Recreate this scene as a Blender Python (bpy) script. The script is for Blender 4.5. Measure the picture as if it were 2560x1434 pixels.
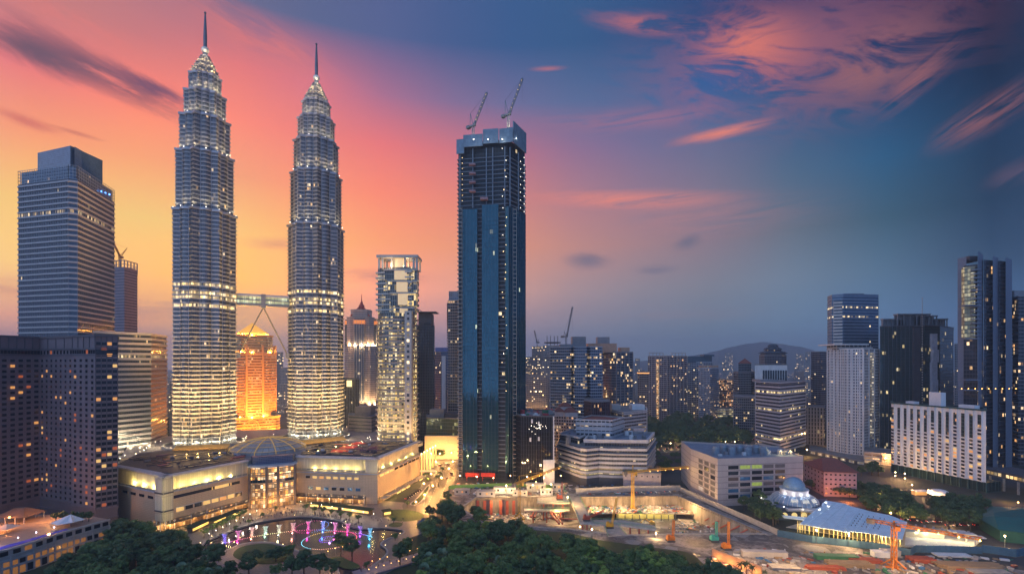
import bpy, bmesh, math, random
from mathutils import Vector, Matrix
R = math.radians
rnd = random.Random(7)
scene = bpy.context.scene
COL = scene.collection
for _o in list(bpy.data.objects):
    bpy.data.objects.remove(_o)

# ---------------------------------------------------------------- camera
HC = 108.0                      # eye height over the park, metres
F, CX, HY = 1200.0, 1280.0, 907.0   # focal length, centre column and horizon row of the 2560 px photo
cd = bpy.data.cameras.new('camera')
cam = bpy.data.objects.new('camera', cd)
COL.objects.link(cam)
cam.location = (0, 0, HC)
cam.rotation_euler = (R(90), 0, 0)
cd.sensor_width = 36.0
cd.lens = 36.0 * F / 2560.0
cd.shift_y = (HY - 717.0) / 2560.0
cd.clip_start, cd.clip_end = 1.0, 40000.0
scene.camera = cam

# ---------------------------------------------------------------- colour management / render
scene.view_settings.view_transform = 'Standard'
scene.view_settings.look = 'None'
scene.view_settings.exposure = 0.0
scene.view_settings.gamma = 1.0
scene.render.engine = 'CYCLES'
scene.cycles.use_denoising = True
scene.cycles.max_bounces = 6
scene.cycles.diffuse_bounces = 3
scene.cycles.glossy_bounces = 3
scene.cycles.transparent_max_bounces = 12
scene.cycles.volume_bounces = 0
scene.cycles.sample_clamp_indirect = 3.0
scene.cycles.sample_clamp_direct = 0.0
scene.cycles.caustics_reflective = False
scene.cycles.caustics_refractive = False


def lin(c):
    return tuple(((x / 255.0) / 12.92 if x <= 10 else ((x / 255.0 + 0.055) / 1.055) ** 2.4) for x in c)


# ---------------------------------------------------------------- node helper
class NT:
    def __init__(s, nt):
        s.nt = nt

    def n(s, typ, **kw):
        nd = s.nt.nodes.new(typ)
        for k, v in kw.items():
            setattr(nd, k, v)
        return nd

    def put(s, sock, v):
        if isinstance(v, bpy.types.NodeSocket):
            s.nt.links.new(v, sock)
        elif isinstance(v, (tuple, list)) and len(v) == 3 and sock.type == 'RGBA':
            sock.default_value = (*v, 1)
        else:
            sock.default_value = v

    def m(s, op, a, b=None, c=None, clamp=False):
        nd = s.n('ShaderNodeMath', operation=op, use_clamp=clamp)
        for i, v in enumerate((a, b, c)):
            if v is not None:
                s.put(nd.inputs[i], v)
        return nd.outputs[0]

    def mix(s, f, a, b, blend='MIX'):
        nd = s.n('ShaderNodeMix', data_type='RGBA', blend_type=blend)
        s.put(nd.inputs[0], f)
        s.put(nd.inputs[6], a)
        s.put(nd.inputs[7], b)
        return nd.outputs[2]

    def xyz(s, x, y, z):
        nd = s.n('ShaderNodeCombineXYZ')
        for i, v in enumerate((x, y, z)):
            s.put(nd.inputs[i], v)
        return nd.outputs[0]

    def sep(s, v):
        nd = s.n('ShaderNodeSeparateXYZ')
        s.put(nd.inputs[0], v)
        return nd.outputs

    def noise(s, vec, scale, detail=3.0, rough=0.55, dist=0.0):
        nd = s.n('ShaderNodeTexNoise')
        s.put(nd.inputs['Vector'], vec)
        nd.inputs['Scale'].default_value = scale
        nd.inputs['Detail'].default_value = detail
        nd.inputs['Roughness'].default_value = rough
        nd.inputs['Distortion'].default_value = dist
        return nd.outputs['Fac']

    def white(s, vec, dims='3D', w=None):
        nd = s.n('ShaderNodeTexWhiteNoise', noise_dimensions=dims)
        if dims != '1D':
            s.put(nd.inputs['Vector'], vec)
        if w is not None and dims in ('1D', '4D'):
            s.put(nd.inputs['W'], w)
        return nd.outputs

    def step(s, v, a, b):
        nd = s.n('ShaderNodeMapRange', interpolation_type='SMOOTHSTEP')
        s.put(nd.inputs[0], v)
        nd.inputs[1].default_value, nd.inputs[2].default_value = a, b
        nd.inputs[3].default_value, nd.inputs[4].default_value = 0, 1
        return nd.outputs[0]

    def rng(s, v, a, b, c, d):
        nd = s.n('ShaderNodeMapRange')
        s.put(nd.inputs[0], v)
        for i, q in enumerate((a, b, c, d)):
            nd.inputs[i + 1].default_value = q
        return nd.outputs[0]


# ---------------------------------------------------------------- world: dusk sky by direction
SKX = [20, 400, 650, 900, 1200, 1500, 1800, 2100, 2400, 2550]
SKY_ = [20, 200, 400, 600, 750, 880]
SKC = [
    [(212, 130, 125), (170, 121, 138), (87, 103, 147), (44, 97, 151), (32, 71, 119), (40, 76, 127), (41, 64, 115), (28, 49, 100), (4, 25, 71), (2, 20, 45)],
    [(261, 122, 124), (280, 124, 107), (280, 123, 114), (177, 111, 153), (76, 110, 170), (61, 107, 154), (42, 90, 154), (34, 71, 120), (12, 45, 81), (5, 29, 53)],
    [(274, 192, 105), (270, 172, 111), (256, 150, 121), (279, 121, 107), (227, 119, 130), (149, 116, 156), (116, 116, 145), (41, 97, 134), (18, 83, 132), (11, 36, 60)],
    [(283, 253, 121), (271, 235, 123), (288, 220, 110), (282, 173, 102), (256, 158, 113), (199, 140, 136), (145, 126, 139), (87, 113, 125), (27, 62, 82), (18, 40, 62)],
    [(330, 212, 136), (339, 207, 83), (339, 232, 75), (333, 197, 147), (251, 179, 156), (163, 152, 162), (131, 142, 155), (117, 154, 189), (75, 119, 167), (61, 105, 153)],
    [(218, 174, 172), (209, 174, 174), (225, 184, 172), (211, 172, 174), (158, 149, 177), (123, 139, 165), (99, 130, 158), (83, 129, 167), (61, 106, 147), (51, 96, 137)],
]


def sky_sample(px, py):
    px = min(max(px, SKX[0]), SKX[-1])
    py = min(max(py, SKY_[0]), SKY_[-1])
    i = max(k for k in range(len(SKX) - 1) if SKX[k] <= px)
    j = max(k for k in range(len(SKY_) - 1) if SKY_[k] <= py)
    a = (px - SKX[i]) / (SKX[i + 1] - SKX[i])
    b = (py - SKY_[j]) / (SKY_[j + 1] - SKY_[j])
    out = []
    for k in range(3):
        t = SKC[j][i][k] * (1 - a) + SKC[j][i + 1][k] * a
        u = SKC[j + 1][i][k] * (1 - a) + SKC[j + 1][i + 1][k] * a
        out.append(t * (1 - b) + u * b)
    return out


SUN_AZ, SUN_EL = R(-48), R(1.5)     # the sun has just gone behind the left edge of the skyline
world = bpy.data.worlds.new('World')
scene.world = world
world.use_nodes = True
wt = NT(world.node_tree)
world.node_tree.nodes.clear()
wout = wt.n('ShaderNodeOutputWorld')
wbg = wt.n('ShaderNodeBackground')
world.node_tree.links.new(wbg.outputs[0], wout.inputs[0])
tc = wt.n('ShaderNodeTexCoord').outputs['Generated']
dx, dy, dz = wt.sep(tc)
az = wt.m('ARCTAN2', dx, dy)
hyp = wt.m('SQRT', wt.m('ADD', wt.m('MULTIPLY', dx, dx), wt.m('MULTIPLY', dy, dy)))
te = wt.m('DIVIDE', dz, wt.m('MAXIMUM', hyp, 0.05))
azf = wt.rng(az, -math.pi, math.pi, 0, 1)
ROWS = [0.0, 0.07, 0.15, 0.24, 0.34, 0.44, 0.54, 0.66]
BACKL, BACK, BACKR = (0.56, 0.90, 1.55), (0.38, 0.64, 1.22), (0.13, 0.26, 0.60)   # the sky behind the viewer, from the sunset side round
skyc = None
for ri, t in enumerate(ROWS):
    cr = wt.n('ShaderNodeValToRGB')
    el = cr.color_ramp.elements
    stops = []
    for k in range(13):
        a_ = R(-45 + 90 * k / 12)
        c = sky_sample(CX + F * math.tan(a_), HY - F * t / math.cos(a_))
        stops.append((a_, lin(c)))
    first, last = stops[0][1], stops[-1][1]
    k_ = 1.0 - 0.3 * ri / 7
    bl_, bk_, br_ = (tuple(x * k_ for x in q) for q in (BACKL, BACK, BACKR))
    stops = [(R(-179.5), bk_), (R(-125), bl_), (R(-75), tuple(0.6 * x + 0.3 * y for x, y in zip(first, bl_)))] + stops + [(R(75), tuple(0.5 * x + 0.5 * y for x, y in zip(last, br_))), (R(125), br_), (R(179.5), bk_)]
    while len(el) < len(stops):
        el.new(0.5)
    pos = sorted(stops)
    for k, (a_, c) in enumerate(pos):
        el[k].position = (a_ + math.pi) / (2 * math.pi)
    for k, (a_, c) in enumerate(pos):
        el[k].color = (*c, 1)
    world.node_tree.links.new(azf, cr.inputs[0])
    if skyc is None:
        skyc = cr.outputs[0]
    else:
        skyc = wt.mix(wt.rng(te, ROWS[ri - 1], t, 0, 1), skyc, cr.outputs[0])
skyc = wt.mix(wt.step(te, 0.7, 2.4), skyc, (0.24, 0.38, 0.70))


FIELDS = {}
for _k, (_ang, _sx, _sy, _dt, _di, _sd) in {'puff': (-20, 6, 17, 11.0, 0.8, 4.7), 'flat': (3, 6, 60, 8.0, 0.6, 8.2), 'rise': (30, 6, 60, 8.0, 0.6, 2.2), 'fall': (-16, 7, 26, 7.0, 0.6, 6.6)}.items():
    _ca, _sa = math.cos(R(_ang)), math.sin(R(_ang))
    _p = wt.m('ADD', wt.m('MULTIPLY', az, _ca), wt.m('MULTIPLY', te, _sa))
    _q = wt.m('SUBTRACT', wt.m('MULTIPLY', te, _ca), wt.m('MULTIPLY', az, _sa))
    FIELDS[_k] = wt.noise(wt.xyz(wt.m('MULTIPLY', _p, _sx), wt.m('MULTIPLY', _q, _sy), _sd), 1.0, _dt, 0.66, _di)


def cloud(field, px, py, hw, hh, ang, lo, hi, col, op, soft=0.1):
    """a bank of cloud round one sky direction: soft elliptical extent times one of the stretched noise fields"""
    global skyc
    a0 = math.atan2(px - CX, F)
    t0 = (HY - py) / F * math.cos(a0)
    ca, sa = math.cos(R(ang)), math.sin(R(ang))
    hw_, hh_ = hw / F * math.cos(a0) ** 2, hh / F * math.cos(a0)
    u = wt.m('SUBTRACT', az, a0)
    v = wt.m('SUBTRACT', te, t0)
    pn = wt.m('ADD', wt.m('MULTIPLY', u, ca / hw_), wt.m('MULTIPLY', v, sa / hw_))
    qn = wt.m('SUBTRACT', wt.m('MULTIPLY', v, ca / hh_), wt.m('MULTIPLY', u, sa / hh_))
    n0 = FIELDS[field]
    rr = wt.m('SQRT', wt.m('ADD', wt.m('MULTIPLY', pn, pn), wt.m('MULTIPLY', qn, qn)))
    rr = wt.m('ADD', rr, wt.m('MULTIPLY', wt.m('SUBTRACT', n0, 0.5), 1.6))
    mask = wt.m('SUBTRACT', 1.0, wt.step(rr, soft, 1.0))
    fac = wt.m('MULTIPLY', wt.m('MULTIPLY', mask, wt.step(n0, lo, hi)), op)
    skyc = wt.mix(fac, skyc, lin(col))


cloud('puff', 1950, 150, 600, 260, -4, 0.36, 0.64, (188, 106, 110), 0.75)
cloud('puff', 1870, 110, 220, 130, -24, 0.42, 0.62, (234, 122, 102), 0.9)
cloud('puff', 2190, 160, 260, 150, 14, 0.40, 0.62, (166, 104, 104), 0.85)
cloud('rise', 2290, 200, 190, 60, 42, 0.40, 0.62, (176, 104, 102), 0.6)
cloud('fall', 1610, 60, 220, 44, -16, 0.42, 0.60, (206, 112, 112), 0.8)
cloud('rise', 2460, 290, 220, 64, 27, 0.38, 0.62, (160, 98, 100), 0.85)
cloud('rise', 2540, 430, 120, 40, 20, 0.3, 0.6, (110, 84, 104), 0.6)
cloud('flat', 1800, 333, 160, 22, 3, 0.34, 0.54, (238, 132, 112), 0.95)
cloud('flat', 1580, 300, 380, 50, -3, 0.38, 0.66, (190, 118, 138), 0.55)
cloud('flat', 1560, 500, 340, 34, -5, 0.30, 0.60, (244, 140, 122), 0.9)
cloud('flat', 1700, 540, 440, 80, -4, 0.36, 0.7, (200, 134, 132), 0.6)
cloud('flat', 1370, 172, 60, 10, 0, 0.36, 0.56, (196, 116, 124), 0.7)
cloud('puff', 1470, 650, 80, 32, -2, 0.25, 0.55, (112, 112, 136), 0.75)
cloud('puff', 1720, 604, 52, 28, 8, 0.25, 0.55, (106, 110, 134), 0.7)
cloud('flat', 1640, 675, 70, 18, 0, 0.25, 0.55, (118, 116, 138), 0.6)
cloud('fall', 250, 180, 360, 66, -17, 0.28, 0.54, (112, 82, 104), 0.92)
cloud('fall', 90, 132, 220, 56, -14, 0.25, 0.5, (104, 84, 104), 0.9)
cloud('fall', 390, 222, 150, 34, -14, 0.22, 0.5, (110, 76, 108), 0.9)
cloud('fall', 70, 305, 130, 22, -10, 0.25, 0.55, (226, 112, 98), 0.8)
cloud('flat', 190, 332, 100, 10, -4, 0.25, 0.55, (228, 124, 98), 0.8)
cloud('fall', 650, 100, 320, 90, -16, 0.36, 0.66, (244, 122, 112), 0.7)
cloud('fall', 200, 60, 440, 70, -9, 0.4, 0.7, (238, 124, 118), 0.7)
cloud('flat', 700, 610, 130, 26, 4, 0.35, 0.6, (236, 150, 118), 0.6)
cloud('flat', 960, 690, 190, 30, 0, 0.35, 0.6, (196, 130, 122), 0.6)
cloud('flat', 420, 770, 440, 44, 2, 0.36, 0.62, (200, 146, 146), 0.6)
cloud('flat', 1600, 790, 440, 44, 0, 0.4, 0.66, (160, 140, 146), 0.5)
cloud('flat', 60, 720, 200, 36, 0, 0.35, 0.6, (226, 140, 120), 0.6)

nish = wt.n('ShaderNodeTexSky', sky_type='NISHITA', sun_disc=False)
nish.sun_elevation, nish.sun_rotation = SUN_EL, SUN_AZ
nish.air_density, nish.dust_density = 1.0, 2.0
dimm = wt.n('ShaderNodeVectorMath', operation='SCALE')
wt.put(dimm.inputs[0], nish.outputs[0])
dimm.inputs['Scale'].default_value = 0.01
skyc = wt.mix(0.05, skyc, dimm.outputs[0])
hs_ = wt.n('ShaderNodeHueSaturation')
hs_.inputs['Saturation'].default_value = 0.97
wt.put(hs_.inputs['Color'], skyc)
world.node_tree.links.new(hs_.outputs[0], wbg.inputs[0])
wbg.inputs[1].default_value = 1.0
world.cycles.sampling_method = 'MANUAL'
world.cycles.sample_map_resolution = 512

sd = bpy.data.lights.new('sun', 'SUN')
sd.energy, sd.angle, sd.color = 0.08, R(6), (1.0, 0.55, 0.42)
sun = bpy.data.objects.new('sun', sd)
COL.objects.link(sun)
sun.rotation_euler = Vector((-math.sin(SUN_AZ) * math.cos(R(4)), -math.cos(SUN_AZ) * math.cos(R(4)), -math.sin(R(4)))).to_track_quat('-Z', 'Y').to_euler()


# ---------------------------------------------------------------- measuring helpers
def G(px, py, z=0.0):
    d = F * (HC - z) / (py - HY)
    return ((px - CX) / F * d, d)


def A(px, d):
    return ((px - CX) / F * d, d)


def Z(py, d):
    return HC + (HY - py) / F * d


# ---------------------------------------------------------------- mesh helper
class MB:
    def __init__(s):
        s.v, s.f, s.u, s.mi = [], [], [], []

    def face(s, pts, mi=0, uv=None):
        b = len(s.v)
        s.v += [tuple(p) for p in pts]
        s.f.append(tuple(range(b, b + len(pts))))
        s.u.append(uv or [(p[0] + p[1], p[2]) for p in pts])
        s.mi.append(mi)
        return s

    def box(s, x0, y0, z0, x1, y1, z1, mi=0):
        return s.prism([(x0, y0), (x1, y0), (x1, y1), (x0, y1)], z0, z1, mi, mi, True)

    def obox(s, c, ang, hx, hy, z0, z1, mi=0):
        ca, sa = math.cos(ang), math.sin(ang)
        fp = [(c[0] + a * ca - b * sa, c[1] + a * sa + b * ca) for a, b in ((-hx, -hy), (hx, -hy), (hx, hy), (-hx, hy))]
        return s.prism(fp, z0, z1, mi, mi, True)

    def prism(s, fp, z0, z1, ms=0, mt=0, bottom=False, top=True, fp1=None):
        fp1 = fp1 or fp
        u = 0.0
        n = len(fp)
        for i in range(n):
            a, b, c, d = fp[i], fp[(i + 1) % n], fp1[(i + 1) % n], fp1[i]
            L = math.hypot(b[0] - a[0], b[1] - a[1])
            s.face([(*a, z0), (*b, z0), (*c, z1), (*d, z1)], ms, [(u, z0), (u + L, z0), (u + L, z1), (u, z1)])
            u += L
        if top:
            s.face([(*p, z1) for p in fp1], mt, [(p[0], p[1]) for p in fp1])
        if bottom:
            s.face([(*p, z0) for p in fp[::-1]], mt, [(p[0], p[1]) for p in fp[::-1]])
        return s

    def ring(s, fp, fo, z0, z1, mi=0):
        """closed band between an inner footprint and an outer one"""
        n = len(fp)
        for i in range(n):
            j = (i + 1) % n
            s.face([(*fo[i], z0), (*fo[j], z0), (*fo[j], z1), (*fo[i], z1)], mi)
            s.face([(*fp[i], z1), (*fo[i], z1), (*fo[j], z1), (*fp[j], z1)], mi)
            s.face([(*fp[i], z0), (*fp[j], z0), (*fo[j], z0), (*fo[i], z0)], mi)
        return s

    def tube(s, p, q, r, n=6, r2=None, mi=0, cap=True):
        p, q = Vector(p), Vector(q)
        r2 = r if r2 is None else r2
        d = (q - p)
        if d.length < 1e-6:
            return s
        d.normalize()
        a = d.orthogonal().normalized()
        b = d.cross(a)
        L0, L1 = [], []
        for k in range(n):
            t = 2 * math.pi * k / n
            o = a * math.cos(t) + b * math.sin(t)
            L0.append(p + o * r)
            L1.append(q + o * r2)
        for k in range(n):
            j = (k + 1) % n
            s.face([L0[k], L0[j], L1[j], L1[k]], mi)
        if cap:
            s.face(L1, mi)
            s.face(L0[::-1], mi)
        return s

    def bar(s, p, q, w, mi=0):
        return s.tube(p, q, w * 0.707, 4, None, mi)

    def lathe(s, c, prof, n=24, mi=0, ph=0.0):
        for (r0, z0), (r1, z1) in zip(prof, prof[1:]):
            for k in range(n):
                t0, t1 = 2 * math.pi * k / n + ph, 2 * math.pi * (k + 1) / n + ph
                P = lambda r, t, z: (c[0] + r * math.cos(t), c[1] + r * math.sin(t), z)
                pts = [P(r0, t0, z0), P(r0, t1, z0), P(r1, t1, z1), P(r1, t0, z1)]
                if r0 < 1e-6:
                    pts = pts[1:]
                elif r1 < 1e-6:
                    pts = pts[:3]
                u0, u1 = t0 * max(r0, r1), t1 * max(r0, r1)
                uv = [(u0, z0), (u1, z0), (u1, z1), (u0, z1)]
                s.face(pts, mi, uv[:len(pts)])
        return s

    def ball(s, c, r, n=10, m=6, mi=0, sz=1.0):
        prof = [(r * math.sin(math.pi * k / m), c[2] - r * sz * math.cos(math.pi * k / m)) for k in range(m + 1)]
        prof[0] = (0, prof[0][1])
        prof[-1] = (0, prof[-1][1])
        return s.lathe(c, prof, n, mi)

    def mesh(s, name, mats, org=(0, 0, 0), smooth=False):
        me = bpy.data.meshes.new(name)
        me.from_pydata([(x - org[0], y - org[1], z - org[2]) for x, y, z in s.v], [], s.f)
        uvl = me.uv_layers.new(name='UVMap')
        flat = [c for uv in s.u for p in uv for c in p]
        uvl.data.foreach_set('uv', flat)
        for m_ in (mats if isinstance(mats, (list, tuple)) else [mats]):
            me.materials.append(m_)
        me.polygons.foreach_set('material_index', s.mi)
        if smooth:
            bm = bmesh.new()
            bm.from_mesh(me)
            bmesh.ops.remove_doubles(bm, verts=bm.verts, dist=1e-4)
            bm.to_mesh(me)
            bm.free()
            me.polygons.foreach_set('use_smooth', [True] * len(me.polygons))
        me.update()
        return me

    def build(s, name, mats, parent=None, smooth=False, org=None):
        if not s.f:
            return None
        o_ = org or ((0, 0, 0) if parent is None else base_of(parent))
        o = bpy.data.objects.new(name, s.mesh(name, mats, o_, smooth))
        COL.objects.link(o)
        if parent is not None:
            o.parent = parent
        elif org:
            o.location = org
        return o


def base_of(o):
    while o.parent is not None:
        o = o.parent
    return tuple(o.location)


def tag(o, label=None, cat=None, group=None, kind=None):
    if label:
        o['label'] = label
    if cat:
        o['category'] = cat
    if group:
        o['group'] = group
    if kind:
        o['kind'] = kind
    return o


def thing(name, label, cat, loc=(0, 0, 0), group=None, kind=None):
    o = bpy.data.objects.new(name, None)
    COL.objects.link(o)
    o.location = loc
    return tag(o, label, cat, group, kind)


KIDS = {}


def dup(o, dloc=(0, 0, 0), parent='same'):
    """linked copy of one part, moved"""
    c = o.copy()
    COL.objects.link(c)
    if parent != 'same':
        c.parent = parent
    c.location = Vector(o.location) + Vector(dloc)
    return c


def kids(o):
    return list(o.children)


def dup_thing(o, loc, rz=None, sc=None, label=None, group=None, ch=None):
    c = o.copy()
    COL.objects.link(c)
    c.location = loc
    if rz is not None:
        c.rotation_euler = (0, 0, rz)
    if sc is not None:
        c.scale = sc if isinstance(sc, (tuple, list)) else (sc, sc, sc)
    if label:
        c['label'] = label
    if group:
        c['group'] = group
    for k in (o.children if ch is None else ch):
        d = k.copy()
        COL.objects.link(d)
        d.parent = c
        for g in k.children:
            e = g.copy()
            COL.objects.link(e)
            e.parent = d
    return c


def offset(fp, d):
    """footprint (anticlockwise) grown outwards by d"""
    n = len(fp)
    out = []
    for i in range(n):
        p, q, r_ = Vector(fp[i - 1]), Vector(fp[i]), Vector(fp[(i + 1) % n])
        a, b = (q - p).normalized(), (r_ - q).normalized()
        na, nb = Vector((a.y, -a.x)), Vector((b.y, -b.x))
        m_ = na + nb
        k = max(0.35, m_.length_squared / 2)
        m_ = m_ / k
        out.append(tuple(q + m_ * d))
    return out


def ccw(fp):
    ar = sum(fp[i][0] * fp[(i + 1) % len(fp)][1] - fp[(i + 1) % len(fp)][0] * fp[i][1] for i in range(len(fp)))
    return fp if ar > 0 else fp[::-1]


def lamp(loc, power, col=(1, 0.75, 0.4), size=0.4, spot=None, aim=None, blend=0.6):
    d = bpy.data.lights.new('lamp_light', 'SPOT' if spot else 'POINT')
    d.energy, d.color, d.shadow_soft_size = power, col, size
    if spot:
        d.spot_size, d.spot_blend = R(spot), blend
    o = bpy.data.objects.new('lamp_light', d)
    COL.objects.link(o)
    o.location = loc
    if aim is not None:
        o.rotation_euler = (Vector(aim) - Vector(loc)).to_track_quat('-Z', 'Y').to_euler()
    return o


# ---------------------------------------------------------------- materials
MATS = {}


def mat(name, col, rough=0.6, metal=0.0, var=0.18, scale=0.3, emit=None, es=0.0, bump=0.0, spec=0.5, trans=0.0, streak=False):
    if name in MATS:
        return MATS[name]
    m = bpy.data.materials.new(name)
    m.use_nodes = True
    t = NT(m.node_tree)
    b = m.node_tree.nodes['Principled BSDF']
    pos = t.n('ShaderNodeNewGeometry').outputs['Position']
    if streak:
        x, y, z = t.sep(pos)
        pos = t.xyz(x, y, t.m('MULTIPLY', z, 0.25))
    n0 = t.noise(pos, scale, 5.0, 0.6)
    f = t.rng(n0, 0.3, 0.7, 1 - var, 1 + var)
    sc_ = t.n('ShaderNodeVectorMath', operation='SCALE')
    sc_.inputs[0].default_value = col
    t.put(sc_.inputs['Scale'], f)
    t.put(b.inputs['Base Color'], sc_.outputs[0])
    t.put(b.inputs['Roughness'], t.rng(n0, 0.3, 0.7, max(0.02, rough * 0.85), min(1, rough * 1.15)))
    b.inputs['Metallic'].default_value = metal
    b.inputs['Specular IOR Level'].default_value = spec
    if trans:
        b.inputs['Transmission Weight'].default_value = trans
    if emit:
        b.inputs['Emission Color'].default_value = (*emit, 1)
        b.inputs['Emission Strength'].default_value = es
        m.cycles.emission_sampling = 'NONE'
    if bump:
        bn = t.n('ShaderNodeBump')
        bn.inputs['Strength'].default_value = bump
        bn.inputs['Distance'].default_value = 0.3
        t.put(bn.inputs['Height'], t.noise(pos, scale * 6, 4.0))
        t.put(b.inputs['Normal'], bn.outputs[0])
    MATS[name] = m
    return m


def glow(name, col, es):
    if name in MATS:
        return MATS[name]
    m = bpy.data.materials.new(name)
    m.use_nodes = True
    b = m.node_tree.nodes['Principled BSDF']
    b.inputs['Base Color'].default_value = (0.3, 0.3, 0.3, 1)
    b.inputs['Emission Color'].default_value = (*col, 1)
    b.inputs['Emission Strength'].default_value = es
    m.cycles.emission_sampling = 'NONE'
    MATS[name] = m
    return m


def facade(name, wall, glass, cw, fh, ww=0.7, wh=0.6, lit=0.08, litc=(1.0, 0.60, 0.22), es=1.2, rough=0.12, gm=0.4, floorlit=0.0, wrough=0.6, v0=0.0, tilt=0.03, litlow=None, wvar=0.15, roomtop=True):
    """curtain wall or punched-window wall laid out in metres by the mesh's own UV: wall, dark panes, some lit rooms"""
    if name in MATS:
        return MATS[name]
    m = bpy.data.materials.new(name)
    m.use_nodes = True
    t = NT(m.node_tree)
    b = m.node_tree.nodes['Principled BSDF']
    uv = t.n('ShaderNodeUVMap').outputs[0]
    u, v, _ = t.sep(uv)
    rand = t.n('ShaderNodeObjectInfo').outputs['Random']
    cu, cv = t.m('DIVIDE', u, cw), t.m('DIVIDE', t.m('SUBTRACT', v, v0), fh)
    fu, fv = t.m('FRACT', cu), t.m('FRACT', cv)
    iu, iv = t.m('FLOOR', cu), t.m('FLOOR', cv)
    inu = t.m('LESS_THAN', t.m('ABSOLUTE', t.m('SUBTRACT', fu, 0.5)), ww / 2)
    inv = t.m('LESS_THAN', t.m('ABSOLUTE', t.m('SUBTRACT', fv, 0.5)), wh / 2)
    win = t.m('MULTIPLY', inu, inv)
    cell = t.xyz(iu, iv, t.m('MULTIPLY', rand, 91.0))
    w1 = t.white(cell)
    r1, rc = w1[0], w1[1]
    wide = t.white(t.xyz(t.m('FLOOR', t.m('DIVIDE', iu, 4.0)), iv, t.m('ADD', t.m('MULTIPLY', rand, 37.0), 5.0)))[0]
    r, g, bl = t.sep(rc)
    prob = lit
    if floorlit:
        fl = t.white(t.xyz(3.0, iv, t.m('MULTIPLY', rand, 53.0)))[0]
        prob = t.m('ADD', lit, t.m('MULTIPLY', t.m('LESS_THAN', fl, floorlit), 0.6))
    if litlow:
        z = t.sep(t.n('ShaderNodeNewGeometry').outputs['Position'])[2]
        prob = t.m('ADD', prob, t.rng(z, litlow[0], litlow[1], litlow[2], 0.0))
    on = t.m('LESS_THAN', t.m('ADD', t.m('MULTIPLY', r1, 0.55), t.m('MULTIPLY', wide, 0.45)), t.m('MULTIPLY', prob, 0.9) if not isinstance(prob, float) else prob ** 0.6 * 0.78)
    on = t.m('MULTIPLY', on, win)
    inner = t.noise(t.xyz(t.m('MULTIPLY', u, 0.9), t.m('MULTIPLY', v, 1.1), t.m('MULTIPLY', r, 20.0)), 1.0, 3.0)
    es_ = t.m('MULTIPLY', t.m('MULTIPLY', on, es), t.m('MULTIPLY', t.rng(t.m('MULTIPLY', g, g), 0, 1, 0.15, 1.6), t.rng(inner, 0.3, 0.7, 0.35, 1.3)))
    pos = t.n('ShaderNodeNewGeometry').outputs['Position']
    n0 = t.noise(pos, 0.12, 5.0, 0.6)
    wsc = t.n('ShaderNodeVectorMath', operation='SCALE')
    wsc.inputs[0].default_value = wall
    t.put(wsc.inputs['Scale'], t.rng(n0, 0.3, 0.7, 1 - wvar, 1 + wvar))
    gsc = t.n('ShaderNodeVectorMath', operation='SCALE')
    gsc.inputs[0].default_value = glass
    t.put(gsc.inputs['Scale'], t.rng(r, 0, 1, 0.86, 1.14))
    t.put(b.inputs['Base Color'], t.mix(win, wsc.outputs[0], gsc.outputs[0]))
    t.put(b.inputs['Roughness'], t.rng(win, 0, 1, wrough, rough))
    t.put(b.inputs['Metallic'], t.m('MULTIPLY', win, gm))
    t.put(b.inputs['Emission Color'], t.mix(t.m('MULTIPLY', bl, 0.75), litc, (1.0, 0.84, 0.55)))
    t.put(b.inputs['Emission Strength'], es_)
    if tilt:
        nrm = t.n('ShaderNodeNewGeometry').outputs['Normal']
        off = t.n('ShaderNodeVectorMath', operation='SUBTRACT')
        t.put(off.inputs[0], rc)
        off.inputs[1].default_value = (0.5, 0.5, 0.5)
        mul = t.n('ShaderNodeVectorMath', operation='SCALE')
        t.put(mul.inputs[0], off.outputs[0])
        t.put(mul.inputs['Scale'], t.m('MULTIPLY', win, tilt))
        ad = t.n('ShaderNodeVectorMath', operation='ADD')
        t.put(ad.inputs[0], nrm)
        t.put(ad.inputs[1], mul.outputs[0])
        nz = t.n('ShaderNodeVectorMath', operation='NORMALIZE')
        t.put(nz.inputs[0], ad.outputs[0])
        t.put(b.inputs['Normal'], nz.outputs[0])
    m.cycles.emission_sampling = 'NONE'
    MATS[name] = m
    return m


# ---------------------------------------------------------------- parts every tall building shares
def floors_of(root, fp, z0, z1, fh, out, th, m, name='floor_band', start=None, each=True, inner=0.0):
    """one proud band per storey, each a part of its own (linked copies)"""
    fi, fo = offset(fp, inner), offset(fp, out)
    z = start if start is not None else z0 + fh
    bz = base_of(root)
    n = int((z1 - z) / fh) + 1
    if each:
        b0 = MB().ring(fi, fo, z, z + th).build(name, m, root)
        for k in range(1, n):
            dup(b0, (0, 0, k * fh))
        return b0
    mb = MB()
    for k in range(n):
        mb.ring(fi, fo, z + k * fh, z + k * fh + th)
    return mb.build(name, m, root)


def fins_on(root, a, b, n, z0, z1, w, dpt, m, name='mullion', ends=True):
    """n upright fins spread along one face a->b (outside is on the right of a->b)"""
    a, b = Vector(a), Vector(b)
    d = (b - a)
    L = d.length
    d.normalize()
    nn = Vector((d.y, -d.x))
    mb = MB()
    one = name in ('mullion', 'fin', 'scaffold_pole')
    for k in range(n):
        t = (k / (n - 1) if ends else (k + 0.5) / n) * L
        c = a + d * t + nn * (dpt / 2)
        mb.obox(c, math.atan2(d.y, d.x), w / 2, dpt / 2, z0, z1)
        if not one:
            mb.build(name, m, root)
            mb = MB()
    return mb.build(name, m, root) if one else None


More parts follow.
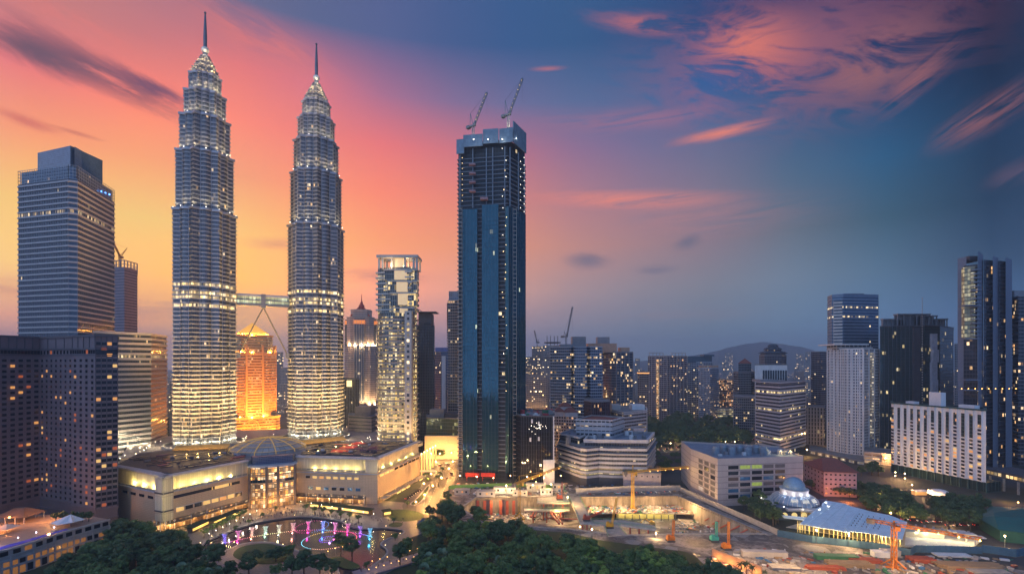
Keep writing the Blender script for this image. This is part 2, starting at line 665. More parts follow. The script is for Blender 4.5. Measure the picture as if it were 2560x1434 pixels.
def windows_on(root, a, b, cols, rows, z0, fh, w, h, mats, probs, sill=0.9, dp=0.12, u0=None, u1=None, name='window', budget=None, rr=None, frame=None, skip=None):
    """punched windows of one face, each a part; budget is a one-element list shared by a building (100 parts, the rest merged)"""
    rr = rr or rnd
    a, b = Vector(a), Vector(b)
    d = (b - a)
    L = d.length
    d.normalize()
    nn = Vector((d.y, -d.x))
    ang = math.atan2(d.y, d.x)
    u0 = 0 if u0 is None else u0
    u1 = L if u1 is None else u1
    protos = {}
    rest = {}
    bx = base_of(root)
    for i in range(cols):
        uu = u0 + (u1 - u0) * (i + 0.5) / cols
        for j in range(rows):
            if skip and skip(i, j):
                continue
            x = rr.random()
            k = 0
            acc = 0
            for q, p in enumerate(probs):
                acc += p
                if x < acc:
                    k = q
                    break
            c = a + d * uu + nn * (dp / 2)
            z = z0 + j * fh + sill
            if budget is not None and budget[0] <= 0:
                r_ = rest.setdefault(k, MB())
                r_.obox(c, ang, w / 2, dp / 2, z, z + h)
                continue
            if budget is not None:
                budget[0] -= 1
            if k not in protos:
                mb = MB()
                mb.obox((0, 0), ang, w / 2, dp / 2, 0, h)
                me = mb.mesh(name, mats[k])
                protos[k] = me
            o = bpy.data.objects.new(name, protos[k])
            COL.objects.link(o)
            o.parent = root
            o.location = (c.x - bx[0], c.y - bx[1], z - bx[2])
    for k, r_ in rest.items():
        o = r_.build(name, mats[k], root)
        o['kind'] = 'stuff'


def grow(px_list, back, z0):
    """footprint from front corners [(px, depth)...] left to right plus a back edge pushed away by `back` metres"""
    fr = [A(p, d) for p, d in px_list]
    bk = [tuple(Vector(q) * (1 + back / q[1])) for q in (fr[-1], fr[0])]
    return ccw(fr + bk)
# ================================================================ setting: ground, water, pit, hills
from mathutils.geometry import tessellate_polygon


def sheet(name, loops, z, m, kind='structure', label=None, cat=None):
    """flat sheet with holes: loops[0] is the outline"""
    vs = [Vector((x, y, 0)) for lp in loops for x, y in lp]
    tris = tessellate_polygon([[Vector((x, y, 0)) for x, y in lp] for lp in loops])
    mb = MB()
    for t in tris:
        p = [vs[i] for i in t]
        if (p[1] - p[0]).cross(p[2] - p[0]).z < 0:
            p = p[::-1]
        mb.face([(q.x, q.y, z) for q in p], 0, [(q.x, q.y) for q in p])
    o = mb.build(name, m)
    return tag(o, label, cat, None, kind)


def GP(pts, z=0.0):
    return [G(x, y, z) for x, y in pts]


def smooth_loop(pts, it=2):
    for _ in range(it):
        q = []
        for i in range(len(pts)):
            a, b = pts[i], pts[(i + 1) % len(pts)]
            q += [(a[0] * .75 + b[0] * .25, a[1] * .75 + b[1] * .25), (a[0] * .25 + b[0] * .75, a[1] * .25 + b[1] * .75)]
        pts = q
    return pts


def ground_mat():
    m = bpy.data.materials.new('city_ground')
    m.use_nodes = True
    t = NT(m.node_tree)
    b = m.node_tree.nodes['Principled BSDF']
    pos = t.n('ShaderNodeNewGeometry').outputs['Position']
    n1 = t.noise(pos, 0.012, 6.0, 0.6)
    n2 = t.noise(pos, 0.15, 5.0, 0.6)
    c = t.mix(t.step(n1, 0.42, 0.55), (0.02, 0.03, 0.015), (0.06, 0.055, 0.055))
    c = t.mix(t.rng(n2, 0.3, 0.7, 0.0, 0.6), c, (0.05, 0.05, 0.05))
    t.put(b.inputs['Base Color'], c)
    b.inputs['Roughness'].default_value = 0.85
    return m


def site_mat():
    m = bpy.data.materials.new('building_site_ground')
    m.use_nodes = True
    t = NT(m.node_tree)
    b = m.node_tree.nodes['Principled BSDF']
    pos = t.n('ShaderNodeNewGeometry').outputs['Position']
    n1 = t.noise(pos, 0.05, 6.0, 0.65, 1.0)
    n2 = t.noise(pos, 0.35, 6.0, 0.7)
    vor = t.n('ShaderNodeTexVoronoi')
    t.put(vor.inputs['Vector'], pos)
    vor.inputs['Scale'].default_value = 0.16
    c = t.mix(t.step(n1, 0.40, 0.60), (0.09, 0.08, 0.075), (0.30, 0.26, 0.24))
    c = t.mix(t.step(n2, 0.45, 0.7), c, (0.07, 0.06, 0.055))
    c = t.mix(t.m('MULTIPLY', t.step(t.sep(vor.outputs['Color'])[0], 0.80, 0.85), 0.7), c, (0.30, 0.29, 0.28))
    t.put(b.inputs['Base Color'], c)
    t.put(b.inputs['Roughness'], t.rng(t.step(n1, 0.35, 0.45), 0, 1, 0.25, 0.85))
    bn = t.n('ShaderNodeBump')
    bn.inputs['Strength'].default_value = 0.7
    bn.inputs['Distance'].default_value = 0.5
    t.put(bn.inputs['Height'], n2)
    t.put(b.inputs['Normal'], bn.outputs[0])
    return m


def water_mat():
    m = bpy.data.materials.new('lake_water')
    m.use_nodes = True
    t = NT(m.node_tree)
    b = m.node_tree.nodes['Principled BSDF']
    b.inputs['Base Color'].default_value = (0.07, 0.052, 0.055, 1)
    b.inputs['Roughness'].default_value = 0.10
    b.inputs['IOR'].default_value = 1.60
    pos = t.n('ShaderNodeNewGeometry').outputs['Position']
    bn = t.n('ShaderNodeBump')
    bn.inputs['Strength'].default_value = 0.35
    bn.inputs['Distance'].default_value = 0.10
    t.put(bn.inputs['Height'], t.noise(pos, 1.1, 4.0, 0.6))
    t.put(b.inputs['Normal'], bn.outputs[0])
    return m


def paving_mat(name, col, cell):
    m = bpy.data.materials.new(name)
    m.use_nodes = True
    t = NT(m.node_tree)
    b = m.node_tree.nodes['Principled BSDF']
    pos = t.n('ShaderNodeNewGeometry').outputs['Position']
    br = t.n('ShaderNodeTexBrick')
    t.put(br.inputs['Vector'], pos)
    br.inputs['Color1'].default_value = (*col, 1)
    br.inputs['Color2'].default_value = (*[x * 0.75 for x in col], 1)
    br.inputs['Mortar'].default_value = (*[x * 0.5 for x in col], 1)
    br.inputs['Scale'].default_value = 1.0 / cell
    n1 = t.noise(pos, 0.2, 5.0, 0.6)
    c = t.mix(t.rng(n1, 0.3, 0.7, 0.0, 0.55), br.outputs['Color'], tuple(x * 0.6 for x in col))
    t.put(b.inputs['Base Color'], c)
    b.inputs['Roughness'].default_value = 0.55
    return m


M_GROUND, M_SITE, M_WATER = ground_mat(), site_mat(), water_mat()
M_PAVE = paving_mat('promenade_paving', (0.30, 0.24, 0.21), 3.0)
M_ASPH = mat('asphalt', (0.10, 0.09, 0.085), 0.55, 0, 0.35, 0.25)
M_GRASS = mat('lawn_grass', (0.05, 0.085, 0.025), 0.9, 0, 0.45, 0.5, bump=0.5)
M_PARK = mat('park_grass', (0.032, 0.05, 0.018), 0.95, 0, 0.5, 0.2, bump=0.5)
M_KERB = mat('kerb_stone', (0.33, 0.31, 0.29), 0.6)
M_CONC = mat('concrete', (0.34, 0.32, 0.30), 0.75, 0, 0.25, 0.5, bump=0.2)
M_CONCD = mat('stained_concrete', (0.25, 0.21, 0.17), 0.8, 0, 0.6, 0.35, bump=0.3, streak=True)

LAKE_PX = [(500, 1362), (537, 1343), (615, 1312), (705, 1295), (755, 1291), (805, 1295), (850, 1302), (877, 1319), (915, 1322), (957, 1319), (1000, 1324),
           (1012, 1329), (995, 1337), (962, 1347), (946, 1361), (965, 1372), (967, 1383), (955, 1395), (930, 1412), (905, 1436), (880, 1450), (850, 1440),
           (845, 1412), (815, 1396), (780, 1385), (735, 1372), (700, 1358), (660, 1352), (605, 1357), (570, 1372), (530, 1392)]
lake = smooth_loop(GP(LAKE_PX), 2)
PIT_PX = [(1190, 1243), (1694, 1239), (1915, 1334), (1700, 1334), (1560, 1338), (1420, 1322), (1215, 1312), (1150, 1270)]
pit = GP(PIT_PX)
W_ = 9000
sheet('ground', [[(-W_, -600), (W_, -600), (W_, 7800), (-W_, 7800)], lake[::-1], pit[::-1]], 0.0, M_GROUND)
sheet('lake_water', [lake], -0.5, M_WATER)
kb = MB()
lk_in, lk_out = lake, offset(ccw(lake), 1.1)
kb.ring(ccw(lake), lk_out, -0.6, 0.35)
kb.build('lake_kerb', M_KERB)['kind'] = 'structure'
# paving between the shopping centre and the lake, road, lawns, park floor
prom_out = GP([(380, 1362), (470, 1322), (560, 1290), (625, 1268), (740, 1256), (860, 1262), (950, 1250), (1010, 1255), (1042, 1300), (1062, 1330), (1000, 1352), (985, 1385), (1010, 1410), (950, 1440), (640, 1440), (520, 1430), (450, 1400)])
sheet('promenade_paving', [prom_out, lk_out[::-1]], 0.02, M_PAVE)
road = GP([(1030, 1300), (1088, 1296), (1118, 1240), (1146, 1190), (1148, 1150), (1200, 1120), (1060, 1120), (1072, 1160), (1052, 1215), (1005, 1262), (1010, 1280)])
sheet('road', [road], 0.03, M_ASPH)
sheet('park_lawn', [GP([(-300, 1600), (-300, 1420), (130, 1380), (300, 1330), (420, 1345), (520, 1430), (640, 1441), (950, 1441), (1012, 1408), (990, 1380), (1070, 1325), (1090, 1290), (1210, 1300), (1420, 1330), (1500, 1348), (1700, 1372), (1800, 1420), (1780, 1600)])], 0.012, M_PARK)
sheet('oval_lawn', [smooth_loop(GP([(962, 1276), (1000, 1271), (1056, 1279), (1064, 1296), (1010, 1304), (975, 1298)]))], 0.05, M_GRASS)
sheet('shore_lawn', [smooth_loop(GP([(580, 1394), (586, 1374), (612, 1362), (662, 1356), (706, 1364), (740, 1384), (720, 1404), (650, 1412)]))], 0.05, M_GRASS)
sheet('pond_lawn', [smooth_loop(GP([(965, 1314), (985, 1303), (1010, 1306), (1000, 1318)]))], 0.045, M_GRASS)
sheet('shore_lawn', [smooth_loop(GP([(815, 1396), (850, 1388), (868, 1398), (905, 1412), (890, 1424), (850, 1418)]))], 0.05, M_GRASS)
site = GP([(1120, 1222), (1700, 1218), (1770, 1262), (1925, 1330), (1960, 1340), (2300, 1395), (2700, 1440), (2700, 1560), (1780, 1560), (1790, 1440), (1730, 1380), (1500, 1349), (1420, 1330), (1180, 1312), (1100, 1270)])
sheet('building_site_ground', [site, pit[::-1]], 0.016, M_SITE)
# the excavation
sheet('excavation_floor', [GP(PIT_PX, -8)], -13.0, M_SITE)
pw = MB()
for i in range(len(pit)):
    a, b = pit[i], pit[(i + 1) % len(pit)]
    L = math.dist(a, b)
    pw.face([(*b, -13), (*a, -13), (*a, 0.0), (*b, 0.0)], 0, [(L, -13), (0, -13), (0, 0), (L, 0)])
pw.build('excavation_wall', M_CONCD)['kind'] = 'structure'
cap = MB()
pit_in = [(x, y) for x, y in pit]
cap.ring(offset(ccw(pit), -0.9), offset(ccw(pit), 0.6), -1.0, 0.5)
cap.build('excavation_edge_beam', M_CONC)['kind'] = 'structure'
# far back: hills and the low city that reads as one mass
hb = MB()
prev = None
hr = random.Random(3)
prof = {1000: 906, 1300: 903, 1560: 905, 1640: 898, 1700: 893, 1760: 884, 1790: 876, 1830: 866, 1870: 858, 1905: 854, 1935: 857, 1970: 861, 2010: 868, 2050: 880, 2100: 888, 2200: 893, 2400: 897, 2700: 904}
ks = sorted(prof)
for px in range(900, 2760, 8):
    pk = min(max(px, ks[0]), ks[-1])
    i = max(k for k in range(len(ks) - 1) if ks[k] <= pk)
    f_ = (pk - ks[i]) / (ks[i + 1] - ks[i])
    py = prof[ks[i]] * (1 - f_) + prof[ks[i + 1]] * f_ + hr.uniform(-0.8, 0.8)
    rows = []
    for dd, hf in ((5600, 0.0), (6000, 0.55), (6500, 1.0), (7200, 0.0)):
        x, y = A(px, dd)
        rows.append((x, y, max(-2.0, (Z(py, 6500)) * hf + hr.uniform(-14, 14) * (0 < hf < 1) - 2)))
    if prev:
        for q in range(3):
            hb.face([prev[q], rows[q], rows[q + 1], prev[q + 1]])
    prev = rows
hb.build('hills', mat('forest_hills', (0.03, 0.045, 0.03), 0.95), smooth=True)['kind'] = 'structure'
cr_ = random.Random(11)
FARM = [facade('far_block_' + n, w, (0.05, 0.06, 0.08), 3.2, 3.4, 0.6, 0.55, 0.13, (1.0, 0.58, 0.22), 5.0, 0.3, 0.1) for n, w in (('pale', (0.36, 0.34, 0.33)), ('grey', (0.22, 0.22, 0.24)), ('warm', (0.30, 0.22, 0.18)))] + [mat('far_roof', (0.22, 0.12, 0.09), 0.8)]
cb = MB()
for k in range(2600):
    d = 980 + (cr_.random() ** 1.5) * 3900
    px = cr_.uniform(-150, 2720)
    x, y = A(px, d)
    if cr_.random() < 0.84:
        w, l, h = cr_.uniform(8, 26), cr_.uniform(8, 30), cr_.uniform(5, 18)
    else:
        w, l, h = cr_.uniform(14, 26), cr_.uniform(14, 26), cr_.uniform(22, 70)
    an = cr_.choice((0.2, -0.5, 0.9)) + cr_.uniform(-.1, .1)
    ca, sa = math.cos(an), math.sin(an)
    fp = [(x + a * ca - b * sa, y + a * sa + b * ca) for a, b in ((-w / 2, -l / 2), (w / 2, -l / 2), (w / 2, l / 2), (-w / 2, l / 2))]
    mi = cr_.randrange(3)
    cb.prism(fp, 0, h, mi, 3 if h < 16 and cr_.random() < .6 else mi)
o = cb.build('distant_city', FARM)
tag(o, 'hazy mass of low city blocks reaching back to the hills', 'city', None, 'stuff')

# the evening air: one even volume round the whole place
hz_ = MB().box(-8950, -590, -15, 8950, 7780, 480).build("haze", bpy.data.materials.new('haze_air'))
hz_['kind'] = 'stuff'
hm = hz_.data.materials[0]
hm.use_nodes = True
hm.node_tree.nodes.clear()
ho, hv = hm.node_tree.nodes.new('ShaderNodeOutputMaterial'), hm.node_tree.nodes.new('ShaderNodeVolumePrincipled')
hv.inputs['Color'].default_value = (0.62, 0.80, 1.0, 1)
hv.inputs['Density'].default_value = 1.5e-4
hm.node_tree.links.new(hv.outputs[0], ho.inputs['Volume'])
tag(hz_, 'thin bluish evening haze over the whole city', 'haze')
# ================================================================ the landmark towers
STEEL = mat('stainless_steel', (0.37, 0.385, 0.42), 0.36, 0.75, 0.12, 0.15)
STEELD = mat('dark_steel', (0.16, 0.18, 0.22), 0.4, 0.8, 0.12, 0.2)
GLOWW = glow('lamp_glow_warm', (1.0, 0.66, 0.28), 8.0)
GLOWC = glow('lamp_glow_white', (1.0, 0.88, 0.70), 8.0)
GLOWO = glow('lamp_glow_sodium', (1.0, 0.46, 0.10), 9.0)
TW_GLASS = facade('twin_tower_glass', (0.30, 0.31, 0.33), (0.10, 0.115, 0.14), 1.75, 4.1, 0.92, 0.9, 0.11, (1.0, 0.52, 0.13), 1.5, 0.2, 0.25, 0.0, v0=26, litlow=(30, 170, 0.12))
TW_LIT = facade('twin_tower_lit_floor', (0.3, 0.3, 0.3), (0.2, 0.18, 0.12), 1.75, 4.1, 0.94, 0.98, 0.95, (1.0, 0.62, 0.18), 2.2, 0.3, 0.0, v0=26)


def star(c, Rm, ph, n=128):
    """plan of one floor: two crossed squares with round bays in the eight inner corners"""
    pts = []
    for k in range(n):
        t = 2 * math.pi * k / n
        best = 0
        for rot in (0, math.pi / 4):
            a = (t - rot) % (math.pi / 2)
            best = max(best, 0.7071 / max(abs(math.cos(t - rot + math.pi / 4)), abs(math.sin(t - rot + math.pi / 4)), 1e-6) if False else 0.7071 / math.cos(((t - rot) % (math.pi / 2)) - math.pi / 4))
        a = (t - math.pi / 8) % (math.pi / 4)
        a = a if a < math.pi / 8 else a - math.pi / 4
        cc, rr = 0.70, 0.205
        q = rr * rr - (cc * math.sin(a)) ** 2
        if q > 0:
            best = max(best, cc * math.cos(a) + math.sqrt(q))
        pts.append((c[0] + Rm * best * math.cos(t + ph), c[1] + Rm * best * math.sin(t + ph)))
    return pts


def scale_fp(fp, c, k):
    return [(c[0] + (x - c[0]) * k, c[1] + (y - c[1]) * k) for x, y in fp]


TWIN_TIERS = [(0.0, 258.7, 29.6), (258.7, 317.0, 27.0), (317.0, 353.4, 23.6), (353.4, 379.0, 19.5), (379.0, 398.0, 15.0)]


def twin_tower(c, ph, label):
    t = thing('twin_tower', label, 'skyscraper', (*c, 0), 'the pair of stepped steel towers joined by a bridge')
    fh = 4.1
    view = Vector((-c[0], -c[1])).normalized()
    for ti, (z0, z1, Rm) in enumerate(TWIN_TIERS):
        fp = star(c, Rm, ph)
        g = scale_fp(fp, c, 0.965)
        tier = MB().prism(g, z0, z1, 0, 1).build('tier', [TW_GLASS, STEELD], t)
        zs = z0 if ti else 26.0
        mb = MB()
        f1, f2, f3 = scale_fp(fp, c, 0.96), scale_fp(fp, c, 1.0), scale_fp(fp, c, 1.0 + 0.75 / Rm)
        mb.ring(f1, f2, zs + 0.35, zs + 1.25)
        mb.ring(f1, f3, zs + 1.25, zs + 1.5)
        mb.ring(f1, scale_fp(fp, c, 0.985), zs + 2.7, zs + 2.9)
        b0 = mb.build('floor_band', STEEL, tier)
        n = int((z1 - zs) / fh)
        for k in range(1, n):
            dup(b0, (0, 0, k * fh))
        MB().ring(f1, scale_fp(fp, c, 1.0 + 0.9 / Rm), z1 - 1.6, z1 + 0.5).build('parapet', STEEL, tier)
        # upright steel at the joints between bays
        for k in range(16):
            a = ph + math.pi / 16 + k * math.pi / 8
            i = int(round((math.pi / 16 + k * math.pi / 8) / (2 * math.pi) * 128)) % 128
            x, y = fp[i]
            MB().tube((x, y, zs), (x, y, z1), 0.38, 5).build('steel_fin', STEEL, tier)
        if ti == 0:
            for zz in (26 + 4.1 * q for q in (33, 35, 36, 38)):
                MB().prism(scale_fp(fp, c, 0.97), zz + 1.5, zz + 4.1, 0, 0, False, False).build('lit_floor', TW_LIT, tier)
        # floodlights on each setback ledge, on the sides one sees
        if ti:
            for k in range(16):
                a = ph + k * math.pi / 8
                dv = Vector((math.cos(a), math.sin(a)))
                if dv.dot(view) < 0.05:
                    continue
                rr = Rm + 1.9
                p = (c[0] + dv.x * rr, c[1] + dv.y * rr, z0 + 1.2)
                h_ = (z1 - z0)
                lamp(p, 11000 + 170 * h_, (1.0, 0.74, 0.40), 0.3, 120, (c[0] + dv.x * (rr - 5), c[1] + dv.y * (rr - 5), z0 + 30), 0.8)
                MB().ball((p[0], p[1], z0 + 0.9), 0.35, 6, 4).build('floodlight', GLOWC, tier)
    # crown: shrinking rings, ball, mast
    crown = MB()
    zz, rr = 398.0, 13.4
    prof = [(398, 13.2), (402, 12.4), (405.5, 10.2), (409, 9.0), (412, 7.2), (415, 5.6), (418, 4.4), (420.5, 3.2)]
    for (za, ra), (zb, rb) in zip(prof, prof[1:]):
        f0, f1 = star(c, ra, ph, 64), star(c, ra * 0.93, ph, 64)
        crown.prism(f0, za, zb - 0.5, 0, 0, False, True, f1)
        crown.ring(scale_fp(f1, c, 0.9), star(c, ra + 0.5, ph, 64), zb - 0.8, zb - 0.4, 1)
    cw = crown.build('crown', [facade('twin_tower_crown_glass', (0.35, 0.35, 0.36), (0.1, 0.1, 0.11), 1.4, 2.0, 0.8, 0.7, 0.12, (1.0, 0.6, 0.2), 1.6, 0.2, 0.5), STEEL], t)
    for za, ra in ((398, 14.4), (405.5, 11.6), (412, 8.4)):
        for k in range(8):
            a = ph + k * math.pi / 4
            dv = Vector((math.cos(a), math.sin(a)))
            if dv.dot(view) < 0:
                continue
            lamp((c[0] + dv.x * ra, c[1] + dv.y * ra, za + 0.8), 2400, (1.0, 0.70, 0.34), 0.2)
    MB().lathe(c, [(2.4, 419), (2.2, 424)], 16).build('mast_collar', STEELD, cw)
    MB().ball((*c, 427), 3.55, 20, 12).build('mast_ball', mat('ball_steel', (0.75, 0.70, 0.62), 0.3, 0.5), cw, True)
    lamp((c[0] + view.x * 7, c[1] + view.y * 7, 421), 2600, (1.0, 0.85, 0.6), 0.3)
    MB().lathe(c, [(1.7, 429.5), (1.75, 440), (1.3, 452), (0.7, 463.6), (0.0, 464)], 12).build('mast', STEELD, cw, True)
    MB().ball((*c, 465), 1.15, 10, 6).build('mast_tip', STEELD, cw, True)
    # base floodlights, standing on the podium roof
    for k in range(-4, 5):
        a = math.atan2(view.y, view.x) + k * 0.33
        dv = Vector((math.cos(a), math.sin(a)))
        lamp((c[0] + dv.x * 37, c[1] + dv.y * 37, 30), 110000, (1.0, 0.58, 0.20), 0.5, 100, (c[0] + dv.x * 24, c[1] + dv.y * 24, 75), 0.9)
        lamp((c[0] + dv.x * 52, c[1] + dv.y * 52, 30), 620000, (1.0, 0.55, 0.18), 0.8, 75, (c[0] + dv.x * 25, c[1] + dv.y * 25, 120), 1.0)
        lamp((c[0] + dv.x * 31.5, c[1] + dv.y * 31.5, 30), 3200, (1.0, 0.82, 0.5), 0.3)
    for k in (-2, -.7, .7, 2):
        a = math.atan2(view.y, view.x) + k * .45
        lamp((c[0] + math.cos(a) * 62, c[1] + math.sin(a) * 62, 30), 1000000, (1.0, 0.58, 0.22), 1, 60, (c[0], c[1], 185), 1.0)
    return t


T1, T2 = A(513, 490), A(791, 538)
twin_tower(T1, 0.2, 'nearer and taller looking of the two stepped steel towers, beside the banded office block')
twin_tower(T2, 0.42, 'farther of the two stepped steel towers, between the bridge and the round lit tower')

# sky bridge
c1, c2 = Vector(T1), Vector(T2)
dv = (c2 - c1).normalized()
nv = Vector((dv.y, -dv.x))
ang = math.atan2(dv.y, dv.x)
a_, b_ = c1 + dv * 27.6, c2 - dv * 27.6
mid = (a_ + b_) / 2
L2 = (b_ - a_).length / 2
br = thing('sky_bridge', 'two storey glazed bridge on an inverted V of struts between the stepped towers', 'bridge', (mid.x, mid.y, 168))
MB().obox(mid, ang, L2, 2.9, 168.6, 170.6).build('deck', STEELD, br)
MB().obox(mid, ang, L2, 3.0, 178.6, 180.2).obox(mid, ang, L2, 1.2, 180.2, 181).build('roof', STEEL, br)
BGL = facade('bridge_glass', (0.25, 0.27, 0.28), (0.20, 0.30, 0.26), 3.0, 4.0, 0.9, 0.8, 0.9, (0.75, 1.0, 0.72), 0.55, 0.1, 0.0, v0=170.6)
MB().prism([tuple(mid + dv * s * L2 + nv * q * 2.6) for s, q in ((-1, 1), (1, 1), (1, -1), (-1, -1))], 170.6, 178.6).build('glazing', BGL, br)
mb = MB()
for k in range(-7, 8):
    for q in (-1, 1):
        mb.obox(mid + dv * (k * L2 / 7.2) + nv * 2.75 * q, ang, 0.14, 0.14, 170.6, 178.6)
for q in (-1, 1):
    mb.obox(mid + nv * 2.75 * q, ang, L2, 0.13, 174.2, 175.0)
mb.build('frame', STEELD, br)
MB().obox(mid, ang, 2.2, 3.4, 166.8, 181.4).build('centre_node', STEELD, br)
for s, cc in ((-1, c1), (1, c2)):
    foot = cc - dv * s * 28.6 * -1 * -1 if False else (c1 + dv * 29.5 if s < 0 else c2 - dv * 29.5)
    for q in (-1, 1):
        MB().tube((mid.x + nv.x * q * 1.2, mid.y + nv.y * q * 1.2, 167.5), (foot.x + nv.x * q * 1.6, foot.y + nv.y * q * 1.6, 117), 0.62, 8).build('strut', mat('bridge_strut', (0.06, 0.06, 0.065), 0.6, 0.1), br)
    MB().obox(foot, ang, 1.8, 3.2, 113, 119).build('bearing', STEELD, br)

# golden floodlit bank tower behind, between the pair
GOLD = mat('cream_cladding', (0.62, 0.44, 0.24), 0.6, 0, 0.1)


def chamfer(c, h, k, ang=0.0):
    pts = [(h, -h + k), (h, h - k), (h - k, h), (-h + k, h), (-h, h - k), (-h, -h + k), (-h + k, -h), (h - k, -h)]
    ca, sa = math.cos(ang), math.sin(ang)
    return [(c[0] + x * ca - y * sa, c[1] + x * sa + y * ca) for x, y in pts]


gc = A(630, 715)
gt = thing('floodlit_tower', 'orange floodlit tower with a pyramid roof seen between the twin towers', 'skyscraper', (*gc, 0))
ga = math.atan2(gc[1], gc[0]) - math.pi / 2 + 0.12
GW = facade('cream_banded_wall', (0.60, 0.50, 0.36), (0.14, 0.05, 0.02), 2.0, 4.0, 0.92, 0.5, 0.35, (1.0, 0.42, 0.05), 0.9, 0.25, 0.0)
for (z0, z1, h, k) in ((0, 30, 33, 6), (30, 122, 29.5, 9), (122, 148, 25, 8)):
    fp = chamfer(gc, h, k, ga)
    sec = MB().prism(fp, z0, z1).build('wall', [GW, GOLD], gt)
    floors_of(gt, fp, z0, z1 - 1, 4.0, 0.7, 1.5, GOLD)
    MB().ring(fp, offset(fp, 1.4), z1 - 1.4, z1 + 0.8).build('cornice', GOLD, gt)
for q in range(4):       # upright bays down the middle of each side
    a = ga + q * math.pi / 2
    d_ = Vector((math.cos(a), math.sin(a)))
    MB().obox(Vector(gc) + d_ * 29.3, a, 1.2, 10, 34, 128).build('centre_bay', GW, gt)
    for s in (-1, 1):
        nn = Vector((-d_.y, d_.x))
        MB().obox(Vector(gc) + d_ * 29.9 + nn * s * 10.5, a, 1.5, 1.3, 30, 134).build('pilaster', GOLD, gt)
fp = chamfer(gc, 20, 5, ga)
rf = MB().prism(fp, 148.8, 151.5).build('roof', GOLD, gt)
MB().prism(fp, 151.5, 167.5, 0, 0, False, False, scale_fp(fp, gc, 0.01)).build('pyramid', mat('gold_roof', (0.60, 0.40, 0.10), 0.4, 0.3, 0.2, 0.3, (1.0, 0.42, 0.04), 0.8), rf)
mb = MB()
gv = Vector((-gc[0], -gc[1])).normalized()
gn = Vector((-gv.y, gv.x))
fr_ = Vector(gc) + gv * 34.2
for k in range(10):       # the tall arch over the door
    t0, t1 = math.pi * k / 10, math.pi * (k + 1) / 10
    P = lambda t, r: (fr_.x + gn.x * r * math.cos(t), fr_.y + gn.y * r * math.cos(t), 18 + r * math.sin(t))
    mb.bar(P(t0, 9), P(t1, 9), 1.2)
    mb.bar(P(t0, 6), P(t1, 6), 0.7)
for s in (-9, -6, -2, 2, 6, 9):
    mb.obox(fr_ + gn * s, math.atan2(gn.y, gn.x), 0.5, 0.5, 2, 18)
mb.build('entrance_arch', GOLD, gt)
for k in range(8):
    a = math.atan2(gv.y, gv.x) + (k - 3.5) * 0.42
    p = Vector(gc) + Vector((math.cos(a), math.sin(a))) * 48
    q = Vector(gc) + Vector((math.cos(a), math.sin(a))) * 25
    lamp((p.x, p.y, 4), 95000, (1.0, 0.33, 0.03), 0.6, 110, (q.x, q.y, 60), 0.9)
    p = Vector(gc) + Vector((math.cos(a), math.sin(a))) * 70
    lamp((p.x, p.y, 6), 520000, (1.0, 0.27, 0.02), 0.6, 80, (q.x, q.y, 105), 1.0)
for z0, h in ((30.8, 32), (122.8, 28), (149, 24)):
    for k in range(5):
        a = math.atan2(gv.y, gv.x) + (k - 2) * 0.45
        p = Vector(gc) + Vector((math.cos(a), math.sin(a))) * (h + 3)
        lamp((p.x, p.y, z0), 28000, (1.0, 0.38, 0.05), 0.5)

# grey banded office tower on the left with a glass crown and lower wing
MXG = facade('office_band_glass', (0.10, 0.12, 0.15), (0.07, 0.10, 0.14), 1.5, 5.05, 0.95, 0.9, 0.035, (1.0, 0.62, 0.22), 1.0, 0.12, 0.35, 0.04)
MXB = mat('grey_spandrel', (0.44, 0.42, 0.43), 0.45, 0.2, 0.1)
d0 = 450.0
pl, pc1, pc2, pr = A(47, d0 * 496 / 479), A(172, d0), A(193, d0 * 1.006), A(285, d0 * 496 / 432)
zt = Z(432, d0 * 1.03)
mx = thing('office_tower', 'grey office tower with pale floor bands and a blue glass crown, tallest on the left', 'skyscraper', (*pc1, 0))
back = (pl[0] + pr[0] - pc1[0], pl[1] + pr[1] - pc1[1])
fpm = ccw([pl, pc1, pc2, pr, back])
zf = Z(446, d0)
MB().prism(fpm, 0, zf).build('curtain_wall', [MXG, STEELD], mx)
floors_of(mx, fpm, 0, zf - 1, 5.05, 0.9, 1.5, MXB)
fins_on(mx, pl, pc1, 22, 2, zf, 0.14, 0.35, STEELD)
fins_on(mx, pc2, pr, 22, 2, zf, 0.14, 0.35, STEELD)
# open lattice screen round the roof
zs0, zs1 = zf + 0.3, Z(412, d0)
scr = MB()
fo = offset(fpm, 0.4)
for i in range(len(fo)):
    a, b = Vector(fo[i]), Vector(fo[(i + 1) % len(fo)])
    n = max(2, int((b - a).length / 3.0))
    for k in range(n + 1):
        c = a.lerp(b, k / n)
        scr.box(c.x - .12, c.y - .12, zs0, c.x + .12, c.y + .12, zs1)
    for h in range(5):
        z = zs0 + (zs1 - zs0) * h / 4
        scr.bar((*a, z), (*b, z), 0.28)
scr.build('roof_screen', mat('screen_steel', (0.30, 0.36, 0.42), 0.4, 0.5), mx)
fg = offset(fpm, -1.5)
MB().prism(fg, zf, zs1 - 0.6, 0, 0, False, True).build('crown_glass', facade('crown_glass', (0.12, 0.18, 0.24), (0.10, 0.16, 0.23), 2.5, 3.0, 0.92, 0.9, 0.05, (1.0, 0.5, 0.2), 1.2, 0.1, 0.4), mx)
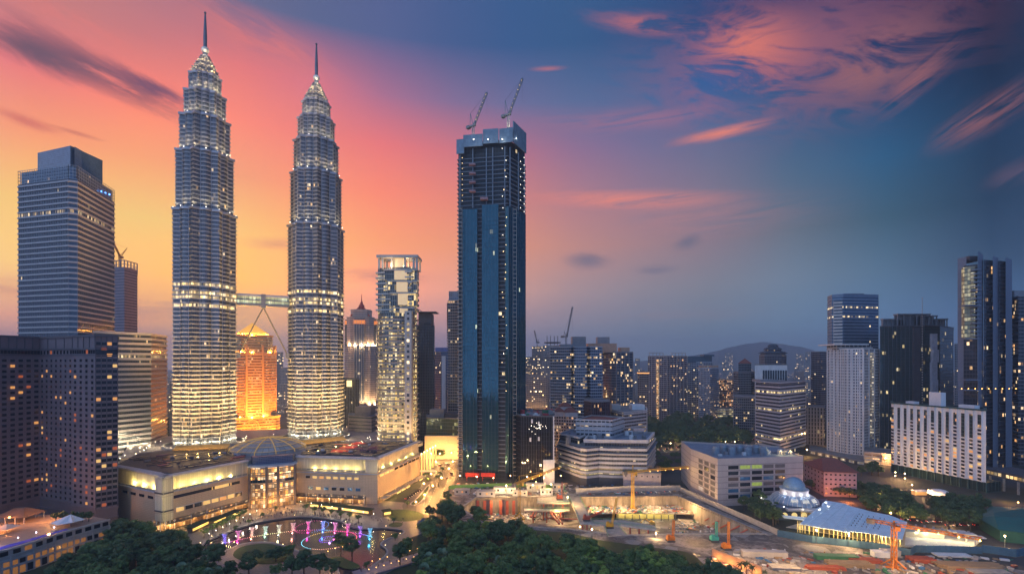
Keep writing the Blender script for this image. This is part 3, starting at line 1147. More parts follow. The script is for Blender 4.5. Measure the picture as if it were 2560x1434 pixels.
# penthouse blades
ca_, cb_ = A(94, 478), A(176, 462)
cc_, cd_ = A(186, 464), A(249, 498)
PH = facade('penthouse_glass', (0.13, 0.20, 0.28), (0.14, 0.23, 0.32), 1.6, 1.9, 0.93, 0.93, 0.0, rough=0.12, gm=0.45, tilt=0.01)
fb = (ca_[0] + 6, ca_[1] + 30)
MB().prism(ccw([ca_, cb_, (cb_[0] + 2, cb_[1] + 34), fb]), zs1 - 2, Z(364, 462)).build('penthouse', PH, mx)
MB().prism(ccw([cc_, cd_, (cd_[0] - 12, cd_[1] + 6), (cc_[0] - 3.4, cc_[1] + 9)]), zs1 - 2, Z(366, 464)).build('penthouse', PH, mx)
for k in range(3):
    MB().ball((pc2[0] + (pr[0] - pc2[0]) * (0.62 + 0.12 * k), pc2[1] + (pr[1] - pc2[1]) * (0.62 + 0.12 * k), zs0 + 3 + k), 0.8, 6, 4).build('beacon', glow('blue_beacon', (0.1, 0.35, 1.0), 6), mx)
lamp((pr[0] - 14, pr[1] - 26, Z(826, 500)), 24000, (1.0, 0.74, 0.4), 0.4)
# its lower wing
w0, w1, w2 = A(236, 452), A(377, 492), A(384, 520)
wing = thing('office_wing', 'low banded office block between the grey tower and the stepped tower, floodlit at its foot', 'office building', (*w0, 0))
fpw = ccw([w0, w1, (w1[0] - 20, w1[1] + 50), (w0[0] - 20, w0[1] + 60)])
zw = Z(830, 470)
MB().prism(fpw, 0, zw).build('curtain_wall', [facade('wing_band_glass', (0.2, 0.2, 0.2), (0.07, 0.09, 0.11), 1.5, 5.05, 0.95, 0.9, 0.10, (1.0, 0.66, 0.25), 1.0, 0.14, 0.3, 0.05), STEELD], wing)
floors_of(wing, fpw, 0, zw, 5.05, 0.8, 2.2, MXB)
for k in range(5):
    p = Vector(w0).lerp(Vector(w1), 0.30 + 0.17 * k)
    lamp((p.x + 8, p.y - 16, 24), 42000, (1.0, 0.74, 0.38), 0.4, 110, (p.x + 1, p.y, 52), 0.9)
    lamp((p.x + 4, p.y - 6, 26), 2400, (1.0, 0.8, 0.5), 0.3)
# ================================================================ the other buildings
WHITE = mat('white_render', (0.72, 0.72, 0.72), 0.6, 0, 0.12, 0.2, streak=True)
PALE = mat('pale_render', (0.45, 0.42, 0.40), 0.6, 0, 0.15, 0.2, streak=True)
GREYW = mat('grey_wall', (0.26, 0.26, 0.28), 0.6, 0, 0.15, 0.2)
DARKW = mat('dark_wall', (0.07, 0.075, 0.09), 0.5, 0.1, 0.2, 0.2)
ROOFG = mat('roof_grey', (0.20, 0.20, 0.21), 0.8, 0, 0.35, 0.25)
ROOFR = mat('red_tile_roof', (0.24, 0.07, 0.05), 0.75, 0, 0.25, 0.6)
GLASSD = mat('dark_window_glass', (0.02, 0.024, 0.034), 0.15, 0.2, 0.3, 0.3)
GLASSL = mat('lit_window', (0.3, 0.2, 0.1), 0.4, 0, 0.3, 0.8, (1.0, 0.42, 0.10), 0.75)
GLASSY = mat('lit_window_yellow', (0.3, 0.25, 0.1), 0.4, 0, 0.3, 0.8, (1.0, 0.58, 0.18), 0.85)
GLASSR = mat('dim_red_window', (0.2, 0.06, 0.03), 0.4, 0, 0.3, 0.8, (1.0, 0.22, 0.06), 0.35)
GLASSB = mat('blue_window', (0.05, 0.16, 0.30), 0.2, 0.2, 0.2, 0.4)
WINS = [GLASSD, GLASSL, GLASSY, GLASSR]
WPROB = [0.84, 0.09, 0.03, 0.04]


def block(name, label, cat, px, back, top, m, roof=None, band=None, group=None, base=0.0, part='facade', zabs=None, at=0):
    """a building from its front corners; top = photo row of the roof at corner `at` (or zabs metres)"""
    fp = grow(px, back, 0)
    z1 = zabs if zabs is not None else Z(top, px[at][1])
    c = A(*px[len(px) // 2])
    t = thing(name, label, cat, (c[0], c[1], 0), group)
    MB().prism(fp, base, z1, 0, 1).build(part, [m, roof or ROOFG], t)
    if band:
        fh, out, th, bm, each = band
        floors_of(t, fp, base, z1 - th, fh, out, th, bm, 'floor_band', None, each)
    MB().ring(offset(fp, -0.35), offset(fp, 0.25), z1, z1 + 1.1).build('parapet', (band[3] if band else roof) or ROOFG, t)
    return t, fp, z1


def roof_box(t, px0, px1, d, z0, z1, dep, m, name='roof_plant'):
    a, b = A(px0, d), A(px1, d)
    return MB().box(a[0], d, z0, b[0], d + dep, z1).build(name, m, t)


# ---- hotel slab on the left edge
HW = mat('hotel_stone', (0.20, 0.165, 0.18), 0.7, 0, 0.14, 0.15, streak=True)
HWD = mat('hotel_stone_dark', (0.11, 0.105, 0.125), 0.6, 0, 0.14, 0.15)
ht = thing('hotel_tower', 'dark stone hotel slab with square windows, some lit orange, at the left edge', 'hotel', (*A(100, 339), 0))
hz = 126.0
hp = [A(-260, 275), A(100, 339), A(182, 326), A(181, 321), A(238, 314), A(239, 310), A(294, 318)]
hfp = ccw(hp + [(hp[-1][0] * 1.1, hp[-1][1] * 1.1), (hp[1][0] * 1.09, hp[1][1] * 1.09), (hp[0][0] - 20, hp[0][1] + 30)])
MB().prism(hfp, 0, hz, 0, 1).build('wall', [HW, ROOFG], ht)
MB().ring(offset(hfp, -1), offset(hfp, 0.5), hz - 9.0, hz - 8.2).ring(offset(hfp, -1), offset(hfp, 0.8), hz - 0.8, hz + 0.6).ring(offset(hfp, -1), offset(hfp, 0.4), hz - 13, hz - 12.5).build('cornice', HWD, ht)
MB().ring(offset(hfp, -1), offset(hfp, 0.6), 12.6, 13.6).ring(offset(hfp, -1), offset(hfp, 0.6), 6.4, 7.2).build('string_course', HW, ht)
bud = [100]
hr_ = random.Random(5)
windows_on(ht, hp[5], hp[6], 4, 30, 13.8, 3.62, 2.9, 2.0, WINS, [0.90, 0.04, 0.02, 0.04], 0.9, 0.15, budget=bud, rr=hr_)
windows_on(ht, hp[3], hp[4], 4, 27, 13.8, 3.62, 2.0, 1.8, WINS, [0.86, 0.05, 0.02, 0.07], 0.9, 0.15, budget=bud, rr=hr_)
windows_on(ht, hp[1], hp[2], 7, 27, 13.8, 3.62, 1.55, 1.7, WINS, [0.89, 0.07, 0.01, 0.03], 0.9, 0.15, budget=bud, rr=hr_)
windows_on(ht, A(0, 317), hp[1], 5, 27, 13.8, 3.62, 2.4, 1.7, WINS, [0.89, 0.08, 0.0, 0.03], 0.9, 0.15, budget=bud, rr=hr_)
for a, b, n in ((hp[5], hp[6], 5), (hp[3], hp[4], 5), (hp[1], hp[2], 5), (A(0, 317), hp[1], 6)):
    fins_on(ht, a, b, n, hz - 8, hz - 0.8, 0.5, 0.35, HWD, 'pilaster')
    windows_on(ht, a, b, n * 2, 1, hz - 12.4, 3.6, 1.6, 2.4, [GLASSD, GLASSR], [0.85, 0.15], 0.6, 0.2, budget=[0] if bud[0] <= 0 else bud, rr=hr_)
fins_on(ht, hp[5], hp[6], 5, 13.8, hz - 13, 0.5, 0.35, HWD, 'pilaster')
# curved podium with the pool terrace
pod = thing('hotel_podium', 'curved white stone podium with a lit pool terrace and tall windows, bottom left', 'podium', (*A(60, 250), 0))
rim = [A(-60, 232), A(0, 237), A(45, 245), A(90, 253), A(126, 263), A(165, 270), A(200, 276), A(234, 281)]
zt_ = 15.0
rim = [(-266, 205), (-262, 222), (-257.5, 233), (-253.6, 243), (-251, 252), (-249.6, 262), (-247.5, 271), (-244.5, 280), (-241.5, 288)]
podfp = ccw(rim + [(-262, 296), (-330, 300), (-380, 205)])
STONE = mat('podium_stone', (0.42, 0.40, 0.40), 0.55, 0, 0.15, 0.3)
MB().prism(podfp, 0, zt_ - 0.8, 0, 1).build('wall', [STONE, mat('terrace_paving', (0.34, 0.25, 0.2), 0.6)], pod)
co = MB()
for zc, ow in ((zt_ - 1.0, 0.9), (zt_ - 4.6, 0.5), (zt_ - 6.6, 0.4), (4.6, 0.5)):
    for a, b in zip(rim, rim[1:]):
        va, vb = Vector(a), Vector(b)
        d = (vb - va).normalized()
        n = Vector((d.y, -d.x))
        co.face([(*va, zc), (*(va + n * ow), zc), (*(vb + n * ow), zc), (*vb, zc)][::-1])
        co.face([(*(va + n * ow), zc), (*(vb + n * ow), zc), (*(vb + n * ow), zc + .7), (*(va + n * ow), zc + .7)])
        co.face([(*va, zc + .7), (*(va + n * ow), zc + .7), (*(vb + n * ow), zc + .7), (*vb, zc + .7)])
co.build('cornice', STONE, pod)
AMBW = mat('amber_hall_glass', (0.2, 0.12, 0.06), 0.15, 0, 0.5, 0.35, (1.0, 0.40, 0.10), 0.22)
for a, b in zip(rim[1:], rim[2:]):
    windows_on(pod, a, b, 2, 1, zt_ - 4.2, 3, 3.0, 2.2, [GLASSD, AMBW], [0.85, 0.15], 0.4, 0.15)
    windows_on(pod, a, b, 3, 1, 0.6, 3, 2.3, 3.6, [AMBW, GLASSD], [0.7, 0.3], 0.0, 0.15)
    windows_on(pod, a, b, 3, 1, 5.6, 3, 2.3, 2.3, [AMBW, GLASSD], [0.7, 0.3], 0.0, 0.15)
    fins_on(pod, a, b, 2, 0, zt_ - 4.6, 0.8, 0.5, STONE, 'pilaster')
poolp = [(x - 3.2, y) for x, y in rim[:7]] + [(x - 12 + 1.2 * i, y) for i, (x, y) in list(enumerate(rim[:7]))[::-1]]
POOL = mat('pool_water', (0.05, 0.06, 0.30), 0.08, 0, 0.2, 0.2, (0.20, 0.14, 0.85), 0.22)
MB().prism(ccw(poolp), zt_ - 0.8, zt_ - 0.55, 0, 0).build('pool', POOL, pod)
lamp((-262, 236, zt_ + 1.0), 900, (0.7, 0.5, 1.0), 0.3)
for k, (x, y) in enumerate([(-263, 226), (-261.5, 236), (-259, 246), (-257.5, 255), (-255.5, 263), (-253, 271)]):
    b = MB().ball((x - 4 - k * 0.3, y, zt_ + 0.4), 0.32, 6, 4).build('pool_lamp', glow('lamp_glow_violet', (0.9, 0.75, 1.0), 9), pod)
lamp((-264, 240, zt_ + 3), 3000, (0.85, 0.65, 1.0), 0.5)
lamp((-290, 262, zt_ + 6), 15000, (1.0, 0.36, 0.08), 0.6)
lamp((-275, 285, zt_ + 8), 9000, (1.0, 0.4, 0.1), 0.6)
CANV = mat('terrace_canvas', (0.6, 0.5, 0.42), 0.7)
for k, (x, y, s) in enumerate([(-286, 258, 5), (-283, 250, 4.6), (-280, 266, 4.2), (-290, 243, 5), (-287, 234, 4.4)]):
    um = thing('terrace_umbrella', ['pale square terrace umbrella nearest the hotel wall', 'pale square umbrella by the orange lamp', 'smaller terrace umbrella nearest the pool end', 'pale square umbrella mid terrace behind the pool', 'terrace umbrella nearest the bottom left corner'][k], 'umbrella', (x, y, zt_ - 0.8), 'umbrellas on the pool terrace')
    MB().prism([(x - s, y - s), (x + s, y - s), (x + s, y + s), (x - s, y + s)], zt_ + 2.0, zt_ + 4.0, 0, 0, False, True, [(x - .2, y - .2), (x + .2, y - .2), (x + .2, y + .2), (x - .2, y + .2)]).build('canopy', CANV, um)
    MB().tube((x, y, zt_ - 0.8), (x, y, zt_ + 3.5), 0.12).build('pole', STEELD, um)
pv = thing('terrace_pavilion', 'brown hipped roof pavilion with an orange lamp on the hotel terrace', 'pavilion', (*A(52, 286), zt_ - 0.8))
c = A(52, 286)
MB().prism([(c[0] - 9, c[1] - 7), (c[0] + 9, c[1] - 7), (c[0] + 9, c[1] + 7), (c[0] - 9, c[1] + 7)], zt_ + 3, zt_ + 7, 0, 0, True, True, [(c[0] - 3, c[1] - 1), (c[0] + 3, c[1] - 1), (c[0] + 3, c[1] + 1), (c[0] - 3, c[1] + 1)]).build('roof', mat('brown_roof', (0.12, 0.08, 0.06), 0.7), pv)
mb = MB()
for sx in (-8, -3, 3, 8):
    for sy in (-6, 6):
        mb.box(c[0] + sx - .2, c[1] + sy - .2, zt_ - .8, c[0] + sx + .2, c[1] + sy + .2, zt_ + 3.1)
mb.build('frame', STONE, pv)
MB().ball((c[0] + 1, c[1] - 7.4, zt_ + 3.6), 0.55, 8, 5).build('lamp_head', GLOWO, pv)
lamp((c[0] + 1, c[1] - 9.5, zt_ + 3.6), 3500, (1.0, 0.35, 0.08))
tn = thing('tensile_canopy', 'white peaked fabric canopy at the end of the pool terrace', 'canopy', (*A(172, 276), zt_ - 0.8))
c = A(172, 276)
mb = MB()
pk = (c[0] + 1, c[1], zt_ + 6.2)
cs = [(c[0] - 8, c[1] - 3, zt_ + 2), (c[0] - 2, c[1] - 5, zt_ + 1.6), (c[0] + 5, c[1] - 3, zt_ + 2.4), (c[0] + 6, c[1] + 4, zt_ + 2), (c[0] - 5, c[1] + 5, zt_ + 2)]
for a, b in zip(cs, cs[1:] + cs[:1]):
    m1 = tuple((p + q) / 2 * 0.5 + r * 0.5 - (1.1 if i == 2 else 0) for i, (p, q, r) in enumerate(zip(a, b, pk)))
    mb.face([a, b, m1]).face([b, pk, m1]).face([pk, a, m1])
mb.build('fabric', WHITE, tn)
MB().tube((pk[0], pk[1], zt_ - 0.8), (pk[0], pk[1], pk[2]), 0.15).build('mast', STEELD, tn)

# ---- behind the office tower: unfinished tower
UF = facade('mauve_tower_glass', (0.30, 0.22, 0.27), (0.12, 0.11, 0.16), 2.2, 3.8, 0.85, 0.7, 0.0, rough=0.2, gm=0.2)
t, fp, z = block('unfinished_tower', 'mauve unfinished tower with a crane on its roof behind the grey office tower', 'skyscraper', [(270, 640), (311, 632), (343, 655)], 34, 672, UF, None, (3.8, 0.35, 0.5, mat('mauve_slab', (0.36, 0.28, 0.32), 0.6), True))
mb = MB()
for i in range(len(fp)):
    a, b = Vector(fp[i]), Vector(fp[(i + 1) % len(fp)])
    for k in range(4):
        c = a.lerp(b, k / 4)
        mb.box(c.x - .5, c.y - .5, z, c.x + .5, c.y + .5, z + 10)
    mb.bar((*a, z + 10), (*b, z + 10), 1.0)
    mb.bar((*a, z + 5), (*b, z + 5), 0.6)
mb.build('roof_frame', mat('mauve_slab', (0, 0, 0)), t)

# ---- small far ones on the left
SUNREFL = mat('sunset_reflection_cladding', (0.80, 0.36, 0.24), 0.5, 0, 0.06, 0.1, (1.0, 0.34, 0.20), 0.32)  # sunset reflection painted in as salmon colour and a faint glow
block('apartment_block', 'hazy violet block with a small roof lantern left of the nearer stepped tower', 'apartment block', [(374, 960), (418, 960)], 40, 888, FARM[1], None, (3.5, 0.4, 0.5, PALE, False))
t, fp, z = block('sunset_slab', 'slab tinted salmon by the reflected sunset, left of the nearer stepped tower', 'building', [(384, 690), (415, 690)], 30, 949, SUNREFL)
block('dark_block', 'small dark block at the foot of the salmon slab', 'building', [(396, 640), (424, 640)], 24, 1042, facade('dark_block_wall', (0.10, 0.10, 0.12), (0.04, 0.05, 0.06), 3, 3.5, 0.6, 0.5, 0.12), None)
block('dark_block', 'narrow dark block left of the salmon slab', 'building', [(368, 620), (391, 620)], 24, 1000, facade('dark_block_wall', (0, 0, 0), (0, 0, 0), 1, 1), None)
block('apartment_block', 'hazy mauve block between the twin towers, right of the pyramid roof', 'apartment block', [(676, 1150), (708, 1150)], 40, 881, FARM[1])
block('apartment_block', 'low pale block behind the mauve block between the twin towers', 'apartment block', [(700, 1080), (724, 1080)], 40, 920, FARM[0])

# ---- tower with the red mast
RT = facade('granite_punched', (0.52, 0.42, 0.38), (0.05, 0.06, 0.09), 2.4, 3.7, 0.45, 0.45, 0.03, gm=0.2)
RC = facade('blue_bay_glass', (0.15, 0.18, 0.24), (0.10, 0.13, 0.19), 1.8, 3.7, 0.85, 0.9, 0.03, gm=0.35)
dR = 830
rt = thing('mast_tower', 'tapering granite tower with a red roof mast and lit crown window', 'skyscraper', (*A(904, dR), 0))
rc_ = A(904, dR)
an = math.atan2(rc_[1], rc_[0]) - math.pi / 2 - 0.15
for h, k, z0, z1 in ((25, 7, 0, Z(866, dR)), (22, 7, Z(866, dR), Z(795, dR)), (16, 5, Z(795, dR), Z(776, dR))):
    MB().prism(chamfer(rc_, h, k, an), z0, z1, 0, 1).build('wall', [RT, ROOFG], rt)
    f_ = chamfer(rc_, h, k, an)
    MB().ring(f_, offset(f_, 0.6), z1 - 1.2, z1 + 0.4).build('cornice', PALE, rt)
for q in range(4):
    d_ = Vector((math.cos(an + q * math.pi / 2), math.sin(an + q * math.pi / 2)))
    MB().obox(Vector(rc_) + d_ * 24.2, an + q * math.pi / 2, 1.6, 8, Z(1000, dR), Z(800, dR)).build('centre_bay', RC, rt)
    n_ = Vector((-d_.y, d_.x))
    mb = MB()
    for s in (-8, -4, 0, 4, 8):
        mb.obox(Vector(rc_) + d_ * 26.1 + n_ * s, an + q * math.pi / 2, 0.5, 0.35, Z(1000, dR), Z(805, dR))
    mb.build('fin', PALE, rt)
    MB().obox(Vector(rc_) + d_ * 24.4, an + q * math.pi / 2, 2.0, 9, Z(812, dR), Z(803, dR)).build('crown_window', mat('crown_lit_orange', (0.4, 0.15, 0.05), 0.4, 0, 0.3, 0.3, (1.0, 0.28, 0.06), 0.9), rt)
RED = mat('red_steel', (0.50, 0.05, 0.06), 0.45)
mb = MB()
zt0, zt1 = Z(792, dR), Z(771, dR)
for q in range(4):
    a = an + math.pi / 4 + q * math.pi / 2
    b = a + math.pi / 2
    pa = (rc_[0] + 22 * math.cos(a), rc_[1] + 22 * math.sin(a), zt0)
    mb.bar(pa, (rc_[0] + 4 * math.cos(a), rc_[1] + 4 * math.sin(a), zt1 + 3), 1.6)
mb.lathe(rc_, [(5, zt1 - 4), (5, zt1 + 5), (2.6, zt1 + 8), (2.2, Z(756, dR)), (0.9, Z(752, dR)), (0.3, Z(735, dR))], 10)
mb.build('mast', RED, rt)
for k in range(-2, 3):
    a = math.atan2(-rc_[1], -rc_[0]) + k * 0.4
    p = (rc_[0] + 34 * math.cos(a), rc_[1] + 34 * math.sin(a))
    lamp((*p, Z(1015, dR)), 110000, (1.0, 0.62, 0.28), 0.5, 90, (rc_[0] + 23 * math.cos(a), rc_[1] + 23 * math.sin(a), 90), 0.9)
    p = (rc_[0] + 28 * math.cos(a), rc_[1] + 28 * math.sin(a))
    lamp((*p, Z(864, dR)), 22000, (1.0, 0.62, 0.28), 0.5)
# low neighbours
t, fp, z = block('dark_office_block', 'dark office block with a lit roof box right of the farther stepped tower', 'office building', [(846, 640), (898, 630)], 40, 948, facade('dark_rib_wall', (0.09, 0.08, 0.09), (0.05, 0.045, 0.05), 2.0, 3.6, 0.6, 0.8, 0.03, gm=0.2), None)
a = A(874, 632)
MB().box(a[0] - 3, a[1] - 2.5, z - 9, a[0] + 3, a[1] - .6, z - 1).build('lit_box', mat('lit_box', (0.7, 0.5, 0.3), 0.4, 0, 0.05, 1, (1.0, 0.72, 0.30), 2.0), t)
fins_on(t, A(846, 640), A(898, 630), 14, 0, z, 0.5, 0.5, GREYW)
t, fp, z = block('stepped_car_park', 'low taupe block of stacked concrete bands in front of the mast tower', 'building', [(872, 590), (928, 578), (946, 600)], 40, 1040, DARKW, None, (4.2, 1.0, 2.9, mat('taupe_band', (0.36, 0.28, 0.25), 0.6), True))
roof_box(t, 888, 926, 596, z, z + 11, 20, mat('taupe_band', (0, 0, 0)))

# ---- round lit tower
dE = 486.0
ec = A(994, dE)
et = thing('round_tower', 'round floodlit tower with yellow lit floors, curved ledges and an open stepped crown', 'skyscraper', (*ec, 0))
ER = 20.3


def oval(c, rx, ry, n=48, ang=0.0, a0=0.0, a1=2 * math.pi):
    ca, sa = math.cos(ang), math.sin(ang)
    return [(c[0] + rx * math.cos(t) * ca - ry * math.sin(t) * sa, c[1] + rx * math.cos(t) * sa + ry * math.sin(t) * ca) for t in [a0 + (a1 - a0) * k / n for k in range(n + (0 if a1 - a0 > 6.2 else 1))]]


EG = facade('round_tower_glass', (0.40, 0.38, 0.35), (0.09, 0.09, 0.08), 2.1, 5.3, 0.86, 0.92, 0.2, (1.0, 0.62, 0.12), 1.15, 0.15, 0.3, 0.1, litlow=(40, 215, 1.0))
EB = mat('ledge_metal', (0.52, 0.46, 0.40), 0.4, 0.25, 0.08)
zE1, zE2 = Z(786, dE), Z(672, dE)
fp = oval(ec, ER, ER * 0.95, 56)
fpt = ccw([p for p in fp])
MB().prism(scale_fp(fp, ec, 0.95), 0, zE1, 0, 1).build('curtain_wall', [EG, EB], et)
mb = MB()
f0, f1, f2 = scale_fp(fp, ec, 0.94), scale_fp(fp, ec, 0.985), scale_fp(fp, ec, 1.075)
mb.ring(f0, f1, 33.0, 34.7)
mb.prism(f1, 34.7, 35.0, 0, 0, True, True, f2)
b0 = mb.build('floor_ledge', EB, et)
for k in range(1, int((zE1 - 36) / 5.3) + 1):
    dup(b0, (0, 0, 5.3 * k))
# rear half carries on up
up = ccw([(x, y) for x, y in fp if (x - ec[0]) * 0.25 + (y - ec[1]) > -9.5] )
MB().prism(scale_fp(up, ec, 0.95), zE1, zE2, 0, 1).build('upper_wall', [EG, EB], et)
b1 = MB().ring(scale_fp(up, ec, 0.94), scale_fp(up, ec, 1.06), zE1 + 3.4, zE1 + 5.0).build('floor_ledge', EB, et)
for k in range(1, int((zE2 - zE1 - 4) / 5.3) + 1):
    dup(b1, (0, 0, 5.3 * k))
# lit terraces stepping up the front
LITP = mat('backlit_panel', (0.7, 0.55, 0.35), 0.5, 0, 0.12, 0.35, (1.0, 0.66, 0.30), 0.55)
for px0, px1, py1, py0, dd in ((984, 1036, 772, 790, -15), (976, 1040, 735, 768, -12), (970, 1042, 706, 736, -11), (962, 1043, 678, 706, -10.2)):
    a, b = A(px0, dE + dd), A(px1, dE + dd)
    MB().box(a[0], a[1], Z(py0, dE), b[0], a[1] + 9, Z(py1, dE) - 1.2).build('terrace_storey', EG, et)
    w = (b[0] - a[0])
    MB().box(a[0] + w * .30, a[1] - 1.0, Z(py0, dE) + 1, a[0] + w * .68, a[1] - .02, Z(py1, dE) - 1.4).build('lit_panel', LITP, et)
    MB().box(a[0] - .6, a[1] - 1.4, Z(py1, dE) - 1.2, b[0] + .6, a[1] + 9, Z(py1, dE)).build('ledge', EB, et)
mb = MB()
zc0, zc1 = Z(676, dE), Z(649, dE)
xl, xr = A(948, dE - 8)[0], A(1042, dE - 8)[0]
for x in (xl, xl + 3.5, (xl + xr) / 2 - 6, (xl + xr) / 2 + 7, xr - 3, xr):
    mb.box(x - .9, dE - 9, zc0, x + .9, dE - 7, zc1)
    mb.box(x - .9, dE + 7, zc0, x + .9, dE + 9, zc1)
mb.box(xl - 2, dE - 11, zc1, xr + 1.5, dE - 4, zc1 + 2.6)
mb.box(xl - 2, dE + 4, zc1, xr + 1.5, dE + 11, zc1 + 2.6)
mb.box(xl - 2, dE - 4, zc1, xl + 4, dE + 4, zc1 + 2.6).box(xr - 5, dE - 4, zc1, xr + 1.5, dE + 4, zc1 + 2.6)
mb.build('crown_frame', EB, et)
MB().box(A(982, dE)[0], dE - 7, zc0, A(1012, dE)[0], dE + 6, Z(644, dE)).build('crown_core', LITP, et)
lamp((ec[0] - 6, dE - 12, zc0 + 4), 5000, (1.0, 0.75, 0.45), 0.4)
lamp((ec[0] + 10, dE, zc0 + 4), 5000, (1.0, 0.75, 0.45), 0.4)
# pilaster down the right of the front
pa = A(1020, dE - 19.6)
MB().box(pa[0] - 3.4, pa[1], 0, pa[0] + 3.4, pa[1] + 8, Z(782, dE)).build('pilaster', EB, et)
PW = facade('pilaster_window', (0.5, 0.46, 0.42), (0.06, 0.06, 0.06), 3.0, 5.3, 0.9, 0.5, 0.45, (1.0, 0.62, 0.2), 1.5)
MB().box(pa[0] - 1.3, pa[1] - .15, 30, pa[0] + 1.3, pa[1] - .003, Z(786, dE)).build('window_strip', PW, et)
for k in range(7):
    a = math.radians(-90) + (k - 3) * 0.42
    p = (ec[0] + 34 * math.cos(a), ec[1] + 34 * math.sin(a))
    lamp((*p, 36), 26000, (1.0, 0.62, 0.24), 0.4, 110, (ec[0] + 19 * math.cos(a), ec[1] + 19 * math.sin(a), 70), 0.9)
lamp((ec[0] + 24, ec[1] - 8, 12), 9000, (1.0, 0.8, 0.5), 0.3)

# ---- dark ones between
t, fp, z = block('scaffolded_tower', 'black unfinished tower in scaffolding right of the round lit tower', 'skyscraper', [(1040, 600), (1086, 596)], 30, 815, facade('netted_frame', (0.05, 0.05, 0.06), (0.02, 0.022, 0.03), 3.0, 3.6, 0.8, 0.75, 0.01, gm=0.0, tilt=0), None, (3.6, 0.6, 0.3, DARKW, True))
roof_box(t, 1046, 1078, 600, z, Z(783, 600), 20, DARKW)
mb = MB()
a, b = A(1042, 592), A(1090, 592)
mb.box(a[0], a[1], Z(781, 596), b[0], a[1] + 22, Z(779, 596))
mb.bar((a[0] + 6, a[1], Z(779, 596)), (a[0] - 1, a[1], Z(770, 596)), 0.7)
mb.build('roof_deck', DARKW, t)
fins_on(t, A(1040, 600), A(1086, 596), 12, 0, z + 4, 0.15, 0.9, DARKW, 'scaffold_pole')
t, fp, z = block('blue_office_tower', 'slim blue office tower with a white corner column', 'skyscraper', [(1086, 780), (1102, 772), (1122, 776)], 34, 880, facade('blue_office', (0.12, 0.14, 0.2), (0.07, 0.10, 0.17), 1.8, 3.8, 0.85, 0.7, 0.06, gm=0.3), None, (3.8, 0.3, 0.5, GREYW, True))
a = A(1109, 770)
MB().box(a[0] - 3, a[1] - 1.5, 0, a[0] + 3, a[1] + 2, z - 6).build('corner_column', WHITE, t)
roof_box(t, 1088, 1120, 782, z, Z(868, 780), 20, mat('blue_sign_band', (0.15, 0.2, 0.45), 0.5))
BALC = facade('balcony_glass', (0.26, 0.24, 0.25), (0.06, 0.07, 0.09), 3.0, 3.6, 0.8, 0.75, 0.10, (1.0, 0.52, 0.18), 1.2, gm=0.25)
t, fp, z = block('balcony_tower', 'pale apartment tower with balconies, half hidden behind the tall blue glass tower', 'apartment tower', [(1120, 610), (1165, 606)], 30, 752, BALC, None, (3.6, 1.5, 0.5, PALE, True))
roof_box(t, 1122, 1160, 612, z, Z(727, 610), 18, facade('roof_lantern', (0.3, 0.32, 0.36), (0.2, 0.22, 0.27), 2.5, 6, 0.8, 0.8, 0.0, gm=0.2))
t, fp, z = block('glass_shopfront', 'low green glass block with a lit cream wall below, behind the street tree', 'shop building', [(1066, 560), (1150, 548)], 40, 1044, facade('green_shopfront', (0.10, 0.13, 0.10), (0.06, 0.09, 0.06), 2.2, 4.0, 0.92, 0.85, 0.12, (0.9, 0.85, 0.25), 0.9, gm=0.2), None)
MB().box(A(1064, 546)[0], 540, 0, A(1150, 546)[0], 544, Z(1087, 546)).build('lit_wall', mat('cream_lit_wall', (0.75, 0.65, 0.45), 0.6, 0, 0.06), t)
for k in range(4):
    lamp((A(1072 + 22 * k, 532)[0], 530, 3), 1500, (1.0, 0.78, 0.36), 0.4)
roof_box(t, 1074, 1110, 566, z, z + 9, 16, GREYW)
roof_box(t, 1112, 1150, 560, z, z + 5, 20, DARKW)
roof_box(t, 1085, 1140, 640, 0, Z(1040, 640), 20, DARKW)

# ---- tall blue glass tower under construction
BG = facade('blue_curtain_glass', (0.015, 0.03, 0.04), (0.032, 0.115, 0.155), 1.5, 4.0, 0.93, 0.93, 0.005, (0.85, 1.0, 0.7), 1.2, 0.07, 0.6, 0.0, tilt=0.012)
BDK = facade('open_floor_dark', (0.04, 0.05, 0.06), (0.012, 0.016, 0.022), 3.0, 4.0, 0.9, 0.8, 0.012, (1.0, 0.75, 0.4), 1.6, 0.5, 0.0, tilt=0)
bt = thing('blue_glass_tower', 'tallest blue glass tower with screened unfinished top floors and two cranes', 'skyscraper', (*A(1268, 444), 0))
zg = Z(520, 450)
zu = Z(372, 450)
zc = Z(345, 450)
core = ccw([A(1146, 455), A(1268, 447), A(1312, 470), (A(1312, 470)[0] - 6, 512), (A(1146, 455)[0] + 8, 512)])
MB().prism(core, 0, Z(352, 450), 0, 1).build('core', [BDK, DARKW], bt)
for px0, px1, da, db, zz in ((1157, 1193, 450.5, 448.5, zg - 1), (1205, 1246, 447.6, 445.2, zg + 2), (1271, 1314, 444.0, 468.5, zg)):
    a, b = A(px0, da), A(px1, db)
    d_ = (Vector(b) - Vector(a)).normalized()
    n_ = Vector((-d_.y, d_.x))
    MB().prism(ccw([a, b, tuple(Vector(b) + n_ * 3.4), tuple(Vector(a) + n_ * 3.4)]), 6, zz, 0, 1).build('glass_panel', [BG, DARKW], bt)
    L = (Vector(b) - Vector(a)).length
    fins_on(bt, a, b, int(L / 3) + 1, 6, zz, 0.10, 0.16, STEELD)
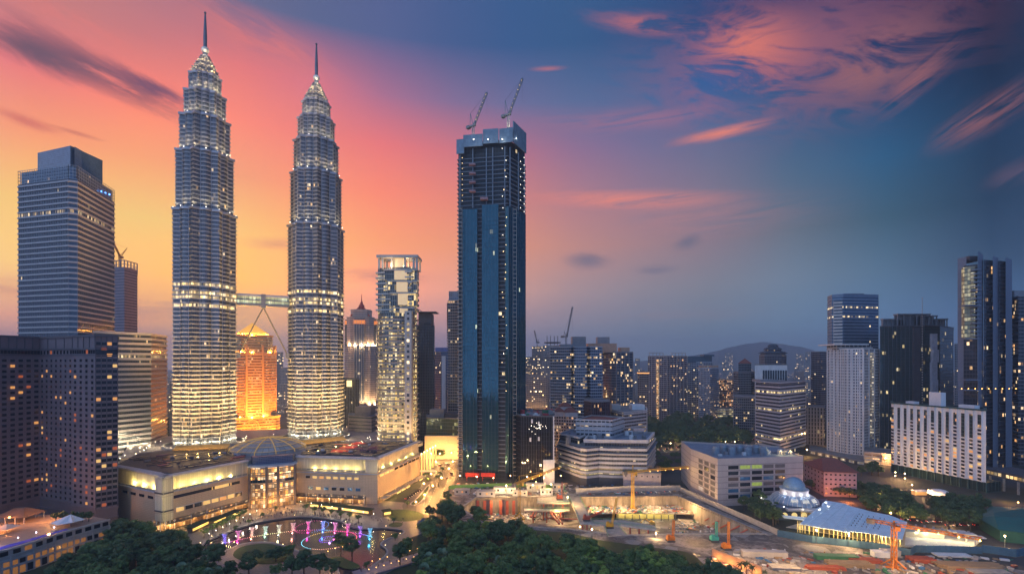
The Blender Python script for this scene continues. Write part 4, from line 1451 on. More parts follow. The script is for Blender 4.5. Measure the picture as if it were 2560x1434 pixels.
# open storeys: slabs, each a part
slab = MB().ring(offset(core, -2.0), offset(core, 1.1), 8.0, 8.55).build('floor_slab', mat('raw_slab', (0.22, 0.26, 0.30), 0.8), bt)
for k in range(1, int((zu - 10) / 4.0)):
    dup(slab, (0, 0, 4.0 * k))
mb = MB()
for px, da in ((1150, 452), (1182, 450), (1216, 449), (1232, 448), (1262, 446), (1275, 447), (1296, 458), (1311, 467)):
    x, y = A(px, da)
    mb.box(x - .5, y - .9, zg, x + .5, y + .2, zu)
mb.build('column', mat('raw_slab', (0, 0, 0)), bt)
SCR = facade('climbing_screen', (0.20, 0.27, 0.33), (0.20, 0.28, 0.34), 2.4, 3.4, 0.9, 0.9, 0.0, rough=0.5, gm=0.1, tilt=0.05)
for px0, px1, da, db, t0, t1 in ((1141, 1160, 449, 447.5, 348, 384), (1158, 1206, 447, 444.5, 336, 366), (1207, 1246, 445, 443, 322, 358), (1248, 1282, 443, 440, 320, 356), (1284, 1316, 442, 466, 318, 370)):
    a, b = A(px0, da), A(px1, db)
    d_ = (Vector(b) - Vector(a)).normalized()
    n_ = Vector((-d_.y, d_.x))
    MB().prism(ccw([a, b, tuple(Vector(b) + n_ * 0.8), tuple(Vector(a) + n_ * 0.8)]), Z(t1, (da + db) / 2), Z(t0, (da + db) / 2), 0, 0, True).build('climbing_screen', SCR, bt)
bkf = [(A(1141, 449)[0] + 4, 505), (A(1316, 466)[0] - 4, 505)]
MB().box(bkf[0][0], 510, zu - 14, bkf[1][0], 511, Z(340, 450)).build('climbing_screen', SCR, bt)
for px in list(range(1166, 1312, 18)):
    dd = 443 if px < 1270 else 440 + (px - 1270) * 0.55
    x, y = A(px, dd - 3)
    zz = Z(352 + (px * 7) % 14, dd)
    MB().ball((x, y, zz), 0.5, 6, 4).build('site_lamp', GLOWC, bt) if px % 4 < 2 else None
    if px % 4 < 2:
        lamp((x, y - 2, zz), 300, (0.9, 0.95, 1.0), 0.3)
lr = random.Random(8)
for k in range(28):
    x, y = A(1257 + lr.choice((0, 8)), 446.3)
    MB().ball((x + lr.uniform(-1, 1), y - 1.8, zg + 60 - k * 8.6 + lr.uniform(-2, 2)), 0.22 + .12 * lr.random(), 5, 4).build('site_lamp', GLOWW if lr.random() < .6 else GLOWC, bt)
for k in range(15):
    x, y = A(1297 if k % 2 else 1306, 462)
    MB().ball((x + 1.6, y - 2.4, zu - 4 - k * 3.7), 0.26, 5, 4).build('site_lamp', GLOWC, bt)
for k in range(9):
    x, y = A(1156, 448.5)
    MB().ball((x, y - 1, zg + 6 + k * 5.0), 0.22, 5, 4).build('site_lamp', GLOWW, bt)
for k in range(4):
    x, y = A(1181, 447)
    MB().box(x - 3, y - 2, zg + 14 + k * 8.2, x + 3, y + 2, zg + 15.4 + k * 8.2).build('loading_platform', mat('red_deck', (0.45, 0.25, 0.25), 0.6), bt)
x, y = A(1209, 445)
MB().box(x - 3, y - 2, zg + 6, x + 4, y + 2, zg + 8).build('loading_platform', mat('red_deck', (0, 0, 0)), bt)
for px in (1151, 1287):        # hoist tracks with a light at every storey
    x, y = A(px, 447 if px < 1200 else 449)
    mb = MB()
    for k in range(int(zg / 4)):
        mb.box(x - 1.6, y - 1.2, 4 * k + 3, x + 1.6, y - 0.8, 4 * k + 3.5)
    mb.bar((x - 1.6, y - 1, 0), (x - 1.6, y - 1, zg), 0.3).bar((x + 1.6, y - 1, 0), (x + 1.6, y - 1, zg), 0.3)
    mb.build('hoist_track', mat('hoist_rail', (0.40, 0.36, 0.30), 0.5, 0.4), bt)
# red hoardings at its foot
for k, px in enumerate((1181, 1220)):
    x, y = A(px, 441)
    o = MB().obox((x, y - 1), -0.1, 6.6, 0.3, 4.0, 7.4).obox((x - 5, y - .6), -.1, .15, .15, 0, 4.2).obox((x + 5, y - .6), -.1, .15, .15, 0, 4.2).build('red_banner', mat('red_hoarding', (0.62, 0.05, 0.03), 0.6, 0, 0.2, 0.4, (1, .05, .02), 0.12), None, org=(x, y, 0))
    tag(o, ['red hoarding at the left of the blue tower foot', 'red hoarding in the middle of the blue tower foot'][k], 'hoarding', 'red hoardings at the foot of the blue tower')

# ---- black glass podium beside it
kb_ = facade('black_glass', (0.03, 0.03, 0.035), (0.018, 0.018, 0.022), 2.2, 4.2, 0.96, 0.96, 0.004, (1.0, 0.7, 0.3), 2.2, 0.06, 0.15, 0.0, tilt=0.05)
t, fp, z = block('black_podium', 'black reflective glass podium with site debris on its roof, right of the blue tower', 'building', [(1290, 446), (1303, 437), (1386, 432)], 60, 1042, kb_, DARKW, None, at=2)
fins_on(t, A(1303, 437), A(1386, 432), 14, 0, z, 0.12, 0.2, STEELD)
x, y = A(1384, 431.5)
MB().box(x - .6, y - .6, 0, x + .6, y + .3, z + 1).build('corner_trim', mat('white_trim', (0.6, 0.6, 0.62), 0.5), t)
x, y = A(1372, 428)
MB().box(x - 5, y - 1, 0, x + 5, y, 22).build('white_hoarding', WHITE, t)
for px, py in ((1330, 1052), (1347, 1058), (1347, 1096), (1326, 1098)):
    x, y = A(px, 434.0)
    MB().box(x - .8, y - .35, Z(py + 5, 434), x + .8, y - .15, Z(py - 5, 434)).build('white_panel', WHITE, t)
rr_ = random.Random(4)
for k in range(26):
    x, y = A(rr_.uniform(1300, 1380), rr_.uniform(440, 480))
    h = rr_.uniform(0.6, 4)
    w = rr_.uniform(0.8, 4)
    MB().obox((x, y), rr_.random() * 3, w, w * .5, z, z + h).build('stacked_material', rr_.choice([GREYW, WHITE, RED, mat('green_net', (0.05, 0.20, 0.10), 0.7), DARKW]), t)
for k in range(22):
    x, y = A(rr_.gauss(1342, 16), 434)
    MB().ball((x, y - .9, Z(rr_.gauss(1070, 6), 434)), 0.22, 5, 4).build('facade_lamp', GLOWC, t)
sg = MB()
for p, q in (((1304, 1002), (1312, 1200)), ((1312, 1100), (1340, 1195)), ((1322, 1195), (1336, 1125)), ((1350, 1150), (1384, 1118))):
    pass

# ---- stepped white banded office with car park decks
PX = [(1392, 470), (1462, 425), (1540, 432), (1622, 428)]
WBAND = mat('white_band', (0.55, 0.53, 0.54), 0.6, 0, 0.15, 0.3, streak=True)
CPK = facade('car_park_glass', (0.14, 0.13, 0.14), (0.05, 0.055, 0.07), 2.4, 4.0, 0.9, 0.8, 0.06, (1.0, 0.80, 0.45), 0.9, 0.25, 0.2)
CPKL = facade('car_park_lit', (0.14, 0.13, 0.10), (0.30, 0.26, 0.12), 5.0, 4.0, 0.92, 0.7, 0.85, (1.0, 0.82, 0.38), 0.8, 0.5, 0.0, tilt=0)
st = thing('stepped_office', 'white banded stepped office block with lit car park decks beyond the excavation', 'office building', (*A(1462, 425), 0))
fp = ccw([A(1394, 462), A(1450, 428), A(1466, 424), A(1498, 430), A(1530, 427), A(1618, 425), A(1640, 490), A(1420, 520)])
MB().prism(fp, 0, 6, 0, 1).build('ground_storey', [DARKW, ROOFG], st)
MB().prism(offset(fp, -1.2), 6, 14, 0, 1).build('car_deck', [CPKL, ROOFG], st)
MB().prism(offset(fp, -1.0), 14, 33, 0, 1).build('office_storey', [CPK, ROOFG], st)
b0 = MB().ring(offset(fp, -1.3), fp, 6.0, 8.0).build('floor_band', WBAND, st)
for k in range(1, 7):
    dup(b0, (0, 0, 4.0 * k))
ROOFB = mat('blue_grey_roof', (0.17, 0.22, 0.29), 0.7, 0, 0.25, 0.2)
MB().ring(offset(fp, -1.3), offset(fp, 1.6), 27.4, 28.0).build('eave', ROOFB, st)
f2 = ccw([A(1462, 436), A(1618, 432), A(1634, 480), A(1480, 490)])
MB().prism(f2, 33, 37, 0, 1).build('upper_storey', [CPK, ROOFB], st)
MB().ring(offset(f2, -1), offset(f2, 1.0), 36.0, 39.0).build('roof_fascia', WBAND, st)
f3 = ccw([A(1440, 462), A(1530, 455), A(1560, 482), A(1480, 500)])
MB().prism(f3, 37, 53, 0, 1).build('penthouse', [facade('pent_wall', (0.45, 0.46, 0.5), (0.06, 0.07, 0.09), 4, 4.2, 0.8, 0.5, 0.03), ROOFR], st)
for zz in (44, 48.5, 53):
    MB().ring(offset(f3, -.5), offset(f3, .7), zz, zz + 1.2).build('floor_band', WBAND, st)
roof_box(st, 1506, 1526, 470, 37, Z(1060, 470), 10, mat('pale_blue_wall', (0.30, 0.36, 0.45), 0.6), 'stair_tower')
f4 = ccw([A(1400, 470), A(1448, 446), A(1470, 470), A(1430, 500)])
MB().prism(f4, 33, 39, 0, 1).build('low_wing', [CPK, ROOFB], st)
MB().ring(offset(f4, -.5), offset(f4, 1.0), 38, 39.6).build('roof_fascia', WBAND, st)
sr = random.Random(9)
for k in range(20):
    x, y = A(sr.uniform(1410, 1620), sr.uniform(438, 484))
    w = sr.uniform(.8, 2.4)
    zb = 39.0 if True else 0
    MB().obox((x, y), sr.random(), w, w * .7, 33.05, zb + sr.uniform(.5, 2.5)).build('roof_plant', sr.choice([GREYW, WHITE, ROOFG]), st)
mt_ = block('plant_house', 'plain mauve plant house with small windows beside the excavation hoarding', 'building', [(1558, 416), (1652, 412)], 20, 1182, mat('mauve_render', (0.36, 0.31, 0.33), 0.7, 0, 0.2, 0.2), ROOFG)
windows_on(mt_[0], A(1558, 416), A(1652, 412), 7, 1, 9, 3, 0.9, 1.2, [GLASSD], [1])

# ---- mid right: dark maroon block, white terraces, apartment slabs
t, fp, z = block('maroon_block', 'dark maroon glass office cube with a few orange rooms', 'office building', [(1460, 530), (1478, 512), (1524, 520)], 34, 1002, facade('maroon_glass', (0.07, 0.03, 0.04), (0.06, 0.025, 0.035), 2.0, 4.0, 0.8, 0.8, 0.07, (1.0, 0.42, 0.12), 1.0, 0.15, 0.2), None)
fins_on(t, A(1478, 512), A(1524, 520), 10, 0, z, 0.4, 0.5, mat('maroon_fin', (0.10, 0.05, 0.06), 0.5))
t, fp, z = block('terraced_hotel', 'white terraced hotel with long balcony bands stepping down beside the dark trees', 'hotel', [(1522, 560), (1560, 520), (1616, 545)], 40, 1032, facade('terrace_glass', (0.3, 0.26, 0.25), (0.07, 0.06, 0.07), 3.0, 3.7, 0.75, 0.65, 0.12, (1.0, 0.56, 0.2), 1.1), None, (3.7, 1.2, 1.6, mat('warm_white_band', (0.60, 0.52, 0.50), 0.6), True), at=1)
roof_box(t, 1530, 1552, 555, z, z + 6, 12, PALE)
roof_box(t, 1580, 1612, 556, z, z + 6, 14, WHITE)
wf = A(1555, 512)
for k in range(5):
    MB().obox((wf[0] + 4 + k * 3, wf[1] - 6 + k), 0.2, 10 - k, 4, 0, 22 + 4.2 * k).build('step_terrace', mat('warm_white_band', (0, 0, 0)), t)
lamp((A(1590, 500)[0], 500, 4), 26000, (1.0, 0.42, 0.14), 0.5)
lamp((A(1545, 496)[0], 496, 4), 12000, (1.0, 0.42, 0.14), 0.5)
t, fp, z = block('colonial_hotel', 'white colonial style block with red hipped roofs and orange lit balconies behind the black podium', 'hotel', [(1384, 520), (1442, 510)], 26, 1042, facade('colonial_wall', (0.55, 0.46, 0.44), (0.08, 0.06, 0.06), 2.8, 3.4, 0.6, 0.6, 0.25, (1.0, 0.50, 0.18), 0.9), ROOFR, (3.4, 1.0, 0.8, mat('warm_white_band', (0, 0, 0)), True), at=1)
for px0, px1, dd, zb in ((1386, 1412, 516, z), (1412, 1444, 512, z), (1400, 1430, 522, z + 5)):
    a, b = A(px0, dd), A(px1, dd)
    MB().box(a[0], dd, z, b[0], dd + 14, zb + 5).build('gable_storey', mat('warm_white_band', (0, 0, 0)), t)
    MB().prism([(a[0] - 1, dd - 1), (b[0] + 1, dd - 1), (b[0] + 1, dd + 15), (a[0] - 1, dd + 15)], zb + 5, zb + 9.5, 0, 0, True, True, [(a[0] + 5, dd + 6), (b[0] - 5, dd + 6), (b[0] - 5, dd + 8), (a[0] + 5, dd + 8)]).build('hipped_roof', ROOFR, t)
lamp((A(1420, 500)[0], 500, 8), 15000, (1.0, 0.5, 0.2), 0.5)
lamp((A(1395, 500)[0], 500, 20), 6000, (1.0, 0.5, 0.2), 0.5)

APT = facade('apartment_glass', (0.24, 0.28, 0.34), (0.045, 0.08, 0.14), 2.8, 3.9, 0.85, 0.7, 0.13, (1.0, 0.58, 0.2), 1.5, 0.15, 0.25)
APB = mat('apartment_band', (0.40, 0.45, 0.52), 0.5, 0, 0.1)
t, fp, z = block('apartment_slab', 'wide blue apartment slab with pale balcony bands and a crane on its roof', 'apartment block', [(1376, 640), (1426, 628), (1432, 634), (1436, 624), (1466, 620), (1472, 628), (1476, 618), (1506, 622)], 36, 868, APT, None, (3.9, 1.0, 0.9, APB, True), at=1)
roof_box(t, 1431, 1465, 640, z, Z(841, 640), 16, GREYW)
roof_box(t, 1400, 1432, 636, z, Z(860, 640), 16, GREYW)
t, fp, z = block('apartment_tower', 'blue glass apartment tower with orange tan roof slabs', 'apartment tower', [(1500, 690), (1540, 668), (1582, 684)], 40, 880, facade('apt_glass_two', (0.14, 0.18, 0.24), (0.05, 0.085, 0.14), 2.6, 3.7, 0.85, 0.78, 0.16, (1.0, 0.54, 0.18), 1.5, 0.13, 0.3), None, (3.7, 0.4, 0.4, GREYW, True), at=1)
TAN = mat('tan_roof_slab', (0.55, 0.33, 0.22), 0.7)
roof_box(t, 1470, 1542, 672, z, Z(858, 672), 30, TAN, 'roof_slab')
roof_box(t, 1552, 1574, 690, z, Z(868, 690), 20, TAN, 'roof_slab')
roof_box(t, 1494, 1524, 684, Z(858, 672), Z(842, 684), 14, GREYW)
fins_on(t, A(1540, 668), A(1582, 684), 5, 0, z, 0.7, 0.8, GREYW)
t, fp, z = block('slim_tower', 'slim grey tower with an orange lit roof edge behind the gap in the apartment slabs', 'apartment tower', [(1594, 800), (1622, 792)], 26, 930, facade('slim_glass', (0.2, 0.2, 0.22), (0.05, 0.06, 0.08), 3, 3.6, 0.7, 0.6, 0.06), None, (3.6, 0.4, 0.6, GREYW, True))
MB().ring(fp, offset(fp, .8), z - 2, z - .6).build('lit_edge', glow('orange_edge', (1.0, 0.42, 0.08), 1.6), t)
t, fp, z = block('gridded_apartments', 'mauve gridded apartment slab with an orange lit stair strip', 'apartment block', [(1620, 880), (1668, 866), (1674, 873), (1718, 882)], 34, 890, facade('grid_apts', (0.30, 0.27, 0.31), (0.05, 0.055, 0.08), 3.0, 3.6, 0.72, 0.7, 0.11, (1.0, 0.50, 0.16), 1.4, 0.15, 0.2), None, (3.6, 0.5, 0.4, PALE, True))
x, y = A(1644, 871)
MB().box(x - 2, y - .8, 4, x + 2, y + 1, z - 6).build('stair_strip', facade('stair_strip', (0.4, 0.25, 0.12), (0.4, 0.2, 0.1), 3, 1.8, 0.9, 0.75, 0.97, (1.0, 0.42, 0.10), 1.5), t)
mb = MB()
for (pa, da), (pb, db) in (((1620, 880), (1668, 866)), ((1674, 873), (1718, 882))):
    fins_on(t, A(pa, da), A(pb, db), 6, 0, z, 0.5, 0.7, PALE)
for px0 in (1624, 1680):
    a, b = A(px0, 884), A(px0 + 34, 884)
    for k in range(5):
        xx = a[0] + (b[0] - a[0]) * k / 4
        mb.box(xx - .4, 884, z, xx + .4, 885, z + 6)
    mb.box(a[0], 883, z + 6, b[0], 892, z + 6.7)
mb.build('roof_pergola', PALE, t)
t, fp, z = block('teal_tower', 'dark teal tower with a flat roof cap behind the gridded slab', 'apartment tower', [(1716, 950), (1782, 940)], 34, 905, facade('teal_glass', (0.30, 0.34, 0.40), (0.04, 0.07, 0.11), 3.2, 3.7, 0.7, 0.66, 0.14, (1.0, 0.66, 0.25), 1.4, 0.15, 0.2), None, (3.7, 0.3, 0.5, APB, True))
roof_box(t, 1718, 1780, 946, z, Z(890, 946), 20, mat('teal_cap', (0.06, 0.12, 0.17), 0.4))
roof_box(t, 1760, 1786, 940, Z(890, 946), Z(886, 946), 20, mat('teal_cap', (0, 0, 0)))
t, fp, z = block('balcony_apartments', 'pale blue apartment tower with stacked balconies and orange roof blocks above the dark trees', 'apartment tower', [(1748, 850), (1776, 840), (1797, 852)], 30, 920, facade('pale_blue_apts', (0.34, 0.40, 0.50), (0.06, 0.09, 0.15), 2.4, 3.5, 0.6, 0.6, 0.13, (1.0, 0.55, 0.2), 1.3, 0.15, 0.2), None, (3.5, 1.1, 0.5, APB, True))
roof_box(t, 1752, 1768, 852, z, z + 5, 10, TAN, 'roof_block')
roof_box(t, 1778, 1796, 854, z, z + 5, 10, TAN, 'roof_block')
t, fp, z = block('orange_lit_block', 'block with an orange glowing balcony face beside the traffic street', 'apartment block', [(1797, 900), (1814, 890), (1834, 900)], 24, 948, facade('orange_balconies', (0.20, 0.15, 0.14), (0.06, 0.05, 0.05), 2.4, 3.6, 0.7, 0.7, 0.42, (1.0, 0.36, 0.08), 1.3), None, (3.6, 1.0, 0.5, PALE, True))
t, fp, z = block('car_park', 'low lit car park at the foot of the orange balcony block', 'car park', [(1792, 850), (1836, 846)], 30, 1022, CPKL, None, (4.0, 0.6, 1.6, WBAND, True))
t, fp, z = block('pyramid_roof_tower', 'teal office tower with a small red pyramid roof', 'office tower', [(1834, 800), (1846, 780), (1878, 780), (1888, 800)], 40, 930, facade('teal_office', (0.16, 0.19, 0.22), (0.04, 0.06, 0.09), 2.6, 3.8, 0.75, 0.6, 0.07, (1.0, 0.6, 0.2), 1.3), None, (3.8, 0.5, 0.6, GREYW, True))
f_ = grow([(1846, 790), (1878, 790)], 24, 0)
MB().prism(f_, z, Z(908, 790)).build('upper_storey', facade('teal_office', (0, 0, 0), (0, 0, 0), 1, 1), t)
cx_, cy_ = sum(p[0] for p in f_) / 4, sum(p[1] for p in f_) / 4
MB().prism(offset(f_, 1), Z(908, 790), Z(895, 790), 0, 0, True, True, scale_fp(f_, (cx_, cy_), .05)).build('pyramid_roof', ROOFR, t)
block('teal_office', 'broad dark teal office base right of the traffic street', 'office building', [(1834, 700), (1892, 690)], 50, 992, facade('teal_office', (0, 0, 0), (0, 0, 0), 1, 1), None, (3.8, 0.4, 0.6, GREYW, True))
# far hazy ones
for pxs, dd, top, lab, mi in (((1312, 1336), 1250, 892, 'hazy mauve tower just right of the blue glass tower', 2), ((1330, 1362), 1150, 866, 'hazy mauve tower with two thin cranes behind the white slab', 2), ((1358, 1402), 980, 864, 'hazy pale tower with a disc and four rods on its roof', 0), ((1352, 1380), 930, 904, 'hazy pale stepped block in front of the disc roofed tower', 0), ((1316, 1368), 880, 939, 'white slab of small windows with orange lower floors behind the black podium', 0), ((1536, 1560), 1500, 893, 'far hazy tower between the apartment towers', 0), ((1588, 1600), 1400, 896, 'far hazy tower left of the slim tower', 0), ((1806, 1822), 1600, 905, 'far hazy slab above the orange balcony block', 0), ((2012, 2026), 1700, 880, 'far hazy tower left of the right hand slim slab', 0), ((1990, 2010), 2200, 884, 'far hazy pair of slabs under the hill', 0), ((1812, 1832), 2600, 882, 'far hazy tower under the left slope of the hill', 0), ((2386, 2396), 700, 860, 'narrow dark slab between the green tower and the tall right tower', 1)):
    t, fp, z = block('far_tower', lab, 'tower', [(pxs[0], dd), (pxs[1], dd)], 34, top, FARM[mi], None, (3.6, 0.4, 0.5, PALE, False))
    if 'disc' in lab:
        c = A(1381, dd + 15)
        mb = MB().lathe(c, [(0, z + 5), (17, z + 6), (17.5, z + 8), (0, z + 8.5)], 20)
        for s in (-11, -4, 4, 11):
            mb.tube((c[0] + s, c[1], z), (c[0] + s, c[1], z + 21), 0.7, 5)
        mb.build('roof_disc', STEELD, t)
    if 'orange lower' in lab:
        lamp((A(1340, 860)[0], 858, 4), 60000, (1.0, 0.5, 0.16), 0.5)

mr = random.Random(23)
for k in range(38):
    px, d = mr.uniform(1318, 2070), mr.uniform(960, 1750)
    w = mr.uniform(11, 24) * 1000 / d * 1.2
    h = mr.uniform(34, 92)
    block('mid_rise_block', 'hazy mid rise block with scattered lit rooms in the crowded band under the horizon', 'building', [(px, d), (px + w, d - mr.uniform(0, 8))], 24, 0, FARM[mr.randrange(3)], None, (3.6, .3, .5, PALE if k % 2 else GREYW, False), 'mid rise blocks in the crowded band under the horizon', zabs=h)

# ---- white banded office with the corner towards us
OW = facade('white_office_glass', (0.3, 0.3, 0.32), (0.045, 0.05, 0.075), 2.4, 4.15, 0.92, 0.9, 0.11, (1.0, 0.70, 0.26), 1.3, 0.15, 0.3, 0.12)
t, fp, z = block('white_office_tower', 'white banded square office tower with yellow lit rooms, its corner towards the viewer', 'office tower', [(1889, 596), (1949.5, 556), (2014, 610)], 44, 958, OW, ROOFG, (4.15, 0.7, 1.9, mat('mauve_white_band', (0.52, 0.50, 0.54), 0.55, 0, 0.08), True), at=1)
roof_box(t, 1900, 1945, 600, z, z + 3, 20, GREYW)
t, fp, z = block('louvred_block', 'white windowless block with upright dark louvres behind the white banded office', 'building', [(1887, 660), (1968, 648)], 34, 912, WHITE, ROOFG)
windows_on(t, A(1906, 656.5), A(1968, 648), 10, 1, z - 21, 20, 2.2, 14, [GLASSD], [1], 0, .2)
t, fp, z = block('pagoda_tower', 'dark tower with a tiered pagoda top behind the louvred block', 'apartment tower', [(1898, 770), (1912, 760), (1952, 760), (1966, 770)], 34, 888, facade('pagoda_wall', (0.14, 0.15, 0.19), (0.05, 0.05, 0.07), 2.6, 3.6, 0.5, 0.6, 0.05), None, (3.6, 0.4, 0.5, GREYW, True))
c = (sum(p[0] for p in fp) / len(fp), sum(p[1] for p in fp) / len(fp))
zz = z
for h, r0 in ((6, 1.08), (6, 0.72), (5, 0.42)):
    MB().prism(scale_fp(fp, c, r0 * 0.86), zz, zz + h).build('tier', facade('pagoda_wall', (0, 0, 0), (0, 0, 0), 1, 1), t)
    MB().prism(scale_fp(fp, c, r0), zz + h - 2.2, zz + h + 1.4, 0, 0, True, True, scale_fp(fp, c, r0 * .6)).build('tiled_roof', mat('slate_roof', (0.07, 0.09, 0.12), 0.6), t)
    zz += h
block('office_block', 'grey office block with tall windows at street level beside the white banded office', 'office building', [(2012, 640), (2062, 630)], 40, 1018, facade('tall_window_block', (0.26, 0.27, 0.30), (0.05, 0.06, 0.07), 3.4, 5, 0.5, 0.8, 0.12, (1.0, 0.7, 0.3), 1.0), None, (5, .3, .5, GREYW, True))
# ---- right hand group
block('dark_slab', 'dark apartment slab with a pale side wall left of the tall glass office', 'apartment tower', [(2028, 780), (2050, 768), (2070, 776)], 30, 880, facade('dark_slab_wall', (0.20, 0.22, 0.28), (0.05, 0.06, 0.09), 2.4, 3.4, 0.7, 0.6, 0.05, (1.0, 0.6, 0.25)), None, (3.4, 0.9, 0.5, GREYW, True))
t, fp, z = block('glass_office_tower', 'blue glass office tower with a flat top behind the white balcony tower', 'office tower', [(2069, 670), (2080, 650), (2108, 642), (2196, 650)], 44, 738, facade('blue_band_office', (0.10, 0.15, 0.22), (0.06, 0.12, 0.20), 1.8, 4.2, 0.95, 0.62, 0.04, (1.0, 0.7, 0.3), 1.4, 0.12, 0.4, 0.07), None, (4.2, 0.25, 1.2, mat('office_spandrel', (0.20, 0.27, 0.36), 0.35, 0.3), True), at=1)
roof_box(t, 2110, 2160, 660, z, z + 4, 20, DARKW)
x0, x1 = A(2084, 646.5), A(2106, 641.5)
MB().prism(ccw([x0, x1, (x1[0] + .3, x1[1] + 1), (x0[0] + .3, x0[1] + 1)]), Z(880, 640), z - 8).build('pale_strip', facade('pale_strip_wall', (0.62, 0.60, 0.56), (0.05, 0.07, 0.1), 30, 4.2, 0.98, 0.5, 0.0), t)
BALW = facade('balcony_white', (0.66, 0.67, 0.70), (0.07, 0.09, 0.13), 2.3, 3.35, 0.55, 0.6, 0.05, (1.0, 0.56, 0.18), 1.3, 0.2, 0.2)
t, fp, z = block('white_balcony_tower', 'tall white apartment tower of small balconies with a flat roof frame', 'apartment tower', [(2069, 580), (2120, 556), (2158, 545), (2198, 566)], 34, 872, BALW, ROOFG, (3.35, 0.5, 0.35, WHITE, True), at=2)
for (pa, da), (pb, db), n in (((2069, 580), (2120, 556), 7), ((2120, 556), (2158, 545), 5), ((2158, 545), (2198, 566), 4)):
    fins_on(t, A(pa, da), A(pb, db), n, 0, z, 0.8, 1.0, WHITE)
bal = MB()
for k in range(5):
    x, y = A(2076 + k * 17, 576 - k * 6)
    bal.obox((x, y - 2.0), -0.25, 2.2, 0.9, 30.5, 31.5)
b0 = bal.build('balcony', WHITE, t)
for k in range(1, int((z - 34) / 3.35)):
    dup(b0, (0, 0, 3.35 * k))
x, y = A(2179, 553)
MB().box(x - .9, y - 2, 22, x + .9, y + 1, z - 4).build('stair_strip', facade('white_stair_strip', (0.5, 0.45, 0.4), (0.3, 0.28, 0.25), 3, 3.35, 0.9, 0.4, 0.95, (1.0, 0.85, 0.6), 1.0), t)
roof_box(t, 2092, 2182, 566, z, Z(862, 560), 18, facade('roof_glass', (0.5, 0.5, 0.5), (0.08, 0.1, 0.13), 5, 6, 0.8, 0.7, 0.05), 'roof_storey')
roof_box(t, 2086, 2172, 560, Z(862, 560), Z(859, 560), 30, WHITE, 'roof_slab')
t, fp, z = block('condo_podium', 'white podium car park with dark pilasters and lit slots below the balcony tower', 'car park', [(2024, 575), (2140, 515), (2160, 510)], 40, 1152, facade('podium_slots', (0.50, 0.50, 0.50), (0.3, 0.25, 0.15), 3.4, 3.4, 0.75, 0.45, 0.75, (1.0, 0.80, 0.42), 1.0, 0.4, 0), ROOFG, at=1)
fins_on(t, A(2024, 575), A(2140, 515), 7, 0, z + 0.5, 3.4, 0.8, DARKW, 'pilaster')
block('condo_annex', 'lit cream side wing with open floors behind the podium trees', 'car park', [(2160, 520), (2232, 505)], 30, 1130, facade('annex_lit', (0.52, 0.44, 0.36), (0.3, 0.2, 0.1), 7, 3.6, 0.85, 0.5, 0.7, (1.0, 0.62, 0.28), 0.8, 0.4, 0), ROOFG, (3.6, .5, 1.2, PALE, True))
DG = facade('dark_green_glass', (0.03, 0.05, 0.055), (0.035, 0.07, 0.075), 2.0, 3.8, 0.93, 0.92, 0.055, (1.0, 0.74, 0.32), 0.9, 0.1, 0.4)
t, fp, z = block('dark_glass_tower', 'broad dark green glass tower with open roof screens behind the white hotel', 'skyscraper', [(2200, 560), (2312, 548), (2350, 552), (2384, 580)], 50, 815, DG, DARKW, None, at=1)
fins_on(t, A(2200, 560), A(2284, 551), 9, 0, z, 0.25, 0.4, STEELD)
for k, (pa, pb, ya, yb) in enumerate(((2326, 2338, 834, 874), (2328, 2340, 874, 905), (2326, 2338, 905, 948), (2326, 2338, 948, 985))):
    a, b = A(pa, 548.5), A(pb, 549.5)
    MB().box(a[0], a[1] - 2.0 - (k % 2), Z(yb, 549), b[0], a[1] + 1, Z(ya, 549)).build('white_fin_panel', mat('pale_blue_panel', (0.42, 0.47, 0.58), 0.5), t)
a, b = A(2284, 549), A(2302, 548)
MB().box(a[0], a[1] - .8, 0, b[0], a[1] + 2, z - 1).build('dark_strip', DARKW, t)
x, y = A(2304, 548)
mb = MB()
for k in range(60):
    mb.box(x - .5, y - 1.2, 10 + k * 2.9, x + .5, y - .7, 11.4 + k * 2.9)
mb.build('marker_strip', mat('pale_marker', (0.5, 0.45, 0.42), 0.5), t)
mb = MB()
for pa, pb, top in ((2218, 2275, 798), (2250, 2330, 786), (2300, 2350, 790), (2350, 2378, 798)):
    a, b = A(pa, 560), A(pb, 560)
    zt2 = Z(top, 560)
    for k in range(6):
        xx = a[0] + (b[0] - a[0]) * k / 5
        mb.box(xx - .4, 560 + pa % 7, z, xx + .4, 561 + pa % 7, zt2)
    mb.box(a[0] - .5, 559 + pa % 7, zt2, b[0] + .5, 570, zt2 + 1.4)
    mb.box(a[0], 568, z, b[0], 569, zt2)
mb.build('roof_screen', mat('roof_screen_grey', (0.22, 0.26, 0.30), 0.5, 0.2), t)

